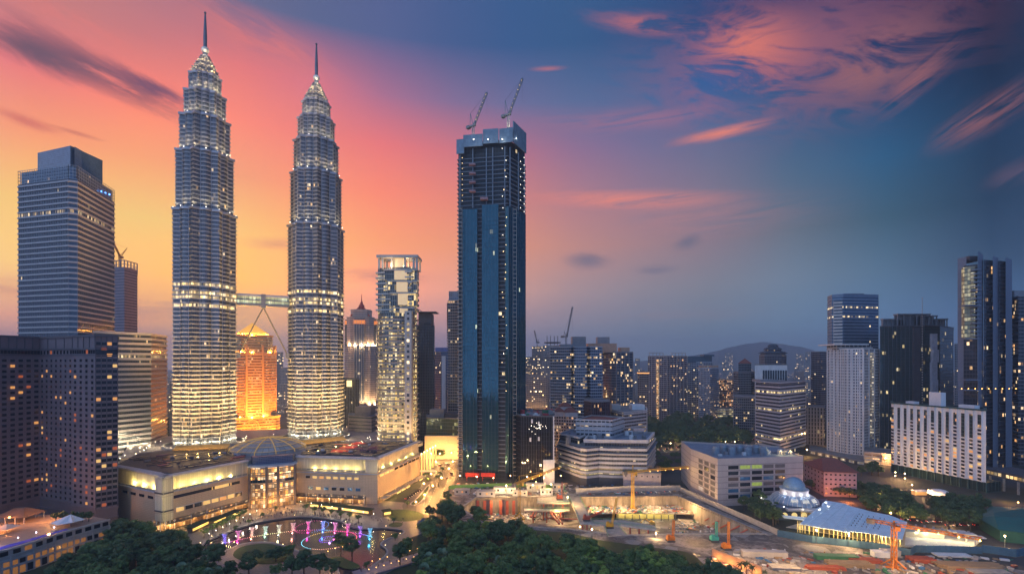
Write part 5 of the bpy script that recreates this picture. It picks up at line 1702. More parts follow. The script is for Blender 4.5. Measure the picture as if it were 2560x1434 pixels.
# ---- white zigzag hotel
zh = thing('zigzag_hotel', 'white hotel slab with a pleated front and columns of small windows', 'hotel', (*A(2346, 430), 0))
P0, P1 = Vector(A(2228, 476)), Vector(A(2465, 400))
dh = (P1 - P0)
LH = dh.length
dh.normalize()
nh = Vector((dh.y, -dh.x))
NB = 13
pts = []
for k in range(NB):
    a = P0 + dh * (LH * k / NB)
    pts += [tuple(a), tuple(a + dh * (LH / NB * 0.62) + nh * 1.5), tuple(a + dh * (LH / NB * 0.66) + nh * 1.5 - nh * 1.4)]
pts.append(tuple(P1))
zfp = ccw(pts + [tuple(P1 * 1.045), tuple(P0 * 1.04)])
ztop = 68.0
MB().prism(zfp, 8.5, ztop, 0, 1, True).build('wall', [mat('hotel_white', (0.80, 0.81, 0.83), 0.6, 0, 0.06, 0.2, streak=True), ROOFG], zh)
MB().prism(ccw([tuple(P0 - nh), tuple(P1 - nh), tuple(P1 - nh * 17), tuple(P0 - nh * 17)]), 0, 8.5).build('base_storey', facade('teal_base', (0.02, 0.06, 0.06), (0.02, 0.05, 0.05), 4, 9, 0.9, 0.9, 0.03, gm=0.2), zh)
fins_on(zh, tuple(P0 - nh), tuple(P1 - nh), 13, 0, 8.5, 0.6, 1.0, mat('teal_trim', (0.03, 0.10, 0.10), 0.5), 'column')
bud = [100]
zr = random.Random(21)
for k in range(NB - 1, -1, -1):
    a = P0 + dh * (LH * k / NB)
    b = a + dh * (LH / NB * 0.62) + nh * 1.5
    e = b - a
    tall = 3 + zr.randrange(3)
    windows_on(zh, tuple(a), tuple(b), 1, 17, 8.9, 3.15, e.length * .9, 1.8, WINS[:3], [0.86, 0.10, 0.04], 0.8, 0.14, u0=e.length * .02, u1=e.length * .98, budget=bud, rr=zr, skip=lambda i, j, q=k: j > 16 - (6 if q % 3 else 3))
    MB().obox(a + e * 0.5 + nh * 0.02, math.atan2(e.y, e.x), e.length * .44, 0.12, 8.9 + 3.15 * (11.2 if k % 3 else 14.2), ztop - 3.4).build('tall_window', facade('tall_hotel_glass', (0.02, 0.06, 0.06), (0.025, 0.04, 0.045), 2, 3.15, 0.9, 0.7, 0.12, (1.0, 0.4, 0.15), 0.8, 0.15, 0.2), zh)
MB().ring(offset(zfp, -1.5), offset(zfp, 0.6), ztop, ztop + 1.2).build('parapet', mat('teal_trim', (0, 0, 0)), zh)
for s, w, h in ((0.18, 4, 3), (0.46, 5, 13), (0.78, 6, 3.5)):
    p = P0 + dh * LH * s - nh * 8
    MB().obox(p, math.atan2(dh.y, dh.x), w, 3, ztop, ztop + h).build('roof_house', mat('hotel_white', (0, 0, 0)), zh)

# ---- tall slab tower near the right edge and its neighbour
dW = 470
wt_ = thing('slab_tower', 'tallest dark tower at the right with pale upright fins and curved balconies', 'skyscraper', (*A(2460, dW), 0))
CL = mat('pale_clad', (0.17, 0.20, 0.27), 0.5, 0.1, 0.1)
WG = facade('slab_tower_glass', (0.05, 0.055, 0.07), (0.03, 0.04, 0.06), 2.2, 3.9, 0.9, 0.8, 0.055, (1.0, 0.50, 0.16), 1.4, 0.14, 0.3)
WGL = facade('slab_tower_lit', (0.12, 0.12, 0.10), (0.24, 0.25, 0.16), 2.2, 3.9, 0.92, 0.8, 0.55, (0.95, 0.85, 0.45), 0.42, 0.2, 0.2)
for px0, px1, d0_, d1_, top, bot, m in ((2394, 2416, 474, 468, 642, 907 + 280, CL), (2409, 2444, 469, 460, 664, 1190, WG), (2445, 2458, 455, 470, 635, 1200, CL), (2459, 2482, 466, 470, 650, 1200, WG), (2482, 2496, 466, 476, 640, 1200, CL), (2496, 2514, 474, 478, 648, 1200, WG), (2514, 2530, 474, 484, 640, 1200, CL)):
    a, b = A(px0, d0_), A(px1, d1_)
    MB().prism(ccw([a, b, (b[0] * 1.09, b[1] * 1.09), (a[0] * 1.09, a[1] * 1.09)]), 0, Z(top, 468)).build('fin_wall' if m is CL else 'glass_bay', [m, DARKW], wt_)
a, b = A(2411, 464), A(2438, 458)
MB().prism(ccw([a, b, (b[0], b[1] + 3), (a[0], a[1] + 3)]), Z(846, 462), Z(667, 462)).build('lit_bay', [WGL, DARKW], wt_)
sb = MB().prism(ccw([(p[0], p[1]) for p in oval(A(2440, 458), 4.4, 3.6, 14)]), Z(840, 460), Z(840, 460) + 1.0, 0, 0, True).build('balcony', CL, wt_)
for k in range(1, 17):
    dup(sb, (0, 0, 3.9 * k))
for py in (848, 950, 975, 766):
    a, b = A(2400, 456), A(2448, 452)
    MB().box(a[0], b[1] - 2, Z(py, 456), b[0], b[1] + 6, Z(py, 456) + 1.0).build('terrace', CL, wt_)
for k in range(9):
    x, y = A(2404 + k * 17, 450)
    MB().ball((x, y, Z(975, 452) + 1.6), 0.4, 6, 4).build('terrace_lamp', GLOWO, wt_)
roof_box(wt_, 2424, 2444, 474, Z(650, 468), Z(636, 468), 10, DARKW)
t, fp, z = block('dark_slab_tower', 'dark tower cut by the right edge with orange lit rooms', 'skyscraper', [(2531, 520), (2546, 508), (2660, 500)], 40, 745, facade('edge_tower_glass', (0.06, 0.06, 0.08), (0.03, 0.035, 0.05), 2.6, 3.9, 0.8, 0.7, 0.10, (1.0, 0.46, 0.14), 1.4), None, (3.9, 0.5, 0.4, GREYW, True))
roof_box(t, 2536, 2600, 520, z, Z(724, 515), 12, GREYW)

# ---- beige windowed box
bx_ = thing('beige_block', 'beige square block of big recessed windows with cooling towers on its roof', 'building', (*A(1794, 362), 0))
q0, q1, q2 = A(1727, 404), A(1794, 362), A(2008, 373)
bfp = ccw([q0, q1, q2, (q2[0] + 6, q2[1] + 44), (q0[0] + 6, q0[1] + 40)])
BEI = mat('beige_panel', (0.50, 0.43, 0.41), 0.65, 0, 0.08, 0.3, streak=True)
MB().prism(bfp, 0, 36, 0, 1, False, False).build('wall', [BEI, ROOFG], bx_)
MB().prism(offset(bfp, -0.8), 0, 34.6, 0, 0).build('roof', ROOFB, bx_)
for k in range(1, 8):
    MB().ring(offset(bfp, -0.4), offset(bfp, 0.12), 4.4 * k, 4.4 * k + 0.28).build('string_course', mat('beige_joint', (0.20, 0.17, 0.17), 0.7), bx_)
bw = [GLASSD, mat('louvre_grey', (0.16, 0.15, 0.16), 0.5, 0.3), GLASSB, mat('lit_green_office', (0.2, 0.25, 0.05), 0.4, 0, 0.6, 0.6, (0.75, 0.95, 0.2), 0.28), mat('window_brown', (0.12, 0.07, 0.05), 0.3)]
br_ = random.Random(14)
windows_on(bx_, q1, q2, 5, 6, 4.8, 4.4, 8.4, 2.7, bw, [0.38, 0.28, 0.1, 0.16, 0.08], 0.8, 0.12, u0=8, u1=57, rr=br_, frame=None)
windows_on(bx_, q0, q1, 3, 6, 4.8, 4.4, 6.6, 2.9, [bw[1], bw[0], WHITE], [0.75, 0.15, 0.10], 0.8, 0.12, u0=12, u1=40, rr=br_)
for k in range(7):
    x, y = A(1790 + k * 20, 385 + (k % 2) * 7)
    ct = MB().lathe((x, y), [(3.0, 34.6), (3.0, 39.6), (2.4, 40.4), (2.4, 41.2), (0, 41.2)], 14).build('cooling_tower', mat('cooling_grey', (0.24, 0.31, 0.38), 0.5, 0.3), bx_)
for k in range(12):
    x, y = A(1800 + k * 15, 380 + (k * 5) % 17)
    MB().obox((x, y), 0.05, 1.4, 1.0, 34.6, 36 + (k % 3)).build('roof_plant', GREYW if k % 2 else WHITE, bx_)
for px in (1950, 1974):
    x, y = A(px, 386)
    MB().lathe((x, y), [(2.2, 34.6), (2.2, 37.4), (0, 37.8)], 12).build('vent_drum', PALE, bx_)
    lamp((x - 1, y - 3.5, 38.6), 1400, (1.0, 0.72, 0.3), 0.3)
    MB().ball((x - 1, y - 2.6, 37.9), 0.35, 6, 4).build('roof_lamp', GLOWW, bx_)
lamp((A(1856, 372)[0], 374, 33), 0.01)

# ---- pink quarters with the dark red roof
pk_ = thing('pink_quarters', 'pinkish block with a dark red hipped roof and small windows beside the beige block', 'building', (*A(2070, 392), 0))
r0, r1, r2 = A(2010, 425), A(2060, 390), A(2142, 386)
pfp = ccw([r0, r1, r2, (r2[0] + 4, r2[1] + 20), (r0[0] + 24, r0[1] + 10)])
MB().prism(pfp, 0, 20, 0, 1).build('wall', [mat('pink_render', (0.44, 0.34, 0.34), 0.7, 0, 0.12, 0.3, streak=True), ROOFR], pk_)
cx_, cy_ = sum(p[0] for p in pfp) / 5, sum(p[1] for p in pfp) / 5
MB().prism(offset(pfp, 1.4), 20, 27, 0, 0, True, True, [(cx_ + (x - cx_) * .45, cy_ + (y - cy_) * .12) for x, y in offset(pfp, 1.4)]).build('roof', ROOFR, pk_)
windows_on(pk_, r1, r2, 7, 5, 1, 3.8, 1.4, 1.2, [GLASSD, GLASSL], [0.95, 0.05], 0.9, .12)
windows_on(pk_, r0, r1, 6, 5, 1, 3.8, 1.4, 1.2, [GLASSD], [1], 0.9, .12)
lamp((A(2050, 372)[0], 370, 3), 16000, (1.0, 0.22, 0.06), 0.5)
lamp((A(2120, 372)[0], 372, 3), 7000, (1.0, 0.28, 0.08), 0.5)
# ================================================================ the shopping centre, its roof, dome and podium
CLAD = None


def clad_mat():
    m = bpy.data.materials.new('limestone_cladding')
    m.use_nodes = True
    t = NT(m.node_tree)
    b = m.node_tree.nodes['Principled BSDF']
    u, v, _ = t.sep(t.n('ShaderNodeUVMap').outputs[0])
    line = t.m('LESS_THAN', t.m('FRACT', t.m('DIVIDE', v, 1.15)), 0.13)
    joint = t.m('LESS_THAN', t.m('FRACT', t.m('DIVIDE', u, 2.4)), 0.05)
    n0 = t.noise(t.n('ShaderNodeNewGeometry').outputs['Position'], 0.2, 5.0)
    c = t.mix(t.m('MULTIPLY', t.m('MAXIMUM', line, joint), 0.55), (0.58, 0.44, 0.29), (0.24, 0.18, 0.13))
    c = t.mix(t.rng(n0, .3, .7, 0, .35), c, (0.40, 0.30, 0.20))
    t.put(b.inputs['Base Color'], c)
    b.inputs['Roughness'].default_value = 0.55
    return m


CLAD = clad_mat()
PANEL = facade('ribbed_cream_panel', (0.46, 0.40, 0.30), (0.60, 0.54, 0.42), 1.3, 11, 0.86, 0.96, 0.0, rough=0.55, gm=0.0, tilt=0.02)
ml = thing('shopping_centre', 'cream shopping centre with two angled wings round a lit glass atrium, beside the lake', 'shopping centre', (*A(680, 370), 0))
LW = [A(282, 335), A(390, 312), A(409, 309), A(432, 314), A(619, 360)]
RW = [A(741, 377), A(914, 369), A(944, 368), A(1050, 445)]
ZL, ZR = 24.0, 34.5
back = [A(1010, 462), A(760, 452), A(560, 440), A(340, 395)]
inner = [A(628, 366), A(736, 381)]
low = ccw(LW + inner + RW + back)
MB().prism(low, 0, ZL, 0, 1).build('wall', [CLAD, ROOFG], ml)
LWi = [A(286, 342), A(390, 318), A(409, 309.3), A(432, 314.3), A(440, 321), A(619, 361)]
RWi = [A(741, 378), A(908, 373), A(914, 369.2), A(944, 368.2), A(946, 374), A(1046, 447)]
uplow = ccw(LWi + inner + RWi + [A(1004, 458), A(760, 450), A(560, 438), A(344, 392)])
MB().prism(uplow, ZL, ZR, 0, 1).build('upper_storey', [PANEL, ROOFG], ml)
RIMM = mat('pale_roof_rim', (0.50, 0.50, 0.54), 0.45, 0.2)
rim_ = MB()


def edge_strip(mb, pts, z0, z1, out, inn=0.0):
    for a, b in zip(pts, pts[1:]):
        va, vb = Vector(a), Vector(b)
        d = (vb - va).normalized()
        n = Vector((d.y, -d.x))
        p = [va - n * inn, vb - n * inn, vb + n * out, va + n * out]
        mb.prism(ccw([tuple(q) for q in p]), z0, z1, 0, 0, True)


edge_strip(rim_, [LWi[0], LWi[1], LWi[2], LWi[3], LWi[5]], ZR - 0.4, ZR + 0.7, 1.6, 3.0)
edge_strip(rim_, [RWi[0], RWi[2], RWi[3], RWi[5]], ZR - 0.4, ZR + 0.72, 1.6, 3.0)
rim_.build('roof_rim', RIMM, ml)
for pts, zz in ((LW, ZL - .2), (RW, ZL - 1.6)):
    led = MB()
    edge_strip(led, pts, zz, zz + .7, 0.7, 0.4)
    led.build('ledge', mat('ledge_grey', (0.36, 0.38, 0.44), 0.5), ml)
# lamps that wash the upper storey
YEL = (1.0, 0.76, 0.22)


def wash(a, b, n, z, off, pw, t0=0.1, t1=0.95):
    a, b = Vector(a), Vector(b)
    d = (b - a).normalized()
    nn = Vector((d.y, -d.x))
    for k in range(n):
        p = a.lerp(b, t0 + (t1 - t0) * (k + .5) / n) + nn * off
        lamp((p.x, p.y, z), pw, YEL, 0.25)


wash(LW[0], LW[1], 3, ZL + 1.6, -2.2, 3000, 0.25, 0.95)
wash(LW[3], LW[4], 5, ZL + 1.6, -2.0, 2400, 0.08, 0.85)
wash(RW[0], RW[1], 5, ZL + 1.2, -0.6, 1700, 0.18, 0.92)
wash(RW[2], RW[3], 5, ZL + 1.6, -2.2, 1900, 0.08, 0.95)
# glass balustrade on the ledge
for pts in ((LW[0], LW[1]), (LW[3], LW[4]), (RW[0], RW[1]), (RW[2], RW[3])):
    bal = MB()
    a, b = Vector(pts[0]), Vector(pts[1])
    n = int((b - a).length / 4)
    for k in range(n):
        c = a.lerp(b, (k + .5) / n)
        d = (b - a).normalized()
        bal.obox(c, math.atan2(d.y, d.x), 1.9, 0.04, ZL + 0.5, ZL + 1.7)
    bal.build('balustrade', mat('balustrade_glass', (0.3, 0.32, 0.30), 0.1, 0, 0.1, 0.3), ml)
# corner bays glow like lanterns
for a, b in ((LW[1], LW[2]), (LW[2], LW[3])):
    va, vb = Vector(a), Vector(b)
    d = (vb - va).normalized()
    n = Vector((d.y, -d.x))
    MB().prism(ccw([tuple(va + n * .05), tuple(vb + n * .05), tuple(vb + n * .6), tuple(va + n * .6)]), 6, ZR - .6, 0, 0).build('corner_bay', PANEL, ml)
    for zz in (12, 23.6):
        MB().prism(ccw([tuple(va + n * .1), tuple(vb + n * .1), tuple(vb + n * 1.0), tuple(va + n * 1.0)]), zz, zz + .9, 0, 0, True).build('band', DARKW, ml)
for zz, pw in ((7, 900), (18, 1400), (29, 1200)):
    c = Vector(A(412, 303))
    lamp((c.x, c.y, zz), pw, YEL, 0.3)
c = Vector(A(930, 362))
lamp((c.x, c.y, 27), 700, YEL, 0.3)
# window rows
SILL = mat('window_hood', (0.50, 0.50, 0.52), 0.4, 0.3)
wb = [GLASSD, GLASSY, GLASSL, GLASSB]


def row(a, b, n, z, w, h, probs, u0, u1, hood=True):
    a_, b_ = Vector(a), Vector(b)
    L = (b_ - a_).length
    windows_on(ml, a, b, n, 1, z, 3, w, h, wb, probs, 0, 0.16, u0=u0 * L, u1=u1 * L)
    if hood:
        d = (b_ - a_).normalized()
        n_ = Vector((d.y, -d.x))
        for k in range(n):
            c = a_ + d * L * (u0 + (u1 - u0) * (k + .5) / n) + n_ * .4
            MB().obox(c, math.atan2(d.y, d.x), w / 2 + .3, .45, z + h, z + h + .3).build('window_hood', SILL, ml)


row(LW[3], LW[4], 7, 19.3, 8.2, 2.0, [0.72, 0.28, 0, 0], 0.03, 0.86, False)
row(LW[3], LW[4], 8, 10.2, 4.6, 2.7, [0.12, 0.7, 0.18, 0], 0.03, 0.92)
row(LW[0], LW[1], 4, 19.3, 6.0, 1.8, [1, 0, 0, 0], 0.2, 0.98, False)
row(RW[0], RW[1], 8, 18.2, 3.4, 2.0, [0.1, 0.85, 0.05, 0], 0.12, 0.92)
row(RW[0], RW[1], 7, 9.4, 3.8, 2.4, [0.35, 0.35, 0, 0.3], 0.15, 0.95)
row(RW[2], RW[3], 9, 20.0, 6.4, 1.6, [0.75, 0.25, 0, 0], 0.03, 0.98, False)
ARC = facade('arcade_shopfront', (0.22, 0.17, 0.13), (0.14, 0.09, 0.05), 1.9, 2.9, 0.8, 0.78, 0.55, (1.0, 0.44, 0.10), 0.85, 0.3, 0.0, tilt=0)
for a, b in ((LW[3], LW[4]), (RW[0], RW[1]), (LW[1], LW[2]), (LW[2], LW[3])):
    va, vb = Vector(a), Vector(b)
    d = (vb - va).normalized()
    n = Vector((d.y, -d.x))
    MB().prism(ccw([tuple(va), tuple(vb), tuple(vb + n * .25), tuple(va + n * .25)]), 0.1, 6.4).build('shopfront', ARC, ml)
    L = (vb - va).length
    k = max(2, int(L / 9))
    for q in range(k + 1):
        c = va.lerp(vb, q / k) + n * 2.0
        MB().tube((c.x, c.y, 0), (c.x, c.y, 6.4), .28, 6).build('column', RIMM, ml)
    MB().prism(ccw([tuple(va), tuple(vb), tuple(vb + n * 4.2), tuple(va + n * 4.2)]), 4.4, 4.7, 0, 0, True).build('canopy', mat('canopy_glass', (0.20, 0.15, 0.11), 0.25), ml)
    m_ = max(2, int(L / 8))
    for q in range(m_):
        c = va.lerp(vb, (q + .5) / m_) + n * 2.6
        lamp((c.x, c.y, 3.6), 1500, (1.0, 0.54, 0.16), .2)
        MB().ball((c.x, c.y, 4.1), .22, 5, 4).build('canopy_lamp', GLOWO, ml)
a, b = Vector(RW[2]), Vector(RW[3])
d = (b - a).normalized()
n = Vector((d.y, -d.x))
MB().prism(ccw([tuple(a + n * .02), tuple(b + n * .02), tuple(b + n * .3), tuple(a + n * .3)]), 0, 4.5).build('shopfront', ARC, ml)
for k in range(9):
    c = a.lerp(b, (k + .5) / 9) + n * 4
    MB().obox(c, math.atan2(d.y, d.x), 3.6, 2.6, 4.2 + (k % 2) * .5, 4.5 + (k % 2) * .5).build('canopy', mat('cream_canopy', (0.6, 0.5, 0.35), 0.5), ml)
    lamp((c.x, c.y, 3.2), 900, (1.0, 0.62, 0.18), .3)
    if k in (2, 3, 4, 7):
        MB().obox(c + n * 2.9, math.atan2(d.y, d.x), 3.4, .08, 3.2, 4.2).build('lit_fascia', glow('fascia_glow', (1.0, 0.62, 0.14), 1.3), ml)
# atrium
ag = thing('glass_atrium', 'orange glowing five storey glass atrium between the two wings of the shopping centre', 'atrium', (*A(680, 364), 0))
a0, a1 = Vector(A(624, 357)), Vector(A(738, 369))
d = (a1 - a0).normalized()
n = Vector((d.y, -d.x))
AT = facade('atrium_glass', (0.30, 0.22, 0.14), (0.25, 0.16, 0.08), 1.9, 2.9, 0.88, 0.84, 0.97, (1.0, 0.37, 0.035), 2.2, 0.25, 0.0, tilt=0)
arc = []
for k in range(9):
    s = k / 8
    arc.append(tuple(a0.lerp(a1, s) + n * (3.2 * math.sin(math.pi * s))))
afp = ccw(arc + [tuple(a1 - n * 9), tuple(a0 - n * 9)])
MB().prism(afp, 0, 30.0, 0, 1).build('glazing', [AT, ROOFG], ag)
for k, zz in enumerate((6.6, 12.4, 18.2, 24.0)):
    MB().ring(offset(afp, -.5), offset(afp, .9), zz, zz + .8).build('floor_slab', mat('atrium_slab', (0.40, 0.26, 0.14), 0.5), ag)
MB().ring(offset(afp, -.5), offset(afp, .35), 18.9, 21.0).build('dark_storey', facade('atrium_dark', (0.1, 0.12, 0.13), (0.03, 0.07, 0.08), 4, 5.8, 0.9, 0.9, 0.2, (1.0, 0.4, 0.1), 0.8), ag)
for k in (0, 3, 5, 8):
    x, y = arc[k]
    MB().box(x - .7 + n.x * 1.0, y - .7 + n.y * 1.0, 0, x + .7 + n.x * 1.0, y + .7 + n.y * 1.0, 30.6).build('column', mat('atrium_column', (0.16, 0.12, 0.10), 0.5), ag)
mb = MB()
for k in range(1, 8):
    x, y = arc[k]
    mb.box(x - .1 + n.x * .2, y - .1 + n.y * .2, 0, x + .1 + n.x * .2, y + .1 + n.y * .2, 30)
mb.build('mullion', STEELD, ag)
MB().prism(offset(afp, 1.2), 30.0, 31.4, 0, 0, True).build('roof_slab', RIMM, ag)
MB().prism(ccw([tuple(a0 - n * 4 + d * 2), tuple(a1 - n * 4 - d * 2), tuple(a1 - n * 10), tuple(a0 - n * 10)]), 31.4, 37, 0, 0).build('louvre_wall', facade('blue_louvre', (0.14, 0.15, 0.22), (0.08, 0.09, 0.17), 1.2, 1.2, 0.8, 0.5, 0.0, gm=0.2), ag)
for k in range(6):
    p = a0.lerp(a1, (k + .5) / 6) + n * 9
    lamp((p.x, p.y, 3.5), 1400, (1.0, 0.50, 0.14), .5)
# roofscape
rr = random.Random(31)
SKYL = mat('skylight_glass', (0.025, 0.03, 0.045), 0.12, 0.1, 0.3, 0.2, spec=0.7)
SKYR = mat('skylight_red_reflection', (0.05, 0.01, 0.01), 0.15, 0, 0.2, 0.3, (1.0, 0.05, 0.03), 0.5)  # reflection of a red sign, put into the panes as emission
ROOFD = mat('bitumen_roof', (0.06, 0.055, 0.06), 0.5, 0, 0.4, 0.3)


def quad_pt(q, s, t):
    a, b, c, e = [Vector(p) for p in q]
    return a.lerp(b, s).lerp(e.lerp(c, s), t)


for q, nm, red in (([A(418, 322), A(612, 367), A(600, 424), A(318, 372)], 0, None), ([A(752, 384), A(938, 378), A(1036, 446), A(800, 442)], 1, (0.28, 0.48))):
    MB().prism(ccw(q if nm else [A(294, 346), A(392, 323), A(432, 319), A(612, 366), A(600, 424), A(345, 388)]), ZR + 0.02, ZR + 0.5, 0, 0).build('roof_deck', ROOFD, ml)
    for i in range(6):
        for j in range(11):
            if rr.random() < 0.22:
                continue
            s, t_ = (i + rr.uniform(.3, .7)) / 6, (j + .5) / 11
            c = quad_pt(q, s, t_)
            e = (quad_pt(q, s + .05, t_) - c)
            an = math.atan2(e.y, e.x)
            w = rr.uniform(3.0, 7.5)
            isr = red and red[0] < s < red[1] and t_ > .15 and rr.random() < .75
            mb = MB()
            h0 = ZR + .55
            tilt = rr.uniform(-.25, .55)
            ca, sa = math.cos(an), math.sin(an)
            pts = [(-w, -1.3, 0), (w, -1.3, 0), (w, 1.3, tilt), (-w, 1.3, tilt)]
            P = [(c.x + x * ca - y * sa, c.y + x * sa + y * ca, h0 + .35 + max(0, z)) for x, y, z in pts]
            B = [(x, y, h0 - .1) for x, y, z in P]
            mb.face(P)
            for a_ in range(4):
                b_ = (a_ + 1) % 4
                mb.face([B[a_], B[b_], P[b_], P[a_]])
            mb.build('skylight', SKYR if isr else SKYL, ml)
    for k in range(16):
        c = quad_pt(q, rr.random(), rr.random())
        MB().obox(c, rr.random(), rr.uniform(.6, 2), rr.uniform(.5, 1), ZR + .5, ZR + rr.uniform(1.2, 2.4)).build('roof_plant', rr.choice([GREYW, RIMM, DARKW]), ml)
DOMG = facade('dome_panel', (0.32, 0.26, 0.20), (0.40, 0.38, 0.38), 4.5, 3.0, 0.88, 0.88, 0.0, rough=0.45, gm=0.1, tilt=0.04)
GOLDL = mat('gold_lit_rib', (0.5, 0.35, 0.12), 0.5, 0, 0.3, 0.5, (1.0, 0.55, 0.12), 0.28)
dc = A(672, 412)
dm = thing('roof_dome', 'low faceted glass dome with gold lit ribs on the shopping centre roof', 'dome', (*dc, ZR))
prof = [(30.5, ZR - 1), (29.5, ZR + 2.0), (24, ZR + 5.0), (18, ZR + 7.2), (11, ZR + 8.8), (4.5, ZR + 9.6), (0, ZR + 9.8)]
MB().lathe(dc, prof, 24).build('shell', DOMG, dm)
for k in range(12):
    a = 2 * math.pi * k / 12 + .12
    mb = MB()
    for (r0, z0), (r1, z1) in zip(prof, prof[1:]):
        mb.bar((dc[0] + r0 * math.cos(a), dc[1] + r0 * math.sin(a), z0 + .3), (dc[0] + r1 * math.cos(a), dc[1] + r1 * math.sin(a), z1 + .3), .5)
    mb.build('rib', GOLDL, dm)
for r0, z0 in prof[1:-1]:
    mb = MB()
    for k in range(24):
        a, b = 2 * math.pi * k / 24, 2 * math.pi * (k + 1) / 24
        mb.bar((dc[0] + r0 * math.cos(a), dc[1] + r0 * math.sin(a), z0 + .25), (dc[0] + r0 * math.cos(b), dc[1] + r0 * math.sin(b), z0 + .25), .25)
    mb.build('hoop', GOLDL, dm)
GOLDC = facade('gold_canopy', (0.45, 0.28, 0.08), (0.62, 0.40, 0.12), 1.6, 1.6, 0.85, 0.85, 0.0, rough=0.5, gm=0.1)
for (p0, p1, dep, lab) in ((A(430, 394), A(568, 404), 8, 'gold lit strip canopy on the roof left of the dome'), (A(757, 424), A(866, 450), 8, 'gold lit strip canopy on the roof right of the dome')):
    va, vb = Vector(p0), Vector(p1)
    d = (vb - va).normalized()
    n = Vector((-d.y, d.x))
    o = MB()
    P = [(*va, ZR + 2), (*vb, ZR + 2), (*(vb + n * dep), ZR + 4.4), (*(va + n * dep), ZR + 4.4)]
    L = (vb - va).length
    o.face(P, 0, [(0, 0), (L, 0), (L, dep), (0, dep)])
    o.face([(x, y, z - .5) for x, y, z in P[::-1]])
    for k in range(4):
        o.face([P[k], (P[k][0], P[k][1], P[k][2] - .5), (P[(k + 1) % 4][0], P[(k + 1) % 4][1], P[(k + 1) % 4][2] - .5), P[(k + 1) % 4]])
    for s in (0.02, .25, .5, .75, .98):
        c = va.lerp(vb, s) + n * dep * .5
        o.box(c.x - .2, c.y - .2, ZR - 1, c.x + .2, c.y + .2, ZR + 3)
    o = o.build('roof_canopy', GOLDC, None, org=(*va, ZR))
    tag(o, lab, 'canopy', 'gold strip canopies on the shopping centre roof')
    for s in (.1, .3, .5, .7, .9):
        c = va.lerp(vb, s) - n * 4
        lamp((c.x, c.y, ZR + 7), 1300, (1.0, .6, .16), .3)
# podium behind, carrying the twin towers and the round tower
pd = thing('tower_podium', 'pale stone podium roof from which the twin towers rise, behind the dome', 'podium', (*A(660, 480), 0))
pf = ccw([A(300, 420), A(560, 440.5), A(760, 452.5), A(1008, 463), A(1046, 470), A(1040, 560), A(860, 620), A(560, 590), A(330, 520)])
MB().prism(pf, 0, 25, 0, 1).build('deck', [CLAD, mat('podium_paving', (0.30, 0.25, 0.22), 0.6, 0, 0.4, 0.15)], pd)
for cc, rr0 in ((T1, 36), (T2, 36), (ec, 25)):
    MB().lathe(cc, [(rr0, 25), (rr0, 27.5), (rr0 - 1.5, 27.5), (rr0 - 1.5, 25)], 40).build('ring_wall', M_CONC, pd)
# ================================================================ cranes, excavation works, mosque
YELC = mat('crane_yellow', (0.55, 0.32, 0.03), 0.5, 0.1)
GREYC = mat('crane_grey', (0.22, 0.25, 0.29), 0.5, 0.3)
ORNG = mat('machine_orange', (0.62, 0.20, 0.03), 0.5)
TEAL = mat('machine_teal', (0.05, 0.38, 0.34), 0.5)


def lattice(mb, p, q, w, n=None, r=0.12, up=None):
    """four-chord lattice beam with zigzag bracing"""
    p, q = Vector(p), Vector(q)
    d = q - p
    n = n or max(3, int(d.length / (w * 1.2)))
    d.normalize()
    a = d.cross(Vector((0, 0, 1)))
    if a.length < .2:
        a = Vector((1, 0, 0))
    a.normalize()
    b = d.cross(a).normalized()
    cs = [(a + b) * w / 2, (a - b) * w / 2, (-a - b) * w / 2, (-a + b) * w / 2]
    for c in cs:
        mb.bar(p + c, q + c, r * 2)
    for k in range(n):
        s, t = p.lerp(q, k / n), p.lerp(q, (k + 1) / n)
        for i in range(4):
            c0, c1 = cs[i], cs[(i + 1) % 4]
            mb.bar(s + (c0 if k % 2 else c1), t + (c1 if k % 2 else c0), r * 1.3)
    return mb


def luffing_crane(name, label, base, zb, head, tip, atop, m, w=1.8, lamps=6, group=None, r=.24):
    """base (x, y), zb mast foot height, head/tip/atop points"""
    t = thing(name, label, 'crane', (*base, zb), group)
    h = Vector(head)
    lattice(MB(), (*base, zb), h, w, None, r).build('mast', m, t)
    cabm = MB()
    d = Vector((tip[0] - head[0], tip[1] - head[1])).normalized()
    an = math.atan2(d.y, d.x)
    cabm.obox((h.x - d.x * 2.5, h.y - d.y * 2.5), an, 5.0, 1.3, h.z, h.z + 1.4)
    cabm.obox((h.x - d.x * 6.2, h.y - d.y * 6.2), an, 1.6, 1.7, h.z - .6, h.z + 2.0)
    cabm.obox((h.x + d.x * 1.8, h.y + d.y * 1.8), an, 1.0, .9, h.z + 1.4, h.z + 3.4)
    cabm.build('slewing_deck', m, t)
    jb = Vector((h.x + d.x * 1.5, h.y + d.y * 1.5, h.z + 1.6))
    lattice(MB(), jb, tip, w * .72, None, r * .85).build('jib', m, t)
    mb = MB()
    at = Vector(atop)
    mb.bar((h.x - d.x * 4, h.y - d.y * 4, h.z + 1.2), at, .5).bar((h.x, h.y, h.z + 1.2), at, .5)
    mb.build('a_frame', m, t)
    cb = MB()
    cb.tube(at, Vector(tip) * .97 + at * .03, .09, 4)
    cb.tube(tip, (tip[0], tip[1], tip[2] - (tip[2] - h.z) * .75), .08, 4)
    cb.build('cable', DARKW, t)
    for k in range(lamps):
        p = jb.lerp(Vector(tip), (k + 1) / (lamps + .5))
        MB().ball((p.x, p.y - .9, p.z), .24, 6, 4).build('jib_lamp', GLOWW, t)
    MB().ball(tip, .8, 6, 4).build('jib_head', m, t)
    return t


def P3(px, py, d):
    return (*A(px, d), Z(py, d))


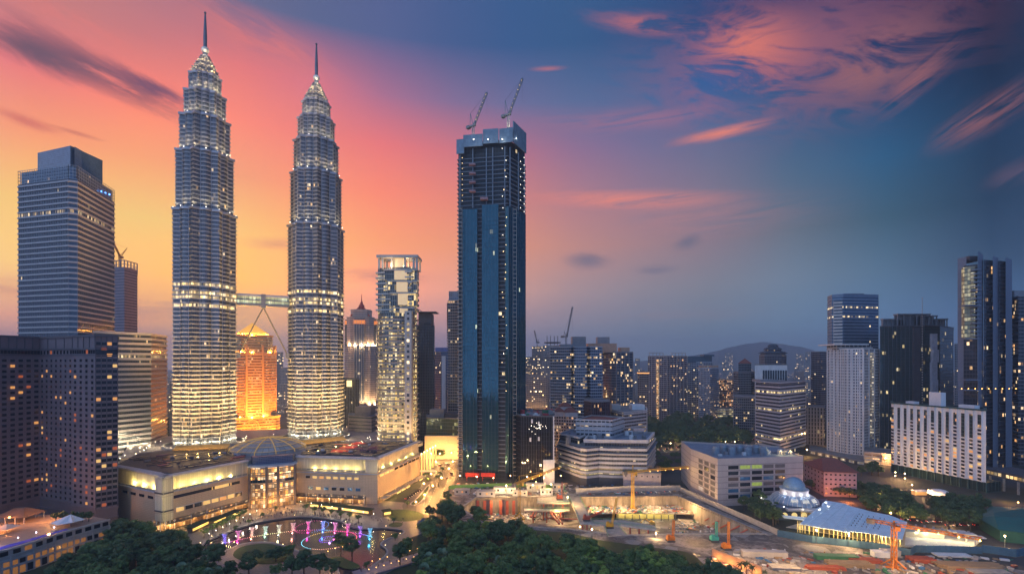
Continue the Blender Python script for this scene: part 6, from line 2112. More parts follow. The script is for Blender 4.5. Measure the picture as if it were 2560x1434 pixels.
luffing_crane('luffing_crane', 'lower left of the two grey luffing cranes on the blue glass tower', A(1183, 462), Z(330, 462) - 6, P3(1183, 316, 462), P3(1217, 232, 452), P3(1176, 284, 462), GREYC, 2.0, 7, 'luffing cranes on top of the blue glass tower')
luffing_crane('luffing_crane', 'higher right of the two grey luffing cranes on the blue glass tower', A(1271, 462), Z(330, 462) - 6, P3(1271, 288, 462), P3(1306, 197, 452), P3(1263, 251, 462), GREYC, 2.0, 7, 'luffing cranes on top of the blue glass tower')
for px, py, d in ((1183, 332, 455), (1270, 304, 458)):
    x, y, z = P3(px, py, d)
    lamp((x, y - 4, z), 3000, (1.0, .85, .5), .4)
luffing_crane('luffing_crane', 'orange luffing crane on the mauve unfinished tower', A(300, 660), Z(668, 660) - 8, P3(300, 642, 660), P3(284, 608, 640), P3(318, 620, 670), ORNG, 2.0, 0)
luffing_crane('luffing_crane', 'tall grey luffing crane on the roof of the wide apartment slab', A(1415, 640), Z(868, 640) - 4, P3(1415, 842, 640), P3(1431, 768, 632), P3(1411, 828, 640), GREYC, 1.8, 0)
luffing_crane('luffing_crane', 'thin far crane on the hazy mauve tower', A(1344, 1150), Z(868, 1150) - 4, P3(1343, 856, 1150), P3(1336, 826, 1140), P3(1346, 848, 1150), DARKW, 2.4, 0)


def hammer_crane(label, base, zb, zt, tip, ctip, m, lamps=5, w=1.7, lm=None, cap=5.0):
    t = thing('tower_crane', label, 'crane', (*base, zb), 'yellow tower cranes standing in the building site')
    lattice(MB(), (*base, zb), (*base, zt), w, None, .17).build('mast', m, t)
    fb = MB()
    for s in ((-1, -1), (1, -1), (1, 1), (-1, 1)):
        fb.bar((base[0] + s[0] * 4, base[1] + s[1] * 4, zb), (base[0], base[1], zb + 5), .5)
    fb.obox(base, 0, 4.6, .5, zb, zb + .7).obox(base, math.pi / 2, 4.6, .5, zb + .002, zb + .69)
    fb.build('foot', m, t)
    b = Vector((*base, zt))
    T, Cc = Vector((*tip, zt)), Vector((*ctip, zt))
    lattice(MB(), b, T, 1.3, None, .13).build('jib', m, t)
    lattice(MB(), b, Cc, 1.3, None, .13).build('counter_jib', m, t)
    d = (T - b).normalized()
    an = math.atan2(d.y, d.x)
    MB().obox(Cc - d * -1.5, an, 1.8, 1.0, zt - 1.8, zt + .7).build('counterweight', M_CONCD, t)
    MB().obox(b + d * 1.6 + Vector((d.y, -d.x, 0)) * 1.4, an, 1.1, .9, zt - 2.6, zt - .4).build('cab', m, t)
    mb = MB()
    mb.bar(b, b + Vector((0, 0, cap)), .7)
    for s in (.4, .8):
        mb.tube(b + Vector((0, 0, cap)), b.lerp(T, s), .07, 4)
    mb.tube(b + Vector((0, 0, cap)), Cc, .07, 4)
    mb.build('apex_tie', m, t)
    for k in range(lamps):
        p = b.lerp(T, .3 + .68 * k / max(1, lamps - 1))
        MB().ball((p.x, p.y, zt - .9), .42, 6, 4).build('jib_lamp', GLOWO if lm is None else lm, t)
        lamp((p.x, p.y - .5, zt - 2.0), 420, (1.0, .6, .15), .3)
    return t


hammer_crane('yellow tower crane left of the site, its lit jib rising towards the black podium', A(1298, 364), -10.5, 17.6, A(1399, 417), A(1282, 356), YELC, 5)
hammer_crane('yellow tower crane amid the excavation, its lit jib before the car park decks', A(1582, 383), -10.5, 21.5, A(1722, 400), A(1558, 379), YELC, 6)
hammer_crane('orange tower crane in front of the pale blue hall', A(2235, 254), 0, 22.7, A(2455, 233), A(2168, 262), ORNG, 4, lm=glow('lamp_glow_lime', (0.95, 1.0, 0.25), 12), cap=2.0)

# excavation: decks, ramps, beams, lower pit
DECK = mat('site_deck', (0.42, 0.37, 0.31), 0.7, 0, 0.25, 0.4)
RUST = mat('rust_steel', (0.40, 0.09, 0.05), 0.6, 0.1, 0.3, 0.5)
GRAIL = mat('green_site_rail', (0.16, 0.36, 0.22), 0.6)
upper = GP([(1455, 1262), (1690, 1262), (1760, 1283), (1690, 1283), (1545, 1281), (1470, 1284)], -8)
o = MB().prism(ccw(upper), -8.6, -8.0, 0, 0, True).build('basement_slab', M_SITE)
tag(o, 'littered basement floor slab at the back of the excavation', 'floor slab')
o['kind'] = 'structure'
YWAL = mat('lit_shoring_wall', (0.62, 0.52, 0.22), 0.7, 0, 0.2, 0.5)
mb = MB()
ya, yb = Vector(G(1545, 1283, -8)), Vector(G(1690, 1285, -8))
d = (yb - ya).normalized()
mb.obox((ya + yb) / 2 + Vector((0, 5)), math.atan2(d.y, d.x), (yb - ya).length / 2, .3, -13, -8.7)
o = mb.build('shoring_wall', YWAL)
tag(o, 'yellow lit shoring wall under the edge of the basement slab', 'wall')
for k in range(6):
    p = ya.lerp(yb, (k + .5) / 6)
    lamp((p.x, p.y + 1.5, -9.6), 650, (1.0, .82, .28), .3)
for k in range(9):
    p = ya.lerp(yb, k / 8)
    o = MB().tube((p.x, p.y + .5, -13), (p.x, p.y + .5, -8.6), .35, 6).build('prop', DARKW, None, org=(p.x, p.y + .5, -13))
    tag(o, 'dark steel prop holding the basement slab edge in front of the yellow wall', 'prop', 'steel props under the basement slab')


def deck(name, label, px, z0, z1, th=1.0, m=None, cat='site deck', rails=True):
    """raised deck through ground points given with their own heights"""
    pts = [(*G(x, y, z), z) for x, y, z in px]
    t = thing(name, label, cat, (pts[0][0], pts[0][1], pts[0][2]))
    mb = MB()
    mb.face(pts)
    mb.face([(x, y, z - th) for x, y, z in pts[::-1]])
    n = len(pts)
    for i in range(n):
        a, b = pts[i], pts[(i + 1) % n]
        mb.face([(a[0], a[1], a[2] - th), (b[0], b[1], b[2] - th), b, a])
    mb.build('deck', m or DECK, t)
    if rails:
        for i in rails if isinstance(rails, (list, tuple)) else range(n):
            a, b = Vector(pts[i]), Vector(pts[(i + 1) % n])
            rb = MB()
            k = max(2, int((b - a).length / 2.5))
            for q in range(k + 1):
                c = a.lerp(b, q / k)
                rb.bar(c, c + Vector((0, 0, 1.2)), .12)
            rb.bar(a + Vector((0, 0, 1.2)), b + Vector((0, 0, 1.2)), .14).bar(a + Vector((0, 0, .6)), b + Vector((0, 0, .6)), .1)
            rb.build('railing', GRAIL, t)
    for q in (0.2, .5, .8):
        a = Vector(pts[0]).lerp(Vector(pts[1]), q) if n > 3 else Vector(pts[0])
        b = Vector(pts[3]).lerp(Vector(pts[2]), q)
        for c in (a, b):
            MB().box(c.x - .4, c.y - .4, -13, c.x + .4, c.y + .4, c.z - th).build('pier', RUST, t)
    return t


deck('access_ramp', 'pale concrete access ramp crossing the excavation towards the viewer', [(1422, 1240, 0.1), (1448, 1240, 0.1), (1484, 1306, -1), (1450, 1306, -1)], 0, 0, 1.2, rails=[1, 3])
deck('curved_ramp', 'long pale ramp bending right across the lower pit', [(1450, 1304, -1.02), (1484, 1298, -1.02), (1560, 1299, -2), (1636, 1312, -4.5), (1640, 1322, -4.5), (1560, 1311, -2), (1486, 1309, -1.02)], 0, 0, 1.2, rails=[1, 2, 4, 5])
deck('left_deck', 'pale deck on steel trestles left of the access ramp', [(1344, 1243, 0.12), (1420, 1240, 0.12), (1424, 1256, 0.12), (1342, 1256, 0.12)], 0, 0, 1.0, rails=[2])
deck('lower_deck', 'narrow strip deck with green rails below the trestle deck', [(1310, 1270, -4), (1424, 1271, -4), (1424, 1276, -4), (1310, 1276, -4)], 0, 0, .8, rails=[0, 2])
deck('platform', 'grey platform in the near corner of the pit carrying the mobile crane', [(1512, 1316, -1.5), (1546, 1314, -1.5), (1566, 1337, 0.2), (1520, 1340, 0.2)], 0, 0, 1.0, rails=[1, 3])
sr = random.Random(77)
mb = MB()
for k in range(9):       # struts between trestle deck piers
    x0, y0 = G(1348 + k * 8, 1258, 0)
    x1, y1 = G(1356 + k * 8, 1268, -4)
    mb.bar((x0, y0, -1), (x1, y1, -9), .3)
    mb.bar((x0, y0, -9), (x1, y1, -1), .3)
o = mb.build('trestle', STEELD)
tag(o, 'cross braced steel trestle under the pale deck', 'trestle')
k = 0
for (pa, pb, za, zb, w, lab) in (((1338, 1278), (1332, 1292), -5, -6, 1.3, 'left pair of thick red struts in the pit'), ((1380, 1280), (1402, 1308), -5, -6, 1.4, 'right pair of thick red struts beside the access ramp'), ((1370, 1294), (1440, 1297), -6, -6, .9, 'long thin red waler in front of the access ramp')):
    mb = MB()
    for s in (-1.2, 1.2):
        a, b = G(*pa, za), G(*pb, zb)
        mb.tube((a[0] + s, a[1], za), (b[0] + s, b[1], zb), w * .5, 8)
    tag(mb.build('red_strut', RUST, None, org=(*G(*pa, za), za)), lab, 'strut', 'red steel struts across the pit')
for px in (1195, 1212, 1228, 1252, 1268, 1284):
    x, y = G(px, 1246, 0)
    o = MB().box(x - 1.1, y - 1.6, -12, x + 1.1, y - .9, -1).build('red_soldier_pile', RUST, None, org=(x, y - 1, -12))
    tag(o, 'red steel soldier pile standing against the left excavation wall', 'pile', 'red soldier piles on the excavation wall')
# raking props along the right hand wall
for k in range(6):
    px = 1780 + k * 19
    py = 1284 + k * 9.3
    a, b = G(px + 18, py - 6, 0), G(px - 18, py + 9, -7)
    o = MB().tube((a[0] - 1.5, a[1], -2), (b[0], b[1], -9), .5, 6).build('raking_prop', RUST, None, org=(*b, -9))
    tag(o, 'red raking prop against the right hand excavation wall', 'prop', 'raking props along the right excavation wall')
# machines ------------------------------------------------------------
def rig(name, label, px, py, zb, h, m, lean=(0, 0), tr=True, d=None):
    x, y = G(px, py, zb)
    t = thing(name, label, 'machine', (x, y, zb))
    tb = MB()
    for s in (-1.5, 1.5):
        tb.box(x - 2.4, y + s - .5, zb, x + 2.4, y + s + .5, zb + 1.0)
    tb.build('track', DARKW, t)
    MB().box(x - 2.2, y - 1.5, zb + 1.05, x + 2.4, y + 1.5, zb + 3.1).box(x - 2.0, y - 1.3, zb + 3.1, x - .4, y + .2, zb + 4.3).build('body', m, t)
    tip = (x + lean[0], y + lean[1], zb + h)
    lattice(MB(), (x + 1.5, y, zb + 2.2), tip, .95, None, .11).build('boom', m, t)
    c = MB().tube(tip, (tip[0], tip[1], zb + h * .4), .06, 4)
    c.build('cable', DARKW, t)
    return t


rig('mobile_crane', 'yellow mobile crane with a raised dark boom on the grey platform', 1524, 1318, -1, 18, YELC, (6, 6))
rig('piling_rig', 'orange piling rig with a short upright mast on the near haul road', 1676, 1352, 0, 13, ORNG, (2, 0))
rig('piling_rig', 'red piling rig with a tall mast beside the trestle deck', 1399, 1248, 0, 14, RUST, (2, 0))
rig('piling_rig', 'orange rig with a tall thin mast left of the pale blue hall', 1815, 1372, 0, 16, ORNG, (1.5, 0))
rig('piling_rig', 'teal rig at the near right edge of the pit', 1785, 1352, 0, 12, TEAL, (1.5, 0))
rig('crawler_crane', 'red crawler crane with a low boom at the top of the curved ramp', 1466, 1300, -1, 6, RUST, (13, 3))
ex = thing('excavator', 'dark excavator working in the lower pit before the yellow wall', 'excavator', (*G(1630, 1310, -13), -13))
x, y = G(1630, 1312, -13)
MB().box(x - 2, y - 1.4, -13, x + 2, y - .6, -12.1).box(x - 2, y + .6, -13, x + 2, y + 1.4, -12.1).build('track', DARKW, ex)
MB().box(x - 1.8, y - 1.3, -12, x + 1.8, y + 1.3, -10.3).box(x - 1.2, y - 1.2, -10.3, x + .2, y + .2, -9).build('body', YELC, ex)
MB().bar((x - 1.5, y, -11), (x - 5, y, -7.5), .6).bar((x - 5, y, -7.5), (x - 8, y, -10.5), .5).box(x - 8.8, y - .5, -12, x - 7.4, y + .5, -10.4).build('arm', YELC, ex)
# hoardings
HORD = mat('grey_hoarding', (0.42, 0.40, 0.38), 0.6, 0.1, 0.2, 0.4)
HORB = mat('blue_hoarding', (0.08, 0.17, 0.24), 0.6, 0.1, 0.2, 0.4)


def hoarding(label, px, h, m, z=0.0):
    pts = [Vector((*G(x, y, z), z)) for x, y in px]
    t = thing('hoarding', label, 'fence', tuple(pts[0]))
    mb = MB()
    for a, b in zip(pts, pts[1:]):
        d = (b - a)
        L = d.length
        an = math.atan2(d.y, d.x)
        mb.obox((a + b) / 2, an, L / 2, .06, z + .1, z + h)
        pb = mb
        k = max(1, int(L / 3))
        for q in range(k + 1):
            c = a.lerp(b, q / k)
            pb.obox(c, an, .12, .16, z, z + h + .2)
    mb.build('panel', m, t)


hoarding('grey panel hoarding along the back of the excavation', [(1440, 1234), (1560, 1228), (1700, 1226)], 4.6, HORD)
hoarding('grey panel hoarding running down the right side of the excavation', [(1702, 1228), (1790, 1268), (1862, 1300), (1945, 1338)], 4.0, HORD)
hoarding('dark blue hoarding in front of the pale blue hall', [(1944, 1340), (2030, 1356), (2180, 1372), (2275, 1390), (2290, 1380), (2455, 1384)], 4.2, HORB)
hoarding('blue hoarding running back along the right of the site', [(2455, 1380), (2540, 1392), (2600, 1380)], 4.5, HORB)
hoarding('low green topped hoarding along the left edge of the works', [(1122, 1222), (1250, 1216), (1412, 1222)], 3.2, mat('lime_hoarding', (0.20, 0.42, 0.10), 0.6))
# sheds and stacked stuff of the works
SC = [WHITE, GREYW, PALE, HORD, mat('tarp_blue', (0.05, 0.16, 0.35), 0.6), mat('timber', (0.32, 0.22, 0.13), 0.8), mat('green_net', (0, 0, 0)), RUST, M_CONC]


def shed(label, px, py, w, l, h, m, an=0.0, zb=0.0):
    x, y = G(px, py, zb)
    t = thing('site_cabin', label, 'cabin', (x, y, zb), 'cabins of the building site')
    MB().obox((x, y), an, w / 2, l / 2, zb, zb + h).build('wall', m, t)
    MB().obox((x, y), an, w / 2 + .3, l / 2 + .3, zb + h, zb + h + .25).build('roof', HORD, t)
    d = Vector((math.cos(an), math.sin(an)))
    n = Vector((d.y, -d.x))
    for s in (-.3, 0.05, .32):
        c = Vector((x, y)) + d * (w * s) + n * (l / 2 + .05)
        MB().obox(c, an, .7, .05, zb + h * .45, zb + h * .8).build('window', GLASSL if s == .05 else GLASSD, t)


for k, (px, py, w, l, h, m, lab) in enumerate(((1215, 1240, 15, 5, 4.5, PALE, 'pale long cabin at the left end of the works'), (1262, 1232, 18, 5, 5, WHITE, 'white two bay cabin behind the left excavation wall'), (1300, 1238, 12, 4, 4, PALE, 'short pale cabin behind the first yellow crane'), (1340, 1226, 16, 6, 6, HORD, 'grey tall cabin under the lit crane jib'), (1366, 1236, 10, 4, 4.5, WHITE, 'white cabin with a blue neighbour by the trestle deck'), (1155, 1234, 12, 5, 4, HORD, 'grey cabin nearest the orange road'), (1395, 1224, 9, 4, 5, PALE, 'pale cabin by the red piling rig'), (1506, 1206, 9, 4, 4.5, RUST, 'red container on the ground below the car park decks'))):
    shed(lab, px, py, w, l, h, m, -0.03 * (k % 3))
gr = MB()
for k in range(1300):
    q = sr.random()
    if q < .30:
        px, py, z = sr.uniform(1470, 1750), sr.uniform(1262, 1282), -8.0
    elif q < .42:
        px, py, z = sr.uniform(1200, 1420), sr.uniform(1276, 1300), -13.0
    elif q < .55:
        px, py, z = sr.uniform(1135, 1420), sr.uniform(1208, 1236), 0.0
    elif q < .66:
        px, py, z = sr.uniform(1290, 1700), sr.uniform(1212, 1236), 0.0
    elif q < .72:
        px, py, z = sr.uniform(1690, 1790), sr.uniform(1300, 1332), -13.0
    else:
        px, py, z = sr.uniform(1780, 2540), sr.uniform(1372, 1434), 0.0
        if py < 1372 + (px - 1900) * .04:
            continue
    x, y = G(px, py, z)
    w, l, h = sr.uniform(.3, 2.2), sr.uniform(.2, 1.0), sr.uniform(.15, 1.1)
    gr.obox((x, y), sr.random() * 3, w, l, z, z + h, sr.choice([0, 1, 2, 3, 4, 5, 5, 6, 7, 8, 8, 2]))
o = gr.build('building_debris', SC)
tag(o, 'scattered building materials and debris over the excavation and site ground', 'debris', None, 'stuff')
# stacks along the near right of the site, each its own
stk = [(2120, 1412, 24, 6, 2.2, 5, 'long stack of brown timber left of the orange crane foot'), (2160, 1402, 16, 5, 1.8, 7, 'rust stack of steel bars behind the timber'), (2090, 1396, 22, 4, 2.0, 6, 'green netted stack at the left of the near yard'), (2300, 1402, 14, 6, 2.4, 7, 'rust trench box stack right of the orange crane'), (2420, 1416, 34, 8, 2.0, 5, 'long open timber trench at the bottom right'), (2200, 1390, 8, 4, 3, 0, 'white van sized container by the blue hoarding'), (2060, 1420, 20, 4, 1.6, 7, 'rust stack nearest the bottom edge'), (1910, 1390, 24, 4, 3.0, 2, 'pale site hut with a ribbed roof before the hall'), (1960, 1420, 14, 6, 1.2, 8, 'pale slab pile near the palms'), (2225, 1388, 9, 4, 3.2, 2, 'pale cabin right of the white container'), (2380, 1388, 18, 5, .6, 0, 'white sheeted heap before the blue hoarding'), (2470, 1430, 18, 6, 1.0, 8, 'grey slab pile in the bottom right corner')]
for px, py, w, l, h, mi, lab in stk:
    x, y = G(px, py)
    mb = MB()
    if mi in (5, 7):
        n = 7
        for q in range(n):
            for v in range(2):
                mb.obox((x, y + (q - n / 2) * l / n), -.08, w / 2 * sr.uniform(.8, 1), l / n * .38, h / 2 * v, h / 2 * (v + .85))
    else:
        mb.obox((x, y), -.08, w / 2, l / 2, 0, h)
        mb.obox((x, y), -.08, w / 2 + .2, l / 2 + .2, h, h + .2)
        for q in range(5):
            mb.obox((x + (q - 2) * w / 5.5, y - l / 2 - .04), -.08, .08, .06, .1, h - .1)
    tag(mb.build('material_stack', SC[mi], None, org=(x, y, 0)), lab, 'stack', 'stacks of material in the near yard')
# site floodlights
for px, py, h, pw, z, lab in ((1266, 1241, 9, 9000, 0, 'lit floodlight mast among the left cabins'), (1332, 1240, 9, 5000, 0, 'lit floodlight mast by the white cabins'), (1378, 1238, 9, 6000, 0, 'greenish floodlight mast by the trestle deck'), (1419, 1262, 6, 9000, 0, 'bright floodlight at the head of the access ramp'), (2041, 1358, 8, 4500, 0, 'left floodlight on the blue hoarding'), (2122, 1368, 8, 5000, 0, 'middle floodlight on the blue hoarding'), (2202, 1362, 6, 3000, 0, 'right floodlight on the blue hoarding by the white stairs'), (2512, 1374, 8, 3500, 0, 'floodlight at the right end of the blue hoarding'), (1640, 1345, 3, 1600, 0, 'low lamp on the near haul road'), (1480, 1352, 7, 2600, 0, 'lamp on the edge of the wood beside the site'), (1450, 1345, 7, 1500, 0, 'lamp above the trees left of the grey platform')):
    x, y = G(px, py, z)
    t = thing('floodlight', lab, 'floodlight', (x, y, z), 'floodlights of the building site')
    MB().tube((x, y, z), (x, y, z + h), .14, 6).build('pole', STEELD, t)
    MB().ball((x, y, z + h + .3), .5, 8, 6).build('lamp_head', GLOWW, t)
    lamp((x, y - 1.0, z + h - .3), pw * 2, (1.0, .62, .25), .3)
for px, py, z, pw in ((1490, 1270, -5, 9000), (1560, 1268, -5, 9000), (1640, 1268, -5, 9000), (1720, 1276, -5, 7000), (1320, 1262, -3, 6000), (1240, 1262, -3, 5000), (1395, 1285, -6, 3500), (1600, 1318, -8, 2500), (1850, 1365, 9, 5000), (1980, 1385, 9, 6000), (2120, 1405, 10, 8000), (2300, 1400, 10, 8000), (2450, 1410, 10, 6000), (1740, 1330, 6, 4000)):
    x, y = G(px, py, z)
    lamp((x, y, z + 3), pw * 2.1, (1.0, .60, .24), .6)

# ================================================================ mosque and its hall
md = 346.0
mc = A(1985, md)
mq = thing('mosque', 'mosque with a ribbed double dome on a star shaped roof, right of the beige block', 'mosque', (*mc, 0))
TILE = mat('dome_tile', (0.26, 0.36, 0.48), 0.35, 0.3, 0.2, 0.6)
MQW = mat('mosque_white', (0.62, 0.58, 0.58), 0.5, 0, 0.08, 0.3)
zr = Z(1282, md - 16)
st8 = []
for k in range(16):
    a = math.pi * k / 8 + .1
    r = 22.5 if k % 2 == 0 else 17.5
    st8.append((mc[0] + r * math.cos(a), mc[1] + r * math.sin(a)))
MB().prism(st8, zr + 1.6, zr + 3.2, 0, 0, True).build('roof_slab', MQW, mq)
MB().ring(scale_fp(st8, mc, .97), scale_fp(st8, mc, 1.03), zr + 2.4, zr + 3.6).build('roof_edge', MQW, mq)
MB().lathe(mc, [(15.8, 0), (15.8, zr + 1.6)], 16).build('hall_wall', facade('mosque_drum_wall', (0.3, 0.3, 0.34), (0.5, 0.4, 0.15), 3.0, 3.4, 0.8, 0.5, 0.6, (1.0, .72, .25), .9, .4, 0), mq)
prof = [(15.2, zr + 3.2)] + [(15.6 * math.cos(math.radians(t * 1.0)) ** .8, zr + 3.4 + 7.0 * math.sin(math.radians(t))) for t in range(6, 66, 6)]
ribbed = MB()
n = 48
prof = [p for p in prof if p[0] > 7]
for (r0, z0), (r1, z1) in zip(prof, prof[1:]):
    for k in range(n):
        a, b = 2 * math.pi * k / n, 2 * math.pi * (k + 1) / n
        f0, f1 = 1 - .035 * abs(math.cos(a * 8)), 1 - .035 * abs(math.cos(b * 8))
        P = lambda r, t, f, z: (mc[0] + r * f * math.cos(t), mc[1] + r * f * math.sin(t), z)
        ribbed.face([P(r0, a, f0, z0), P(r0, b, f1, z0), P(r1, b, f1, z1), P(r1, a, f0, z1)])
ribbed.build('lower_dome', TILE, mq, True)
for k in range(32):
    a = 2 * math.pi * k / 32
    mb = MB()
    for (r0, z0), (r1, z1) in zip(prof, prof[1:]):
        mb.bar((mc[0] + r0 * 1.005 * math.cos(a), mc[1] + r0 * 1.005 * math.sin(a), z0), (mc[0] + r1 * 1.005 * math.cos(a), mc[1] + r1 * 1.005 * math.sin(a), z1), .22)
    mb.build('rib', MQW, mq)
ztop = prof[-1][1]
rd = prof[-1][0]
MB().lathe(mc, [(rd + .6, ztop - .6), (rd + .6, ztop + .4), (rd, ztop + .4), (rd - .1, ztop + 2.9), (rd + .5, ztop + 3.1), (rd + .5, ztop + 3.6), (0, ztop + 3.6)], 32).build('drum', MQW, mq)
MB().lathe(mc, [(7.0, ztop + 3.6), (7.2, ztop + 5), (6.8, ztop + 7), (5.6, ztop + 9), (3.7, ztop + 10.6), (1.6, ztop + 11.5), (0, ztop + 11.7)], 32).build('upper_dome', mat('upper_dome_tile', (0.22, 0.36, 0.50), 0.35, 0.2, 0.25, 1.2), mq, True)
MB().tube((*mc, ztop + 11.6), (*mc, ztop + 13), .1, 5).build('finial', GOLD, mq)
CAL = mat('calligraphy_white', (0.85, 0.82, 0.75), 0.5, 0, .05, 1, (1.0, .95, .75), .35)
for k in (-1, 0, 1):       # bands of pale script-like strokes on the lower dome
    for s in range(6):
        a = -math.pi / 2 + k * .52 + (s - 2.5) * .055
        z0 = zr + 6.0
        rr0 = 14.9
        p = (mc[0] + rr0 * math.cos(a), mc[1] + rr0 * math.sin(a), z0 + .2)
        q = (mc[0] + (rr0 - 1.9) * math.cos(a + .02), mc[1] + (rr0 - 1.9) * math.sin(a + .02), z0 + 2.4)
        mb = MB().bar(p, q, .24)
        m1 = tuple((u * .5 + v * .5) for u, v in zip(p, q))
        mb.ball((m1[0], m1[1] - .1, m1[2]), .42, 6, 4)
        mb.build('script_stroke', CAL, mq)
for k in range(8):
    a = -math.pi / 2 + (k - 3.5) * .55
    p = (mc[0] + 21 * math.cos(a), mc[1] + 21 * math.sin(a), zr + 4.2)
    lamp(p, 750, (1.0, .90, .86), .2)
    MB().ball((p[0], p[1], zr + 4), .3, 6, 4).build('roof_lamp', GLOWC, mq)
for k in range(5):
    a = -math.pi / 2 + (k - 2) * .6
    lamp((mc[0] + 10.5 * math.cos(a), mc[1] + 10.5 * math.sin(a), ztop + 1.2), 260, (.8, .88, 1.0), .2)
# prayer hall block
NAVY = mat('navy_wall', (0.03, 0.06, 0.12), 0.4, 0.1)
hw = [A(1938, 330), A(2064, 332), A(2068, 352), A(1945, 352)]
MB().prism(ccw(hw), 0, 8.6, 0, 1).build('prayer_hall', [NAVY, NAVY], mq)
for k in range(5):
    x, y = A(1962 + k * 24, 329.6)
    MB().tube((x, y - .3, 3.6), (x, y + .2, 3.6), 1.9, 14).build('lit_arch', mat('arch_glow', (0.6, 0.5, 0.2), .5, 0, .2, .5, (1.0, .70, .25), .8), mq)
# the sawtooth roofed hall
SHEET = mat('pale_blue_sheet', (0.70, 0.84, 0.92), 0.45, 0.0, 0.10, 0.3)
hl = thing('market_hall', 'long hall with pale blue overlapping roof sheets and lit columns in front of the mosque', 'hall', (*G(2120, 1330), 0))
TOPL = [(2064, 1250), (2090, 1254), (2114, 1258), (2126, 1264), (2150, 1270), (2172, 1276), (2200, 1282), (2226, 1287), (2248, 1296), (2268, 1304)]
BOTL = [(1998, 1304), (2014, 1306), (2044, 1312), (2082, 1318), (2110, 1323), (2136, 1323), (2166, 1326), (2196, 1331), (2222, 1336), (2256, 1342)]
zh_ = 8.8
for k in range(9):
    a0 = (*G(*TOPL[k], zh_), zh_)
    a1 = (*G(*TOPL[k + 1], zh_ + .4), zh_ + .45)
    b1 = (*G(*BOTL[k + 1], zh_ + .4), zh_ - .75)
    b0 = (*G(*BOTL[k], zh_), zh_ - 1.2)
    mb = MB()
    mb.face([b0, b1, a1, a0]).face([(x, y, z - .3) for x, y, z in (a0, a1, b1, b0)])
    for p, q in ((a0, b0), (b0, b1), (b1, a1), (a1, a0)):
        mb.face([(p[0], p[1], p[2] - .3), (q[0], q[1], q[2] - .3), q, p])
    for s in range(1, 7):
        p, q = Vector(a0).lerp(Vector(a1), s / 7), Vector(b0).lerp(Vector(b1), s / 7)
        mb.bar(p + Vector((0, 0, .05)), q + Vector((0, 0, .05)), .14)
    mb.build('roof_sheet', SHEET, hl)
    if 4 <= k <= 6:
        for v in range(6):
            s = .25 + v * .1
            for u in (.3, .7):
                p = Vector(a0).lerp(Vector(a1), u).lerp(Vector(b0).lerp(Vector(b1), u), s)
                MB().obox((p.x, p.y), .9, .9, .22, p.z + .02, p.z + .32).build('roof_vent', DARKW, hl)
a0, a1, b1, b0 = (1952, 1286), (2062, 1296), (2064, 1306), (1960, 1293)
mb = MB()
L = [(*G(x, y, z), z) for (x, y), z in ((a0, 8.2), (a1, 8.2), (b1, 6.6), (b0, 6.6))]
mb.face(L[::-1]).face([(x, y, z - .3) for x, y, z in L])
for i in range(4):
    p, q = L[i], L[(i + 1) % 4]
    mb.face([p, q, (q[0], q[1], q[2] - .3), (p[0], p[1], p[2] - .3)])
mb.build('roof_sheet', SHEET, hl)
HCOL = mat('hall_column', (0.55, 0.45, 0.22), 0.5)
cols = []
for k in range(26):
    s = k / 25
    i = min(8, int(s * 9))
    f_ = s * 9 - i
    x, y = G(BOTL[i][0] * (1 - f_) + BOTL[i + 1][0] * f_, BOTL[i][1] * (1 - f_) + BOTL[i + 1][1] * f_, 7)
    MB().tube((x, y + 1.6, 0), (x, y + 1.6, 7.4), .3, 6).build('column', HCOL, hl)
    if k % 3 == 0:
        lamp((x, y - .6, 3.8), 620, (1.0, .78, .30), .3)
fl = [G(*p) for p in ((1965, 1318), (2110, 1340), (2262, 1368), (2330, 1368), (2330, 1330), (2240, 1310), (2065, 1290))]
MB().prism(ccw(fl), 0.1, 0.5, 0, 0).build('floor', mat('hall_floor', (0.5, 0.42, 0.32), .5), hl)
wb0, wb1 = Vector(G(2010, 1312)), Vector(G(2245, 1340))
dd_ = (wb1 - wb0).normalized()
MB().obox((wb0 + wb1) / 2, math.atan2(dd_.y, dd_.x), (wb1 - wb0).length / 2, .2, .5, 6).build('back_wall', facade('hall_back_wall', (0.35, 0.27, 0.10), (0.10, 0.08, 0.03), 2.2, 6, .5, .7, .0, gm=0), hl)
# white terraces and portal at its right end
wt2 = thing('white_terrace', 'lit white terrace with steps and T shaped canopies right of the pale blue hall', 'pavilion', (*G(2360, 1360), 0))
MB().prism(ccw(GP([(2262, 1366), (2430, 1372), (2452, 1352), (2330, 1330), (2262, 1335)])), 0.1, 1.2, 0, 0).build('platform', MQW, wt2)
MB().prism(ccw(GP([(2264, 1346), (2360, 1350), (2366, 1340), (2270, 1334)])), 1.2, 4.6, 0, 0).build('wall', mat('cream_white', (0.6, 0.55, 0.42), .5), wt2)
for px, py in ((2395, 1352), (2416, 1358), (2438, 1366)):
    x, y = G(px, py)
    MB().obox((x, y), -.2, 4.4, 2.0, 5.6, 6.2).build('canopy', MQW, wt2)
    MB().tube((x, y, 1.2), (x, y, 5.6), .45, 8).build('column', MQW, wt2)
for k in range(7):
    x, y = G(2275 + k * 26, 1340 + k * 3, 0)
    lamp((x, y - 5, 4.2), 900, (1.0, .82, .40), .3)
    x, y = G(2290 + k * 22, 1332 + k * 3, 0)
    MB().obox((x, y), .9, 2.6, .5, 3.0, 5.2).build('awning', mat('awning_grey', (0.30, 0.32, 0.34), .6), wt2)
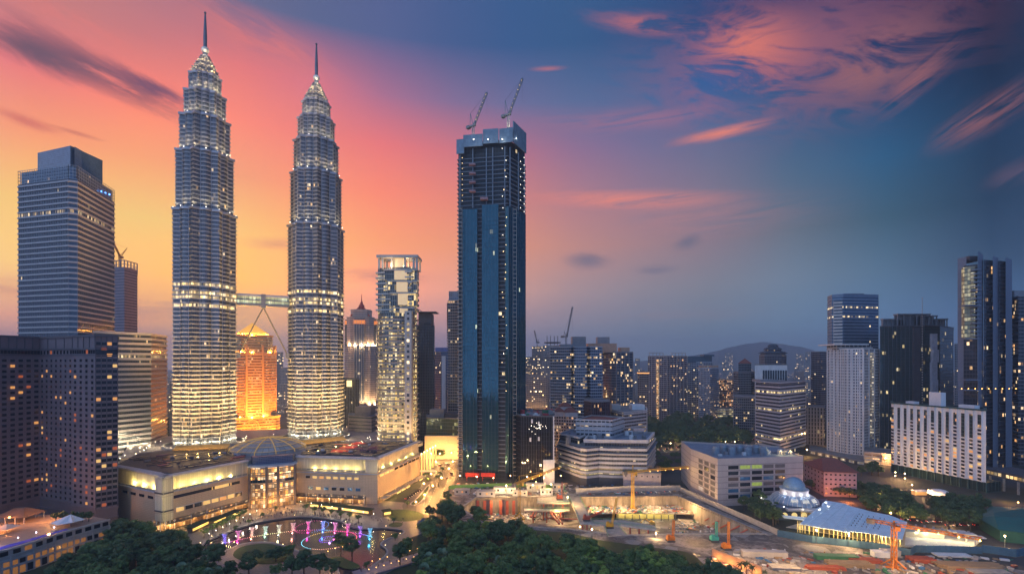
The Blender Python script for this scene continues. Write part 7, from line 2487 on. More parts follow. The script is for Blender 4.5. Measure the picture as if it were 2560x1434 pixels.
# big green sheeted roof at the right edge
gx = thing('green_roof_shed', 'big low shed under a dark green roof at the right edge', 'shed', (*G(2530, 1330), 0))
gp = [G(2448, 1320), G(2500, 1352), G(2720, 1380), G(2720, 1300), G(2480, 1290)]
gp = [tuple(p) for p in gp]
MB().prism(ccw(gp), 0, 7, 0, 0).build('wall', mat('green_wall', (0.03, 0.12, 0.08), .6), gx)
cx_, cy_ = G(2560, 1325)
MB().prism(offset(ccw(gp), .8), 7, 11, 0, 0, True, True, [(cx_ + (x - cx_) * .7, cy_ + (y - cy_) * .3) for x, y in offset(ccw(gp), .8)]).build('roof', mat('green_roof', (0.03, 0.14, 0.12), .5, .1), gx)
# station canopy and viaduct at the right edge
sv = thing('station_canopy', 'dark flat station canopy on pale columns with lit yellow windows, right edge', 'station', (*A(2520, 400), 0))
a, b = A(2466, 420), A(2700, 352)
d = (Vector(b) - Vector(a)).normalized()
n = Vector((-d.y, d.x))
q = [a, b, tuple(Vector(b) + n * 24), tuple(Vector(a) + n * 24)]
MB().prism(offset(ccw(q), 2), 15.4, 16.6, 0, 0, True).build('roof', mat('station_roof', (0.07, 0.07, 0.09), .5), sv)
MB().prism(ccw(q), 10.5, 15.4, 0, 0, True).build('hall', facade('station_windows', (0.10, 0.09, 0.09), (0.2, 0.14, 0.06), 3.2, 5, .8, .5, .9, (1.0, .60, .18), 1.2, .3, 0, v0=10.5), sv)
for k in range(6):
    c = Vector(a).lerp(Vector(b), (k + .3) / 6)
    MB().box(c.x - .6, c.y - .6, 0, c.x + .6, c.y + .6, 10.5).build('column', M_CONC, sv)
lamp((A(2520, 372)[0], 372, 6), 5000, (1.0, .5, .15), .4)
# ================================================================ trees, fountains, lamps, people, cars
def leaf_mat(name, c0, c1):
    m = bpy.data.materials.new(name)
    m.use_nodes = True
    t = NT(m.node_tree)
    b = m.node_tree.nodes['Principled BSDF']
    rand = t.n('ShaderNodeObjectInfo').outputs['Random']
    pos = t.n('ShaderNodeNewGeometry').outputs['Position']
    n0 = t.noise(pos, 1.1, 3.0)
    f = t.m('ADD', t.m('MULTIPLY', rand, 0.45), t.rng(n0, 0.35, 0.65, -0.2, 0.75))
    t.put(b.inputs['Base Color'], t.mix(f, c0, c1))
    b.inputs['Roughness'].default_value = 0.6
    b.inputs['Specular IOR Level'].default_value = 0.25
    return m


LEAF = leaf_mat('leaf_green', (0.079, 0.137, 0.046), (0.194, 0.273, 0.079))
LEAFD = leaf_mat('leaf_dark', (0.055, 0.096, 0.042), (0.125, 0.182, 0.068))
LEAFB = leaf_mat('leaf_bright', (0.194, 0.296, 0.057), (0.319, 0.410, 0.091))
LEAFF = leaf_mat('leaf_fan', (0.137, 0.216, 0.137), (0.251, 0.330, 0.194))
BARK = mat('bark', (0.10, 0.075, 0.055), 0.85, 0, 0.3, 1.0)


def crown_mesh(name, rx, rz, cz, nclump, nleaf, ls, m, seed, flat=0.0):
    """many leaf clumps spread through an uneven crown"""
    q = random.Random(seed)
    mb = MB()
    cl = []
    for k in range(nclump):
        while True:
            x, y, z = q.uniform(-1, 1), q.uniform(-1, 1), q.uniform(-0.8, 1)
            r = x * x + y * y + z * z
            if 0.12 < r < 1:
                break
        cl.append((x * rx * q.uniform(.75, 1.08), y * rx * q.uniform(.75, 1.08), cz + z * rz * (1 if z > 0 else .7), q.uniform(.24, .46) * rx))
    for (x, y, z, r) in cl:
        for _ in range(nleaf):
            th, ph = q.uniform(0, 6.283), math.acos(q.uniform(-.75, 1))
            rr = r * q.uniform(.55, 1.05)
            c = Vector((x + rr * math.sin(ph) * math.cos(th), y + rr * math.sin(ph) * math.sin(th), z + rr * math.cos(ph) * .72))
            n = Vector((math.sin(ph) * math.cos(th) + q.uniform(-.6, .6), math.sin(ph) * math.sin(th) + q.uniform(-.6, .6), math.cos(ph) + q.uniform(-.3, .7))).normalized()
            a = n.orthogonal().normalized()
            a.rotate(Matrix.Rotation(q.uniform(0, 6.28), 3, n))
            b = n.cross(a)
            s = ls * q.uniform(.6, 1.3)
            mb.face([c - a * s - b * s * .55, c + a * s * .2 - b * s * .7, c + a * s + b * s * .1, c - a * s * .1 + b * s * .65])
    return mb.mesh(name, m), cl


def tree_proto(kind, rx, rz, h, nclump, nleaf, ls, m, seed):
    cz = h - rz
    me, cl = crown_mesh('crown', rx, rz, cz, nclump, nleaf, ls, m, seed)
    tb = MB()
    q = random.Random(seed + 1)
    fk = cz - rz * .55
    tb.tube((0, 0, -.2), (0.1, 0, fk), .038 * h, 8, .026 * h)
    for (x, y, z, r) in cl[::3]:
        tb.tube((0.1, 0, fk - .1), (x * .8, y * .8, z - r * .2), .018 * h, 5, .005 * h, 0, False)
    tm = tb.mesh('trunk', BARK)
    return kind, me, tm


PROTO = {
    'round': [tree_proto('broadleaf_tree', 5.6, 4.6, 12.5, 24, 170, .42, LEAF, s) for s in (1, 2, 3)],
    'dark': [tree_proto('broadleaf_tree', 5.2, 5.0, 14, 24, 170, .42, LEAFD, s) for s in (11, 12, 13)],
    'bright': [tree_proto('broadleaf_tree', 5.0, 4.4, 11.5, 22, 170, .42, LEAFB, s) for s in (21, 22)],
    'wide': [tree_proto('rain_tree', 8.5, 6.0, 17, 34, 150, .6, LEAFD, s) for s in (81, 82)],
    'park': [tree_proto('park_tree', 5.4, 4.6, 12.5, 26, 170, .42, LEAF, s) for s in (91, 92)],
    'spread': [tree_proto('spreading_tree', 7.0, 2.8, 9.5, 26, 150, .42, LEAFD, s) for s in (31, 32)],
    'small': [tree_proto('young_tree', 1.9, 1.7, 5.4, 10, 60, .32, LEAF, s) for s in (41, 42)],
    'column': [tree_proto('upright_tree', 2.6, 4.4, 10, 16, 130, .38, LEAFD, s) for s in (51, 52)],
}


def palm_proto(nf, fl, h, m, seed, fan=False):
    q = random.Random(seed)
    mb = MB()
    for k in range(nf):
        az_ = 6.283 * k / nf + q.uniform(-.2, .2)
        el0 = q.uniform(-.2, 1.2)
        L = fl * q.uniform(.8, 1.1)
        d = Vector((math.cos(az_), math.sin(az_), 0))
        s = Vector((-d.y, d.x, 0))
        if fan:
            base = Vector((0, 0, h)) + d * L * .45 * math.cos(el0) + Vector((0, 0, L * .45 * math.sin(el0)))
            up = (d * math.cos(el0) + Vector((0, 0, math.sin(el0))))
            for j in range(9):
                t0 = (j - 4.5) * .34
                t1 = t0 + .26
                p0 = base + (up * math.cos(t0) + s * math.sin(t0)) * L * .55
                p1 = base + (up * math.cos(t1) + s * math.sin(t1)) * L * .55
                mb.face([base, p0 - Vector((0, 0, .12)), p1])
        else:
            prev = None
            for j in range(7):
                t = j / 6
                p = Vector((0, 0, h)) + d * L * t * math.cos(el0 * (1 - t)) + Vector((0, 0, L * (math.sin(el0) * t - .75 * t * t)))
                w = .5 * math.sin(math.pi * (t * .85 + .1))
                cur = (p - s * w - Vector((0, 0, w * .5)), p, p + s * w - Vector((0, 0, w * .5)))
                if prev:
                    mb.face([prev[0], prev[1], cur[1], cur[0]]).face([prev[1], prev[2], cur[2], cur[1]])
                prev = cur
    tm = MB().tube((0, 0, -.2), (.2, 0, h), .26, 7, .18).mesh('trunk', BARK)
    return ('fan_palm' if fan else 'palm_tree'), mb.mesh('crown', m), tm


PROTO['palm'] = [palm_proto(16, 3.6, 9.5, LEAFD, s) for s in (61, 62)]
PROTO['fan'] = [palm_proto(26, 3.6, 9.5, LEAFF, s, True) for s in (71, 72)]
tr = random.Random(99)
NTREE = [0]


def tree(kind, xy, sc, label, group, z=0.0):
    nm, cm, tm = tr.choice(PROTO[kind])
    NTREE[0] += 1
    t = thing(nm, label, 'palm' if kind in ('palm', 'fan') else 'tree', (xy[0], xy[1], z), group)
    t.rotation_euler = (0, 0, tr.uniform(0, 6.28))
    s = sc * tr.uniform(.88, 1.14)
    t.scale = (s * tr.uniform(.92, 1.1), s * tr.uniform(.92, 1.1), s * tr.uniform(.9, 1.1))
    for n_, me in (('crown', cm), ('trunk', tm)):
        o = bpy.data.objects.new(n_, me)
        COL.objects.link(o)
        o.parent = t
    return t


def inside(p, poly):
    c = False
    for i in range(len(poly)):
        (x0, y0), (x1, y1) = poly[i], poly[i - 1]
        if (y0 > p[1]) != (y1 > p[1]) and p[0] < (x1 - x0) * (p[1] - y0) / (y1 - y0) + x0:
            c = not c
    return c


def wood(poly, n, kinds, sc, dmin, zc, label, group):
    """fill a stand of trees: crown centres seen inside a photo region, kept dmin metres apart"""
    xs, ys = [p[0] for p in poly], [p[1] for p in poly]
    done = []
    for _ in range(n * 60):
        p = (tr.uniform(min(xs), max(xs)), tr.uniform(min(ys), max(ys)))
        if not inside(p, poly):
            continue
        g = G(p[0], p[1], zc)
        k, s_ = tr.choice(kinds)
        s = sc * s_
        if any(math.dist(g, q) < dmin * (s + s2) / 2 for q, s2 in done):
            continue
        done.append((g, s))
        tree(k, g, s, label[k] if isinstance(label, dict) else label, group)
        if len(done) >= n:
            break


R3 = [('round', 1.0), ('dark', 1.0), ('dark', .9), ('round', .85)]
LB = lambda where: {'round': 'green broadleaf tree in the wood ' + where, 'dark': 'dark broadleaf tree in the wood ' + where, 'bright': 'bright yellow green tree in the wood ' + where, 'fan': 'grey green fan palm ' + where, 'palm': 'palm with drooping fronds ' + where, 'spread': 'low spreading tree ' + where, 'column': 'upright dark tree ' + where, 'small': 'young round tree ' + where}
wood([(110, 1440), (160, 1400), (250, 1345), (300, 1308), (345, 1302), (400, 1330), (470, 1338), (525, 1372), (565, 1402), (600, 1440)], 58, R3, .92, 7.0, 8, LB('below the hotel, left of the lake'), 'trees of the wood left of the lake')
wood([(60, 1475), (100, 1440), (600, 1440), (620, 1475)], 12, R3, .9, 7.6, 8, LB('at the bottom edge, left of the lake'), 'trees at the bottom edge left of the lake')
wood([(1045, 1400), (1060, 1340), (1080, 1292), (1110, 1262), (1140, 1256), (1200, 1275), (1260, 1300), (1330, 1322), (1420, 1338), (1470, 1362), (1490, 1392), (1440, 1440), (1040, 1440)], 80, R3 + [('bright', .8), ('round', 1.1)], .88, 6.6, 8, LB('between the lake and the building site'), 'trees of the wood between lake and building site')
wood([(1460, 1440), (1480, 1400), (1560, 1384), (1640, 1378), (1700, 1400), (1720, 1440)], 26, R3 + [('bright', 1.0)], .85, 6.4, 8, LB('at the bottom edge by the haul road'), 'trees at the bottom edge by the haul road')
for px, py, s in ((1620, 1400, 1.1), (1652, 1418, .9), (1600, 1428, .9), (1668, 1392, .8)):
    tree('bright', G(px, py, 7), s, 'bright yellow green tree at the bottom edge by the haul road', 'trees at the bottom edge by the haul road')
wood([(1020, 1470), (1040, 1440), (1740, 1440), (1750, 1470)], 14, R3, .9, 7.4, 8, LB('at the bottom edge, right of the lake'), 'trees at the bottom edge right of the lake')
for px, py, s in ((452, 1424, .9), (488, 1430, .8), (430, 1432, .85), (400, 1436, .9), (520, 1434, .8), (545, 1428, .85), (340, 1437, .8)):
    tree('fan', G(px, py, 9), s, 'grey green fan palm at the bottom edge among the dark trees', 'fan palms at the bottom edge')
for px, py, s in ((1070, 1392, .9), (1086, 1404, .85), (1104, 1390, .9), (1060, 1412, .8), (1128, 1408, .85), (1270, 1424, 1.0), (1248, 1410, .9), (1282, 1410, .8)):
    tree('fan', G(px, py, 9), s, 'grey green fan palm in the wood right of the footbridge', 'fan palms right of the footbridge')
# single trees about the lake
for k, px, py, s, lab in (('spread', 632, 1392, .62, 'small low tree on the left of the shore lawn'), ('spread', 690, 1380, .85, 'broad spreading tree in the middle of the shore lawn'), ('round', 722, 1376, .6, 'rounder tree touching the spreading one on the shore lawn'), ('dark', 852, 1360, .62, 'tree standing before the ring of coloured lights'), ('dark', 880, 1368, .85, 'taller tree on the point of land in front of the light ring'), ('column', 916, 1408, .55, 'small upright tree at the near right end of the lake'), ('dark', 760, 1414, 1.0, 'big dark tree at the near shore below the light ring'), ('dark', 730, 1424, .8, 'dark tree left of the big one at the near shore'), ('dark', 800, 1420, .8, 'dark tree right of the big one at the near shore'), ('round', 690, 1424, .6, 'small tree at the near shore below the lawn'), ('dark', 830, 1425, .7, 'low tree at the near shore by the footbridge end'), ('dark', 622, 1418, .8, 'dark tree left of the shore lawn'), ('dark', 1000, 1388, .95, 'dense dark tree on the right bank of the lake'), ('round', 1020, 1368, .7, 'green tree above the dense dark one on the right bank'), ('round', 988, 1341, .35, 'small bush at the right tip of the lake'), ('dark', 1075, 1278, .75, 'dark tree by the kiosk at the end of the oval lawn'), ('dark', 1118, 1245, .7, 'dark round tree at the edge of the orange road')):
    tree(k, G(px, py, 6 * s), s, lab, None)
for k, (px, py) in enumerate(((1018, 1262), (984, 1300))):
    tree('small', G(px, py, 2), .9, ['thin young tree at the top of the oval lawn', 'thin young tree below the oval lawn'][k], None)
# promenade rows
for k in range(10):
    s = k / 9
    tree('small', G(510 + 100 * s, 1332 - 50 * s, 3), 1.1, 'small round tree in the row along the left promenade', 'trees in the row along the left promenade')
for k in range(7):
    tree('small', G(764 + 22 * k, 1268 + 4.2 * k, 3), 1.1, 'small round tree in the row along the right promenade', 'trees in the row along the right promenade')
for k in range(6):
    tree('small', G(520 + 34 * k, 1352 - 17 * k, 3), .8, 'small round tree in the row at the left lake edge', 'trees in the row at the left lake edge')
# road side trees
for px, py, s in ((1100, 1186, 1.0), (1106, 1178, 1.1), (1096, 1196, .95)):
    tree('palm', G(px, py, 7), s, 'tall palm on the orange road island', 'palms on the orange road island')
for px, py, s in ((1062, 1184, .5), (1072, 1178, .5), (1070, 1192, .45)):
    tree('round', G(px, py, 5), s, 'small green tree at the foot of the yellow columns', 'trees at the foot of the yellow columns')
for px, py, s in ((1100, 1128, 1.0), (1124, 1126, .9)):
    tree('spread', G(px, py, 8), s * 1.1, 'wide lamp lit street tree before the green glass block', 'street trees before the green glass block')
# dark wood at mid right
wood([(1618, 1052), (1700, 1036), (1800, 1042), (1850, 1056), (1880, 1082), (1884, 1096), (1800, 1104), (1700, 1104), (1618, 1098)], 75, [('wide', 1.0), ('wide', 1.15)], 1.0, 8.5, 11, 'dark wide tree in the big wood before the apartment towers', 'trees of the big dark wood at mid right')
wood([(1400, 1340), (1470, 1352), (1500, 1378), (1600, 1372), (1720, 1388), (1740, 1440), (1420, 1440)], 40, [('park', .9), ('park', .75), ('bright', .8)], .9, 6.5, 7, {'park': 'green tree filling the strip between the wood and the haul road', 'bright': 'bright yellow green tree in the strip by the haul road'}, 'trees of the strip by the haul road')
for k in range(12):
    tree('spread', G(1606 + 24 * k + tr.uniform(-6, 6), 1112 + tr.uniform(-5, 5), 6), .8, 'lamp lit street tree along the near edge of the dark wood', 'street trees along the near edge of the dark wood')
wood([(1850, 1252), (1900, 1246), (1948, 1270), (1944, 1296), (1900, 1290)], 14, [('dark', .8), ('dark', .9)], .9, 6, 6, 'dark tree between the beige block and the mosque', 'trees between the beige block and the mosque')
wood([(2150, 1240), (2230, 1232), (2290, 1262), (2330, 1290), (2250, 1280), (2170, 1262)], 34, [('dark', .9), ('round', .8), ('dark', 1.0)], .85, 6, 6, 'tree in the street grove behind the pale blue hall', 'trees in the street grove behind the pale blue hall')
wood([(2340, 1252), (2420, 1240), (2460, 1262), (2450, 1300), (2380, 1300), (2330, 1280)], 26, [('dark', 1.0), ('spread', .9)], .9, 6.6, 7, {'dark': 'dark tree in front of the white pleated hotel base', 'spread': 'spreading tree in front of the white pleated hotel base'}, 'trees in front of the white pleated hotel')
wood([(2150, 1150), (2190, 1150), (2200, 1172), (2150, 1172)], 7, [('dark', .8)], .9, 5, 7, 'dark tree beside the lit condo podium', 'trees beside the lit condo podium')
wood([(2010, 1196), (2120, 1200), (2240, 1212), (2260, 1240), (2150, 1236), (2060, 1230)], 16, [('spread', .8)], .9, 5, 6, 'spreading tree in the dim yard beyond the pink block', 'trees in the yard beyond the pink block')
wood([(1630, 1130), (1720, 1126), (1722, 1160), (1640, 1176)], 9, [('spread', .8)], .9, 6, 5, 'spreading tree in the dark lot left of the beige block', 'trees in the dark lot left of the beige block')
wood([(2010, 1080), (2060, 1076), (2066, 1092), (2020, 1096)], 8, [('dark', 1.0)], .9, 6, 7, 'dark tree behind the condo podium roof', 'trees behind the condo podium roof')
wood([(1320, 985), (1376, 985), (1376, 1010), (1320, 1012)], 12, [('dark', 1.2)], 1.0, 7, 7, 'dark tree behind the black podium', 'trees behind the black podium')
wood([(180, 1300), (236, 1288), (236, 1306), (190, 1316)], 7, [('dark', .55)], .8, 5, 17, 'dark tree on the hotel pool terrace', 'trees on the hotel pool terrace') if False else None
for px, py in ((140, 1296), (158, 1298), (186, 1296), (206, 1292), (222, 1288)):
    g = A(px, 284)
    tree('dark', g, .42, 'small dark tree on the hotel pool terrace', 'trees on the hotel pool terrace', 14.2)
for px, py, s in ((1772, 1402, .8), (1790, 1406, .8), (1852, 1402, .75), (1866, 1404, .7), (1880, 1408, .7), (1912, 1414, .5)):
    tree('palm', G(px, py, 8), s, 'thin palm at the bottom edge before the orange lit wall', 'palms before the orange lit wall')
wood([(1700, 1440), (1720, 1416), (1790, 1420), (1840, 1440)], 6, [('dark', .8)], .9, 6, 6, 'low dark tree beside the orange lit wall at the bottom', 'trees beside the orange lit wall')
ow = MB()
pa, pb = [Vector(G(*p)) for p in ((1780, 1392), (1905, 1440))]
d = (pb - pa).normalized()
o = MB().obox((pa + pb) / 2, math.atan2(d.y, d.x), (pb - pa).length / 2, .15, 0, 5).build('boundary_wall', mat('tan_wall', (0.42, 0.30, 0.22), .7), None, org=(*pa, 0))
tag(o, 'tan boundary wall lit orange behind the palms at the bottom edge', 'wall')
for s in (.15, .4, .65, .9):
    p = pa.lerp(pb, s) + Vector((d.y, -d.x)) * 3
    lamp((p.x, p.y, 1.2), 1500, (1.0, .40, .10), .3)
print('trees', NTREE[0])

# ---------------------------------------------------------------- fountains on the lake
def droplets(seed, h, sp, n, m):
    q = random.Random(seed)
    mb = MB()
    for _ in range(n):
        t = q.random() ** .8
        side = q.choice((-1, 1)) * (1 if q.random() < .8 else 0)
        x = side * sp * t * q.uniform(.85, 1.05) + q.gauss(0, .10 + .16 * t)
        y = q.gauss(0, .12 + .3 * t)
        z = h * (1 - (1 - t) ** 2) * q.uniform(.9, 1.0) if q.random() < .72 else h * q.random() * t
        s = q.uniform(.06, .14)
        c = Vector((x, y, z))
        a = Vector((q.uniform(-1, 1), q.uniform(-1, 1), q.uniform(-1, 1))).normalized()
        b = a.orthogonal().normalized()
        e = a.cross(b)
        P = [c + b * s, c - b * s * .5 + e * s * .87, c - b * s * .5 - e * s * .87, c + a * s * 1.8]
        mb.face([P[0], P[1], P[3]]).face([P[1], P[2], P[3]]).face([P[2], P[0], P[3]]).face([P[0], P[2], P[1]])
    return mb.mesh('water_spray', m)


SPRAY = mat('water_spray', (0.85, 0.86, 0.9), 0.4, 0, 0.02)
SPR = [droplets(s, 5.8, 1.25, 760, SPRAY) for s in (1, 2)]
JETS = [(562, 1357, 'blue', (0.25, 0.22, 1.0)), (596, 1349, 'magenta', (1.0, 0.10, 0.55)), (630, 1341, 'peach', (1.0, 0.55, 0.35)), (664, 1335.5, 'pale green', (0.65, 1.0, 0.75)), (698, 1331, 'pale cream', (1.0, 0.95, 0.65)), (733, 1326.5, 'soft pink', (1.0, 0.55, 0.45)), (771, 1325, 'deep pink', (1.0, 0.12, 0.50)), (808, 1323.5, 'sky blue', (0.2, 0.45, 1.0)), (838, 1326, 'rose', (1.0, 0.30, 0.60)), (870, 1330, 'hot pink', (1.0, 0.10, 0.48)), (901, 1334, 'violet', (0.6, 0.15, 1.0)), (925, 1341, 'cyan', (0.15, 0.75, 1.0))]
LED = {}


def led_mat(c):
    k = tuple(round(x, 1) for x in c)
    return LED.setdefault(k, glow('led_%d_%d_%d' % tuple(int(x * 10) for x in k), tuple(x ** 2.2 for x in c), 2.8))


LEDM = MB().ball((0, 0, 0), .15, 6, 4)


def led(parent, x, y, c, r=1.0):
    m = led_mat(c)
    me = LEDC.get(m.name)
    if me is None:
        me = LEDC[m.name] = LEDM.mesh('led_lamp', m)
    o = bpy.data.objects.new('led_lamp', me)
    COL.objects.link(o)
    o.parent = parent
    b = base_of(parent)
    o.location = (x - b[0], y - b[1], -.25 - b[2])
    o.scale = (r, r, r)


LEDC = {}
for k, (px, py, cn, c) in enumerate(JETS):
    c = tuple(q ** 1.7 for q in c)
    x, y = G(px, py, -.5)
    f = thing('fountain_jet', cn + ' lit V shaped fountain jet in the row across the lake', 'fountain', (x, y, -.5), 'lit fountain jets across the lake')
    o = bpy.data.objects.new('water_spray', SPR[k % 2])
    COL.objects.link(o)
    o.parent = f
    o.scale = (1, 1, tr.uniform(.85, 1.08))
    MB().lathe((x, y), [(.5, -.6), (.5, -.3), (.2, -.1), (0, -.1)], 10).build('nozzle', STEELD, f)
    lamp((x, y - 1.2, .35), 380, c, .25)
    lamp((x, y - 2.2, 4.2), 420, c, .4)
# LED arc under the jets, the ring and the star
arcth = thing('light_arc', 'long arc of small coloured lamps running under the fountain jets', 'light string', (*G(733, 1326, -.5), -.5))
keys = [(535, 1365, (.4, .5, 1)), (562, 1357, (.5, .3, 1)), (585, 1352, (1, .3, .7)), (610, 1346, (1, .6, .6)), (640, 1340, (1, .8, .5)), (670, 1335, (.9, 1, .7)), (700, 1331, (1, .9, .7)), (733, 1326.5, (1, .7, .6)), (771, 1325, (1, .3, .6)), (800, 1324, (.5, .6, 1)), (820, 1325, (.4, .9, 1)), (850, 1327.5, (1, .3, .7)), (880, 1331, (1, .2, .6)), (905, 1335, (.7, .3, 1)), (918, 1338, (.3, .8, 1)), (930, 1342, (.2, .9, 1))]
for k in range(96):
    s = k / 95 * (len(keys) - 1)
    i = min(len(keys) - 2, int(s))
    f_ = s - i
    a, b = keys[i], keys[i + 1]
    led(arcth, *G(a[0] * (1 - f_) + b[0] * f_, a[1] * (1 - f_) + b[1] * f_, -.5), tuple(u * (1 - f_) + v * f_ for u, v in zip(a[2], b[2])))
pc = Vector(G(824, 1349, -.5))
prx = (Vector(G(889, 1349, -.5)) - pc).length
rg = thing('light_ring', 'big ring of coloured lamps floating on the lake', 'light string', (*pc, -.5))
for k in range(84):
    a = 2 * math.pi * k / 84
    h = (math.sin(a * 1.0 + .6) + 1) / 2
    c = (1, .2 + .6 * (1 - h), .6 - .2 * h) if math.cos(a) > -.3 else ((1, .8, .35) if h > .4 else (.5, .9, 1))
    led(rg, pc.x + prx * math.cos(a), pc.y + prx * math.sin(a) * .95, c)
sg_ = thing('light_cluster', 'small purple ring of lamps with a white heart inside the big ring', 'light string', (*pc, -.5))
p2 = Vector(G(821, 1347.5, -.5))
for k in range(30):
    a = 2 * math.pi * k / 30
    led(sg_, p2.x + 5.2 * math.cos(a), p2.y + 5.2 * math.sin(a), (.45, .12, 1))
for k in range(12):
    a = 2 * math.pi * k / 12
    led(sg_, p2.x + 2.6 * math.cos(a), p2.y + 2.6 * math.sin(a), (.55, .4, 1) if k % 2 else (.8, .7, 1), .8)
up_ = thing('light_loop', 'small loop of pink and blue lamps behind the jets', 'light string', (*G(785, 1312, -.5), -.5))
for k in range(40):
    a = 2 * math.pi * k / 40
    p3 = Vector(G(780, 1316, -.5))
    led(up_, p3.x + 10.0 * math.cos(a), p3.y + 12.0 * math.sin(a), (1, .2, .6) if math.cos(a) < .3 else (.3, .6, 1), .85)
lamp((pc.x, pc.y, 1.2), 500, (.55, .3, 1.0), .5)

# ---------------------------------------------------------------- lamps of the park, promenade and streets
def street_lamp(px, py, h, pw, label, group, glowm, col, z=0.0, arm=False):
    x, y = G(px, py, z) if py > 0 else px
    if 'S' not in PL:
        PL['pole'] = MB().tube((0, 0, 0), (0, 0, 1), .09, 6, .06).mesh('pole', STEELD)
        PL['S'] = True
    key = 'lh' + glowm.name + str(h > 5)
    if key not in PL:
        PL[key] = MB().ball((0, 0, 0), .42 if h > 5 else .2, 8, 6).mesh('lamp_head', glowm)
    t = thing('park_lamp' if h < 5 else 'street_lamp', label, 'lamp', (x, y, z), group)
    o = bpy.data.objects.new('pole', PL['pole'])
    COL.objects.link(o)
    o.parent = t
    o.scale = (1, 1, h)
    o = bpy.data.objects.new('lamp_head', PL[key])
    COL.objects.link(o)
    o.parent = t
    o.location = (0, 0, h + .25)
    if pw:
        lamp((x, y - .7, z + h + .3), pw * 1.3, col, .3)


PL = {}
SOD = (1.0, .46, .12)
for k in range(8):
    street_lamp(523 + 17 * k, 1352 - 8.5 * k, 4.5, 520, 'white globe lamp in the row along the left promenade', 'globe lamps along the left promenade', GLOWC, (1, .8, .6))
for k in range(8):
    street_lamp(752 + 26 * k, 1268 + 4.6 * k, 4.5, 520, 'white globe lamp in the row along the right promenade', 'globe lamps along the right promenade', GLOWC, (1, .8, .6))
for k, (x, y) in enumerate(lk_out[::11]):
    if y < 262:
        continue
    street_lamp((x + (x - pc.x) * .008, y + (y - pc.y) * .008), -1, .8, 60 if k % 2 else 0, 'low bollard lamp on the rim of the lake', 'bollard lamps round the lake rim', GLOWW, (1, .6, .25), .3)
for px, py, pw in ((586, 1370, 500), (646, 1396, 250), (703, 1388, 200), (668, 1350, 200), (600, 1358, 250), (566, 1380, 200), (838, 1386, 300), (857, 1382, 150), (820, 1394, 150), (820, 1436, 900), (1200, 1404, 250), (1316, 1418, 450), (1396, 1300, 600), (1150, 1372, 250), (1030, 1364, 200), (1090, 1372, 250), (210, 1390, 350), (385, 1412, 150), (440, 1398, 150), (1340, 1364, 200), (1420, 1400, 250), (1180, 1344, 200), (1276, 1436, 500), (1136, 1424, 300)):
    street_lamp(px, py, 3.6, pw, 'low orange park lamp glowing among the trees', 'park lamps among the trees', GLOWO, (1, .55, .18))
fbp = [(905, 1428), (1080, 1378)]
for k in range(9):
    for s in (0, 1):
        x = 912 + 150 * k / 8
        y = 1412 - 42 * k / 8 + s * 16
        street_lamp(x + s * 10, y, 1.0, 45, 'small lamp on the railing of the footbridge', 'lamps on the footbridge railing', GLOWO, (1, .6, .25), 1.2)
fb = thing('footbridge', 'low purple paved footbridge with lamps at the near end of the lake', 'bridge', (*G(990, 1400, 1), 1))
q = [(*G(880, 1427, 1), 1), (*G(1082, 1370, 1), 1), (*G(1092, 1386, 1), 1), (*G(896, 1446, 1), 1)]
mb = MB()
mb.face(q).face([(x, y, z - .7) for x, y, z in q[::-1]])
for i in range(4):
    a, b = q[i], q[(i + 1) % 4]
    mb.face([(a[0], a[1], a[2] - .7), (b[0], b[1], b[2] - .7), b, a])
mb.build('deck', mat('footbridge_paving', (0.26, 0.21, 0.24), .6), fb)
for a, b in ((q[0], q[1]), (q[2], q[3])):
    a, b = Vector(a), Vector(b)
    mb = MB()
    for k in range(31):
        c = a.lerp(b, k / 30)
        mb.bar(c, c + Vector((0, 0, 1.05)), .08)
    mb.bar(a + Vector((0, 0, 1.05)), b + Vector((0, 0, 1.05)), .1).bar(a + Vector((0, 0, .5)), b + Vector((0, 0, .5)), .06)
    mb.build('railing', STEELD, fb)
for k in range(5):
    c = Vector(q[0]).lerp(Vector(q[1]), (k + .5) / 5).lerp(Vector(q[3]).lerp(Vector(q[2]), (k + .5) / 5), .5)
    MB().box(c.x - .4, c.y - 1.5, -1.2, c.x + .4, c.y + 1.5, .3).build('pier', M_CONC, fb)
# the sodium lit road
for k, (px, py) in enumerate(((1040, 1282), (1062, 1262), (1082, 1238), (1060, 1232), (1104, 1216), (1078, 1206), (1122, 1192), (1090, 1174), (1132, 1172), (1100, 1152), (1128, 1150), (1078, 1152))):
    street_lamp(px, py, 8, 13000, 'tall sodium street lamp along the orange lit road', 'street lamps along the orange road', GLOWO, SOD)
for k in range(6):
    px, d = 1056 + k * 5, 470 - k * 6
    x, y = A(1054 + k * 7, 462 + k * 9)
    t = thing('lit_column', 'tall glowing yellow column with a starry lamp beside the shopping centre corner', 'column', (x, y, 0), 'row of glowing yellow columns')
    MB().tube((x, y, 0), (x, y, 20), .9, 10).build('shaft', mat('glowing_shaft', (0.6, 0.45, 0.2), .5, 0, .1, .4, (1.0, .62, .16), .9), t)
    MB().ball((x, y, 20.8), .7, 8, 6).build('lamp_head', GLOWW, t)
    lamp((x, y - 2, 20), 900, (1, .7, .3), .3)
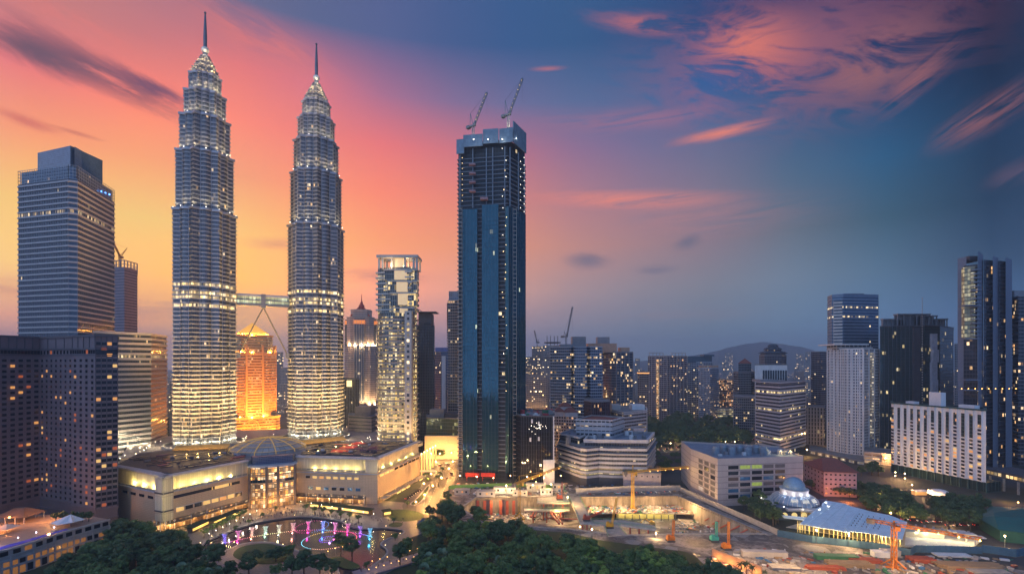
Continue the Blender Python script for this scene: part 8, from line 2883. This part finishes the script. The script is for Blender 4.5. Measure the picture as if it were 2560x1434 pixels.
for k in range(8):
    x, y = A(1052 + 5 * k, 452)
    t = thing('lit_awning', 'small white lit awning at the foot of the yellow columns', 'awning', (x, y, 0), 'lit awnings at the foot of the yellow columns')
    MB().prism([(x - 1.6, y - 2), (x + 1.6, y - 2), (x + 1.6, y + 2), (x - 1.6, y + 2)], 6, 7.5, 0, 0, True, True, [(x - .2, y - .2), (x + .2, y - .2), (x + .2, y + .2), (x - .2, y + .2)]).build('fabric', mat('awning_lit', (0.7, 0.55, 0.35), .5, 0, .1, .5, (1.0, .6, .25), .7), t)
    MB().tube((x, y, 0), (x, y, 6.2), .12, 5).build('pole', STEELD, t)
# island in the road, kerbs and markings
isl = smooth_loop(GP([(1018, 1262), (1046, 1262), (1068, 1236), (1078, 1210), (1066, 1214), (1044, 1244)]))
o = MB().prism(ccw(isl), 0.03, .18, 0, 0).build('road_island', M_KERB)
o['kind'] = 'structure'
o = MB().prism(offset(ccw(isl), -1.0), .18, .26, 0, 0).build('island_lawn', M_GRASS)
o['kind'] = 'structure'
MK = mat('road_marking', (0.55, 0.5, 0.4), .6)
mb = MB()
for s in range(22):
    for off in (0, 1):
        p, q_ = G(1060 + off * 22 + s * 2.6, 1282 - s * 5.6), G(1061.2 + off * 22 + s * 2.6, 1279 - s * 5.6)
        mb.face([(p[0] - .12, p[1], .036), (p[0] + .12, p[1], .036), (q_[0] + .12, q_[1], .036), (q_[0] - .12, q_[1], .036)])
o = mb.build('road_markings', MK)
o['kind'] = 'structure'
# streets further back: lamps
for k in range(16):
    street_lamp(1612 + 17 * k + tr.uniform(-5, 5), 1110 + tr.uniform(-8, 12), 7, 4200, 'amber street lamp along the near edge of the dark wood', 'street lamps by the dark wood', GLOWW if k % 3 else GLOWC, (1, .62, .25))
for k in range(15):
    s = k / 14
    street_lamp(1836 + 46 * s, 1040 + 52 * s, 8, 6000, 'street lamp along the busy traffic street', 'street lamps along the traffic street', GLOWO if k % 2 else GLOWW, (1, .5, .2))
q_ = random.Random(6)
for k in range(34):
    px = q_.uniform(1330, 1900) if k < 22 else q_.uniform(2010, 2240)
    street_lamp(px, q_.uniform(1004, 1100) if k < 22 else q_.uniform(1090, 1230), 8, 11000, 'amber street lamp between the buildings of the middle distance', 'street lamps of the middle distance', GLOWO, (1, .5, .18))
for k in range(7):
    street_lamp(1150 + 42 * k, 1208 + 3 * (k % 3), 7, 4200, 'orange lamp along the back of the works', 'lamps along the back of the works', GLOWO, (1, .5, .18))
for px, py, pw, lab in ((2238, 1196, 6000, 'upper bright lamp below the left end of the white pleated hotel'), (2262, 1200, 9000, 'bright orange star lamp below the white pleated hotel'), (2262, 1212, 3000, 'lower lamp below the white pleated hotel'), (2238, 1206, 2500, 'small lamp left of the bright orange one'), (2366, 1318, 5500, 'bright lamp behind the white terrace'), (2545, 1276, 900, 'violet white lamp above the green roofed shed'), (2226, 1304, 5000, 'orange lamp behind the pale blue hall'), (2270, 1300, 4000, 'orange lamp at the food stalls'), (2340, 1252, 4000, 'orange lamp under the white tent'), (2320, 1244, 4000, 'orange lamp beside the white tent'), (2280, 1230, 2500, 'orange lamp in the grove'), (2200, 1262, 3000, 'red orange lamp by the pink block'), (2028, 1172, 1200, 'small orange lamp behind the pink block roof'), (1888, 1292, 1400, 'yellow lamp under the trees by the beige block'), (1340, 1222, 1000, 'amber lamp before the black podium')):
    street_lamp(px, py, 6, pw, lab, None, GLOWW if 'bright' in lab or 'yellow' in lab else GLOWO, (1, .55, .2))
for px, py in ((300, 1158), (312, 1150), (340, 1146), (350, 1140), (360, 1136), (366, 1130), (388, 1114), (402, 1112), (440, 1119)):
    x, y = G(px, py, 26)
    street_lamp((x, y), -1, 5, 1500, 'bright lamp in the forecourt below the banded office wing', 'forecourt lamps below the banded office wing', GLOWC, (1, .78, .45), 25)
for px, py in ((608, 1093), (614, 1090), (616, 1086), (684, 1082), (872, 1083), (846, 1094), (918, 1090), (924, 1088), (926, 1094), (914, 1098), (920, 1092)):
    x, y = G(px, py + 6, 29)
    street_lamp((x, y), -1, 5, 1400, 'bright lamp on the podium roof behind the dome', 'lamps on the podium roof behind the dome', GLOWC, (1, .80, .5), 25)
lamp((A(2330, 380)[0], 380, 5), 5000, (1, .55, .2), .5)
tt = thing('white_tent', 'small white domed tent with warm light below the white pleated hotel', 'tent', (*G(2348, 1246), 0))
c = G(2348, 1246)
MB().lathe(c, [(8, 4), (7, 5.6), (4.4, 7), (0, 7.8)], 14).build('roof', WHITE, tt)
for k in range(8):
    a = 6.283 * k / 8
    MB().tube((c[0] + 7.4 * math.cos(a), c[1] + 7.4 * math.sin(a), 0), (c[0] + 7.4 * math.cos(a), c[1] + 7.4 * math.sin(a), 4.8), .12, 5).build('pole', STEELD, tt)
lamp((c[0], c[1] - 9, 2.6), 3500, (1, .55, .2), .4)
for px, py, lab in ((2275, 1292, 'food stall with a red sign behind the pale blue hall'), (2300, 1236, 'food stall roof left of the white tent'), (2030, 1196, 'small shop roof at the foot of the pink block')):
    c = G(px, py)
    fs = thing('food_stall', lab, 'stall', (*c, 0))
    MB().box(c[0] - 6, c[1] - 3, 3.2, c[0] + 6, c[1] + 3, 3.6).build('roof', WHITE, fs)
    MB().box(c[0] - 5, c[1] - 1, 0, c[0] + 5, c[1] + 2.5, 3.2).build('wall', mat('stall_glow', (0.5, 0.3, 0.15), .5, 0, .3, .6, (1, .45, .12), .7), fs)
# kiosks along the promenade with glowing undersides
KG = glow('kiosk_glow', (1.0, .60, .10), 1.5)
for k, (p0, p1) in enumerate((((474, 1332), (516, 1312)), ((528, 1314), (560, 1300)), ((566, 1298), (596, 1286)), ((778, 1268), (800, 1269)), ((804, 1270), (850, 1276)), ((856, 1276), (928, 1286)), ((958, 1289), (976, 1286)))):
    a, b = Vector(G(*p0)), Vector(G(*p1))
    d = (b - a).normalized()
    an = math.atan2(d.y, d.x)
    m_ = (a + b) / 2
    L = (b - a).length / 2
    t = thing('kiosk', ['green roofed kiosk nearest the left trees', 'second green roofed kiosk on the left promenade', 'green roofed kiosk nearest the atrium on the left', 'short green roofed kiosk nearest the atrium on the right', 'middle green roofed kiosk on the right promenade', 'longest green roofed kiosk on the right promenade', 'small lit kiosk beside the oval lawn'][k], 'kiosk', (m_.x, m_.y, 0), 'lit kiosks along the promenade')
    MB().obox(m_, an, L + .6, 3.0, 3.3, 3.8).build('roof', mat('hedge_roof', (0.035, 0.05, 0.02), .9), t)
    MB().obox(m_, an, L, 1.6, 0.02, 3.3).build('wall', mat('kiosk_wall', (0.12, .09, .06), .6), t)
    n = Vector((d.y, -d.x))
    MB().obox(m_ + n * 1.75, an, L * .92, .1, 1.3, 2.9).build('lit_counter', KG, t)
    lamp((m_.x + n.x * 3.4, m_.y + n.y * 3.4, 2.0), 260 + 40 * L, (1, .6, .15), .4)
kp = thing('park_kiosk', 'small pavilion with a blue grey hipped roof at the wood edge right of the lake', 'pavilion', (*G(1058, 1318), 0))
c = G(1058, 1318)
MB().prism([(c[0] - 4, c[1] - 4), (c[0] + 4, c[1] - 4), (c[0] + 4, c[1] + 4), (c[0] - 4, c[1] + 4)], 3.2, 6.4, 0, 0, True, True, [(c[0] - .4, c[1] - .4), (c[0] + .4, c[1] - .4), (c[0] + .4, c[1] + .4), (c[0] - .4, c[1] + .4)]).build('roof', mat('slate_roof', (0, 0, 0)), kp)
MB().box(c[0] - 2.6, c[1] - 2.6, 0, c[0] + 2.6, c[1] + 2.6, 3.2).build('wall', M_CONC, kp)

# ---------------------------------------------------------------- people
def person_mesh(seed, shirt, walk):
    """one continuous figure grown over a posed skeleton"""
    q = random.Random(seed)
    st = .16 if walk else .09
    fw = .22 if walk else .04
    vs = [(0, 0, .95), (0, 0, 1.22), (0, 0, 1.44), (0, 0, 1.54), (0, .01, 1.66), (-.19, 0, 1.40), (-.25, .02, 1.12), (-.23, -.10, .90), (.19, 0, 1.40), (.25, -.02, 1.12), (.24, -.12 if walk else -.02, .88), (-st, 0, .90), (-st, fw * .6, .50), (-st, fw, .06), (-st, fw - .16, .03), (st, 0, .90), (st, -fw * .2, .50), (st, -fw, .06), (st, -fw - .16, .03)]
    es = [(0, 1), (1, 2), (2, 3), (3, 4), (2, 5), (5, 6), (6, 7), (2, 8), (8, 9), (9, 10), (0, 11), (11, 12), (12, 13), (13, 14), (0, 15), (15, 16), (16, 17), (17, 18)]
    rs = [.14, .14, .15, .055, .10, .065, .05, .035, .065, .05, .035, .10, .07, .05, .04, .10, .07, .05, .04]
    me = bpy.data.meshes.new('person_frame')
    me.from_pydata(vs, es, [])
    o = bpy.data.objects.new('person_frame', me)
    COL.objects.link(o)
    sk = o.modifiers.new('skin', 'SKIN')
    for i, r_ in enumerate(rs):
        o.data.skin_vertices[0].data[i].radius = (r_, r_ * .8)
    o.data.skin_vertices[0].data[0].use_root = True
    o.modifiers.new('smooth', 'SUBSURF').levels = 1
    dg = bpy.context.evaluated_depsgraph_get()
    out = bpy.data.meshes.new_from_object(o.evaluated_get(dg))
    bpy.data.objects.remove(o)
    out.materials.clear()
    for m in (shirt, mat('dark_trousers', (0.03, 0.03, 0.045), .8), mat('skin', (0.30, 0.18, 0.12), .6), mat('black_hair', (0.015, 0.012, 0.01), .6)):
        out.materials.append(m)
    for p in out.polygons:
        z = p.center.z
        p.material_index = 3 if z > 1.70 or (z > 1.6 and p.center.y > .04) else 2 if z > 1.5 else 1 if z < .96 and abs(p.center.x) < .22 else 0
        p.use_smooth = True
    return out


PM = [person_mesh(1, mat('shirt_navy', (0.03, 0.04, 0.08), .8), False), person_mesh(2, mat('shirt_white', (0.5, 0.48, 0.46), .8), True), person_mesh(3, mat('shirt_maroon', (0.16, 0.03, 0.04), .8), False), person_mesh(4, mat('shirt_black', (0.02, 0.02, 0.02), .8), True)]
PT = ['dark blue', 'white', 'maroon', 'black']
PP = ['standing', 'walking', 'standing', 'walking']
pr_ = random.Random(42)
mbp = bpy.context.evaluated_depsgraph_get()
for k in range(150):
    q = pr_.random()
    if q < .62:        # along the lake rim
        s = pr_.random() * 8
        pts = [(600, 1309), (640, 1301), (680, 1292), (720, 1287), (760, 1285.5), (800, 1288), (840, 1294), (872, 1309), (905, 1314), (950, 1313)]
        i = int(s)
        px = pts[i][0] + (pts[i + 1][0] - pts[i][0]) * (s - i)
        py = pts[i][1] + (pts[i + 1][1] - pts[i][1]) * (s - i) + pr_.uniform(-7, 2)
        w = 'by the far rim of the lake'
        g = 'people at the far rim of the lake'
    elif q < .82:
        px, py = pr_.uniform(630, 735), pr_.uniform(1268, 1284)
        w = 'on the paving in front of the atrium'
        g = 'people in front of the atrium'
    elif q < .92:
        px, py = pr_.uniform(880, 1010), pr_.uniform(1290, 1308)
        w = 'on the right promenade near the oval lawn'
        g = 'people near the oval lawn'
    else:
        s = pr_.random()
        px, py = 900 + 170 * s, 1424 - 46 * s + pr_.uniform(-2, 6)
        w = 'on the footbridge'
        g = 'people on the footbridge'
    j = pr_.randrange(4)
    zz = 1.0 if 'bridge' in w else 0.022
    x, y = G(px, py, zz)
    o = bpy.data.objects.new('person', PM[j])
    COL.objects.link(o)
    o.location = (x, y, zz)
    o.rotation_euler = (0, 0, pr_.uniform(0, 6.28))
    s = pr_.uniform(.92, 1.05)
    o.scale = (s, s, s)
    tag(o, 'person in a %s top %s %s' % (PT[j], PP[j], w), 'person', g)


# ---------------------------------------------------------------- cars
def car_proto(col, nm):
    t = thing('parked_car', '', 'car', (0, 0, -500))
    body = MB()
    sec = [(-2.15, .45, .72), (-2.1, .35, .95), (-1.2, .30, 1.0), (.7, .30, 1.0), (1.6, .32, .90), (2.15, .38, .70)]
    for (x0, a0, b0), (x1, a1, b1) in zip(sec, sec[1:]):
        w = .86
        body.face([(x0, -w, a0), (x1, -w, a1), (x1, -w, b1), (x0, -w, b0)]).face([(x0, w, b0), (x1, w, b1), (x1, w, a1), (x0, w, a0)])
        body.face([(x0, -w, b0), (x1, -w, b1), (x1, w, b1), (x0, w, b0)]).face([(x0, w, a0), (x1, w, a1), (x1, -w, a1), (x0, -w, a0)])
    for s in (0, -1):
        x, a, b = sec[s]
        body.face([(x, -.86, a), (x, .86, a), (x, .86, b), (x, -.86, b)])
    body.face([(-1.2, -.66, 1.46), (.25, -.66, 1.46), (.25, .66, 1.46), (-1.2, .66, 1.46)])
    body = [(x, y, z - 500) for x, y, z in body.v], body
    body[1].v = body[0]
    body[1].build('body', mat('car_paint_' + nm, col, .25, .3, .05), t)
    gl = MB()
    lo = [(-1.75, -.80), (.95, -.80), (.95, .80), (-1.75, .80)]
    hi = [(-1.2, -.64), (.25, -.64), (.25, .64), (-1.2, .64)]
    gl.prism(lo, -499.0, -498.55, 0, 0, False, True, hi).build('window', GLASSD, t)
    for x in (-1.35, 1.35):
        for y in (-.84, .84):
            w = MB().tube((x, y - .11, -499.67), (x, y + .11, -499.67), .33, 10).build('wheel', mat('tyre', (0.02, 0.02, 0.02), .8), t)
    for y in (-.6, .6):
        MB().box(2.12, y - .18, -499.42, 2.2, y + .18, -499.24).build('headlight', glow('headlight_glow', (1, .9, .7), 8), t)
        MB().box(-2.2, y - .18, -499.35, -2.13, y + .18, -499.2).build('tail_light', glow('tail_glow', (1, .05, .02), 5), t)
    return t


CARS = [car_proto((0.02, 0.02, 0.025), 'black'), car_proto((0.5, 0.5, 0.5), 'silver'), car_proto((0.30, 0.03, 0.03), 'red')]


def car(kind, px, py, rz, label, group, z=.03):
    c = dup_thing(CARS[kind], (*G(px, py, z), z), rz, 1.0, label, group)
    return c


for k in range(7):
    s = k / 6
    car(0, 1018 + 30 * s, 1246 - 20 * s, 1.15, 'dark car parked in the row along the shopping centre road', 'dark cars parked along the shopping centre road')
cr2 = random.Random(17)
for k in range(26):
    s = cr2.random()
    j = cr2.randrange(3)
    car(j, 1838 + 46 * s + cr2.uniform(-5, 5), 1046 + 56 * s, -1.0 + (math.pi if cr2.random() < .5 else 0), ['dark', 'silver', 'red'][j] + ' car in the traffic of the busy street left of the white banded office', 'cars on the busy street')
for k in range(16):
    j = cr2.randrange(3)
    car(j, 1640 + 14 * k, 1122 + cr2.uniform(-5, 6), cr2.uniform(-.2, .2), ['dark', 'silver', 'red'][j] + ' car on the street along the dark wood', 'cars on the street along the dark wood')
for k in range(10):
    j = cr2.randrange(3)
    car(j, 2240 + 22 * k + cr2.uniform(-6, 6), 1298 + 2.0 * k + cr2.uniform(-4, 4), cr2.uniform(-.4, .2), ['dark', 'silver', 'red'][j] + ' car in the street behind the pale blue hall', 'cars in the street behind the hall')
for k, (px, py) in enumerate(((1116, 1196), (1128, 1184), (1100, 1164), (1120, 1162))):
    car((1, 0, 2, 1)[k], px, py, 1.3, ['silver car nearest the viewer on the orange road', 'dark car farther up the orange road', 'red car at the orange road junction', 'silver car at the orange road junction'][k], 'cars on the orange road')
for k, (px, py) in enumerate(((1598, 1232), (1634, 1232), (1668, 1230))):
    car(1, px, py, .1, ['silver car left of the three by the excavation hoarding', 'silver car in the middle by the excavation hoarding', 'silver car right of the three by the excavation hoarding'][k], 'cars by the excavation hoarding', .02)
for c in CARS:
    for ch in list(c.children):
        bpy.data.objects.remove(ch)
    bpy.data.objects.remove(c)
streets = [('street', [(1828, 1036), (1840, 1036), (1896, 1098), (1880, 1112), (1862, 1108)]), ('street', [(1600, 1112), (1900, 1108), (1900, 1128), (1600, 1132)]), ('street', [(2160, 1262), (2230, 1288), (2470, 1308), (2640, 1330), (2640, 1300), (2470, 1290), (2230, 1270), (2180, 1250)])]
for k, (n_, p) in enumerate(streets):
    sheet(n_, [GP(p)], .02 + .003 * k, M_ASPH)
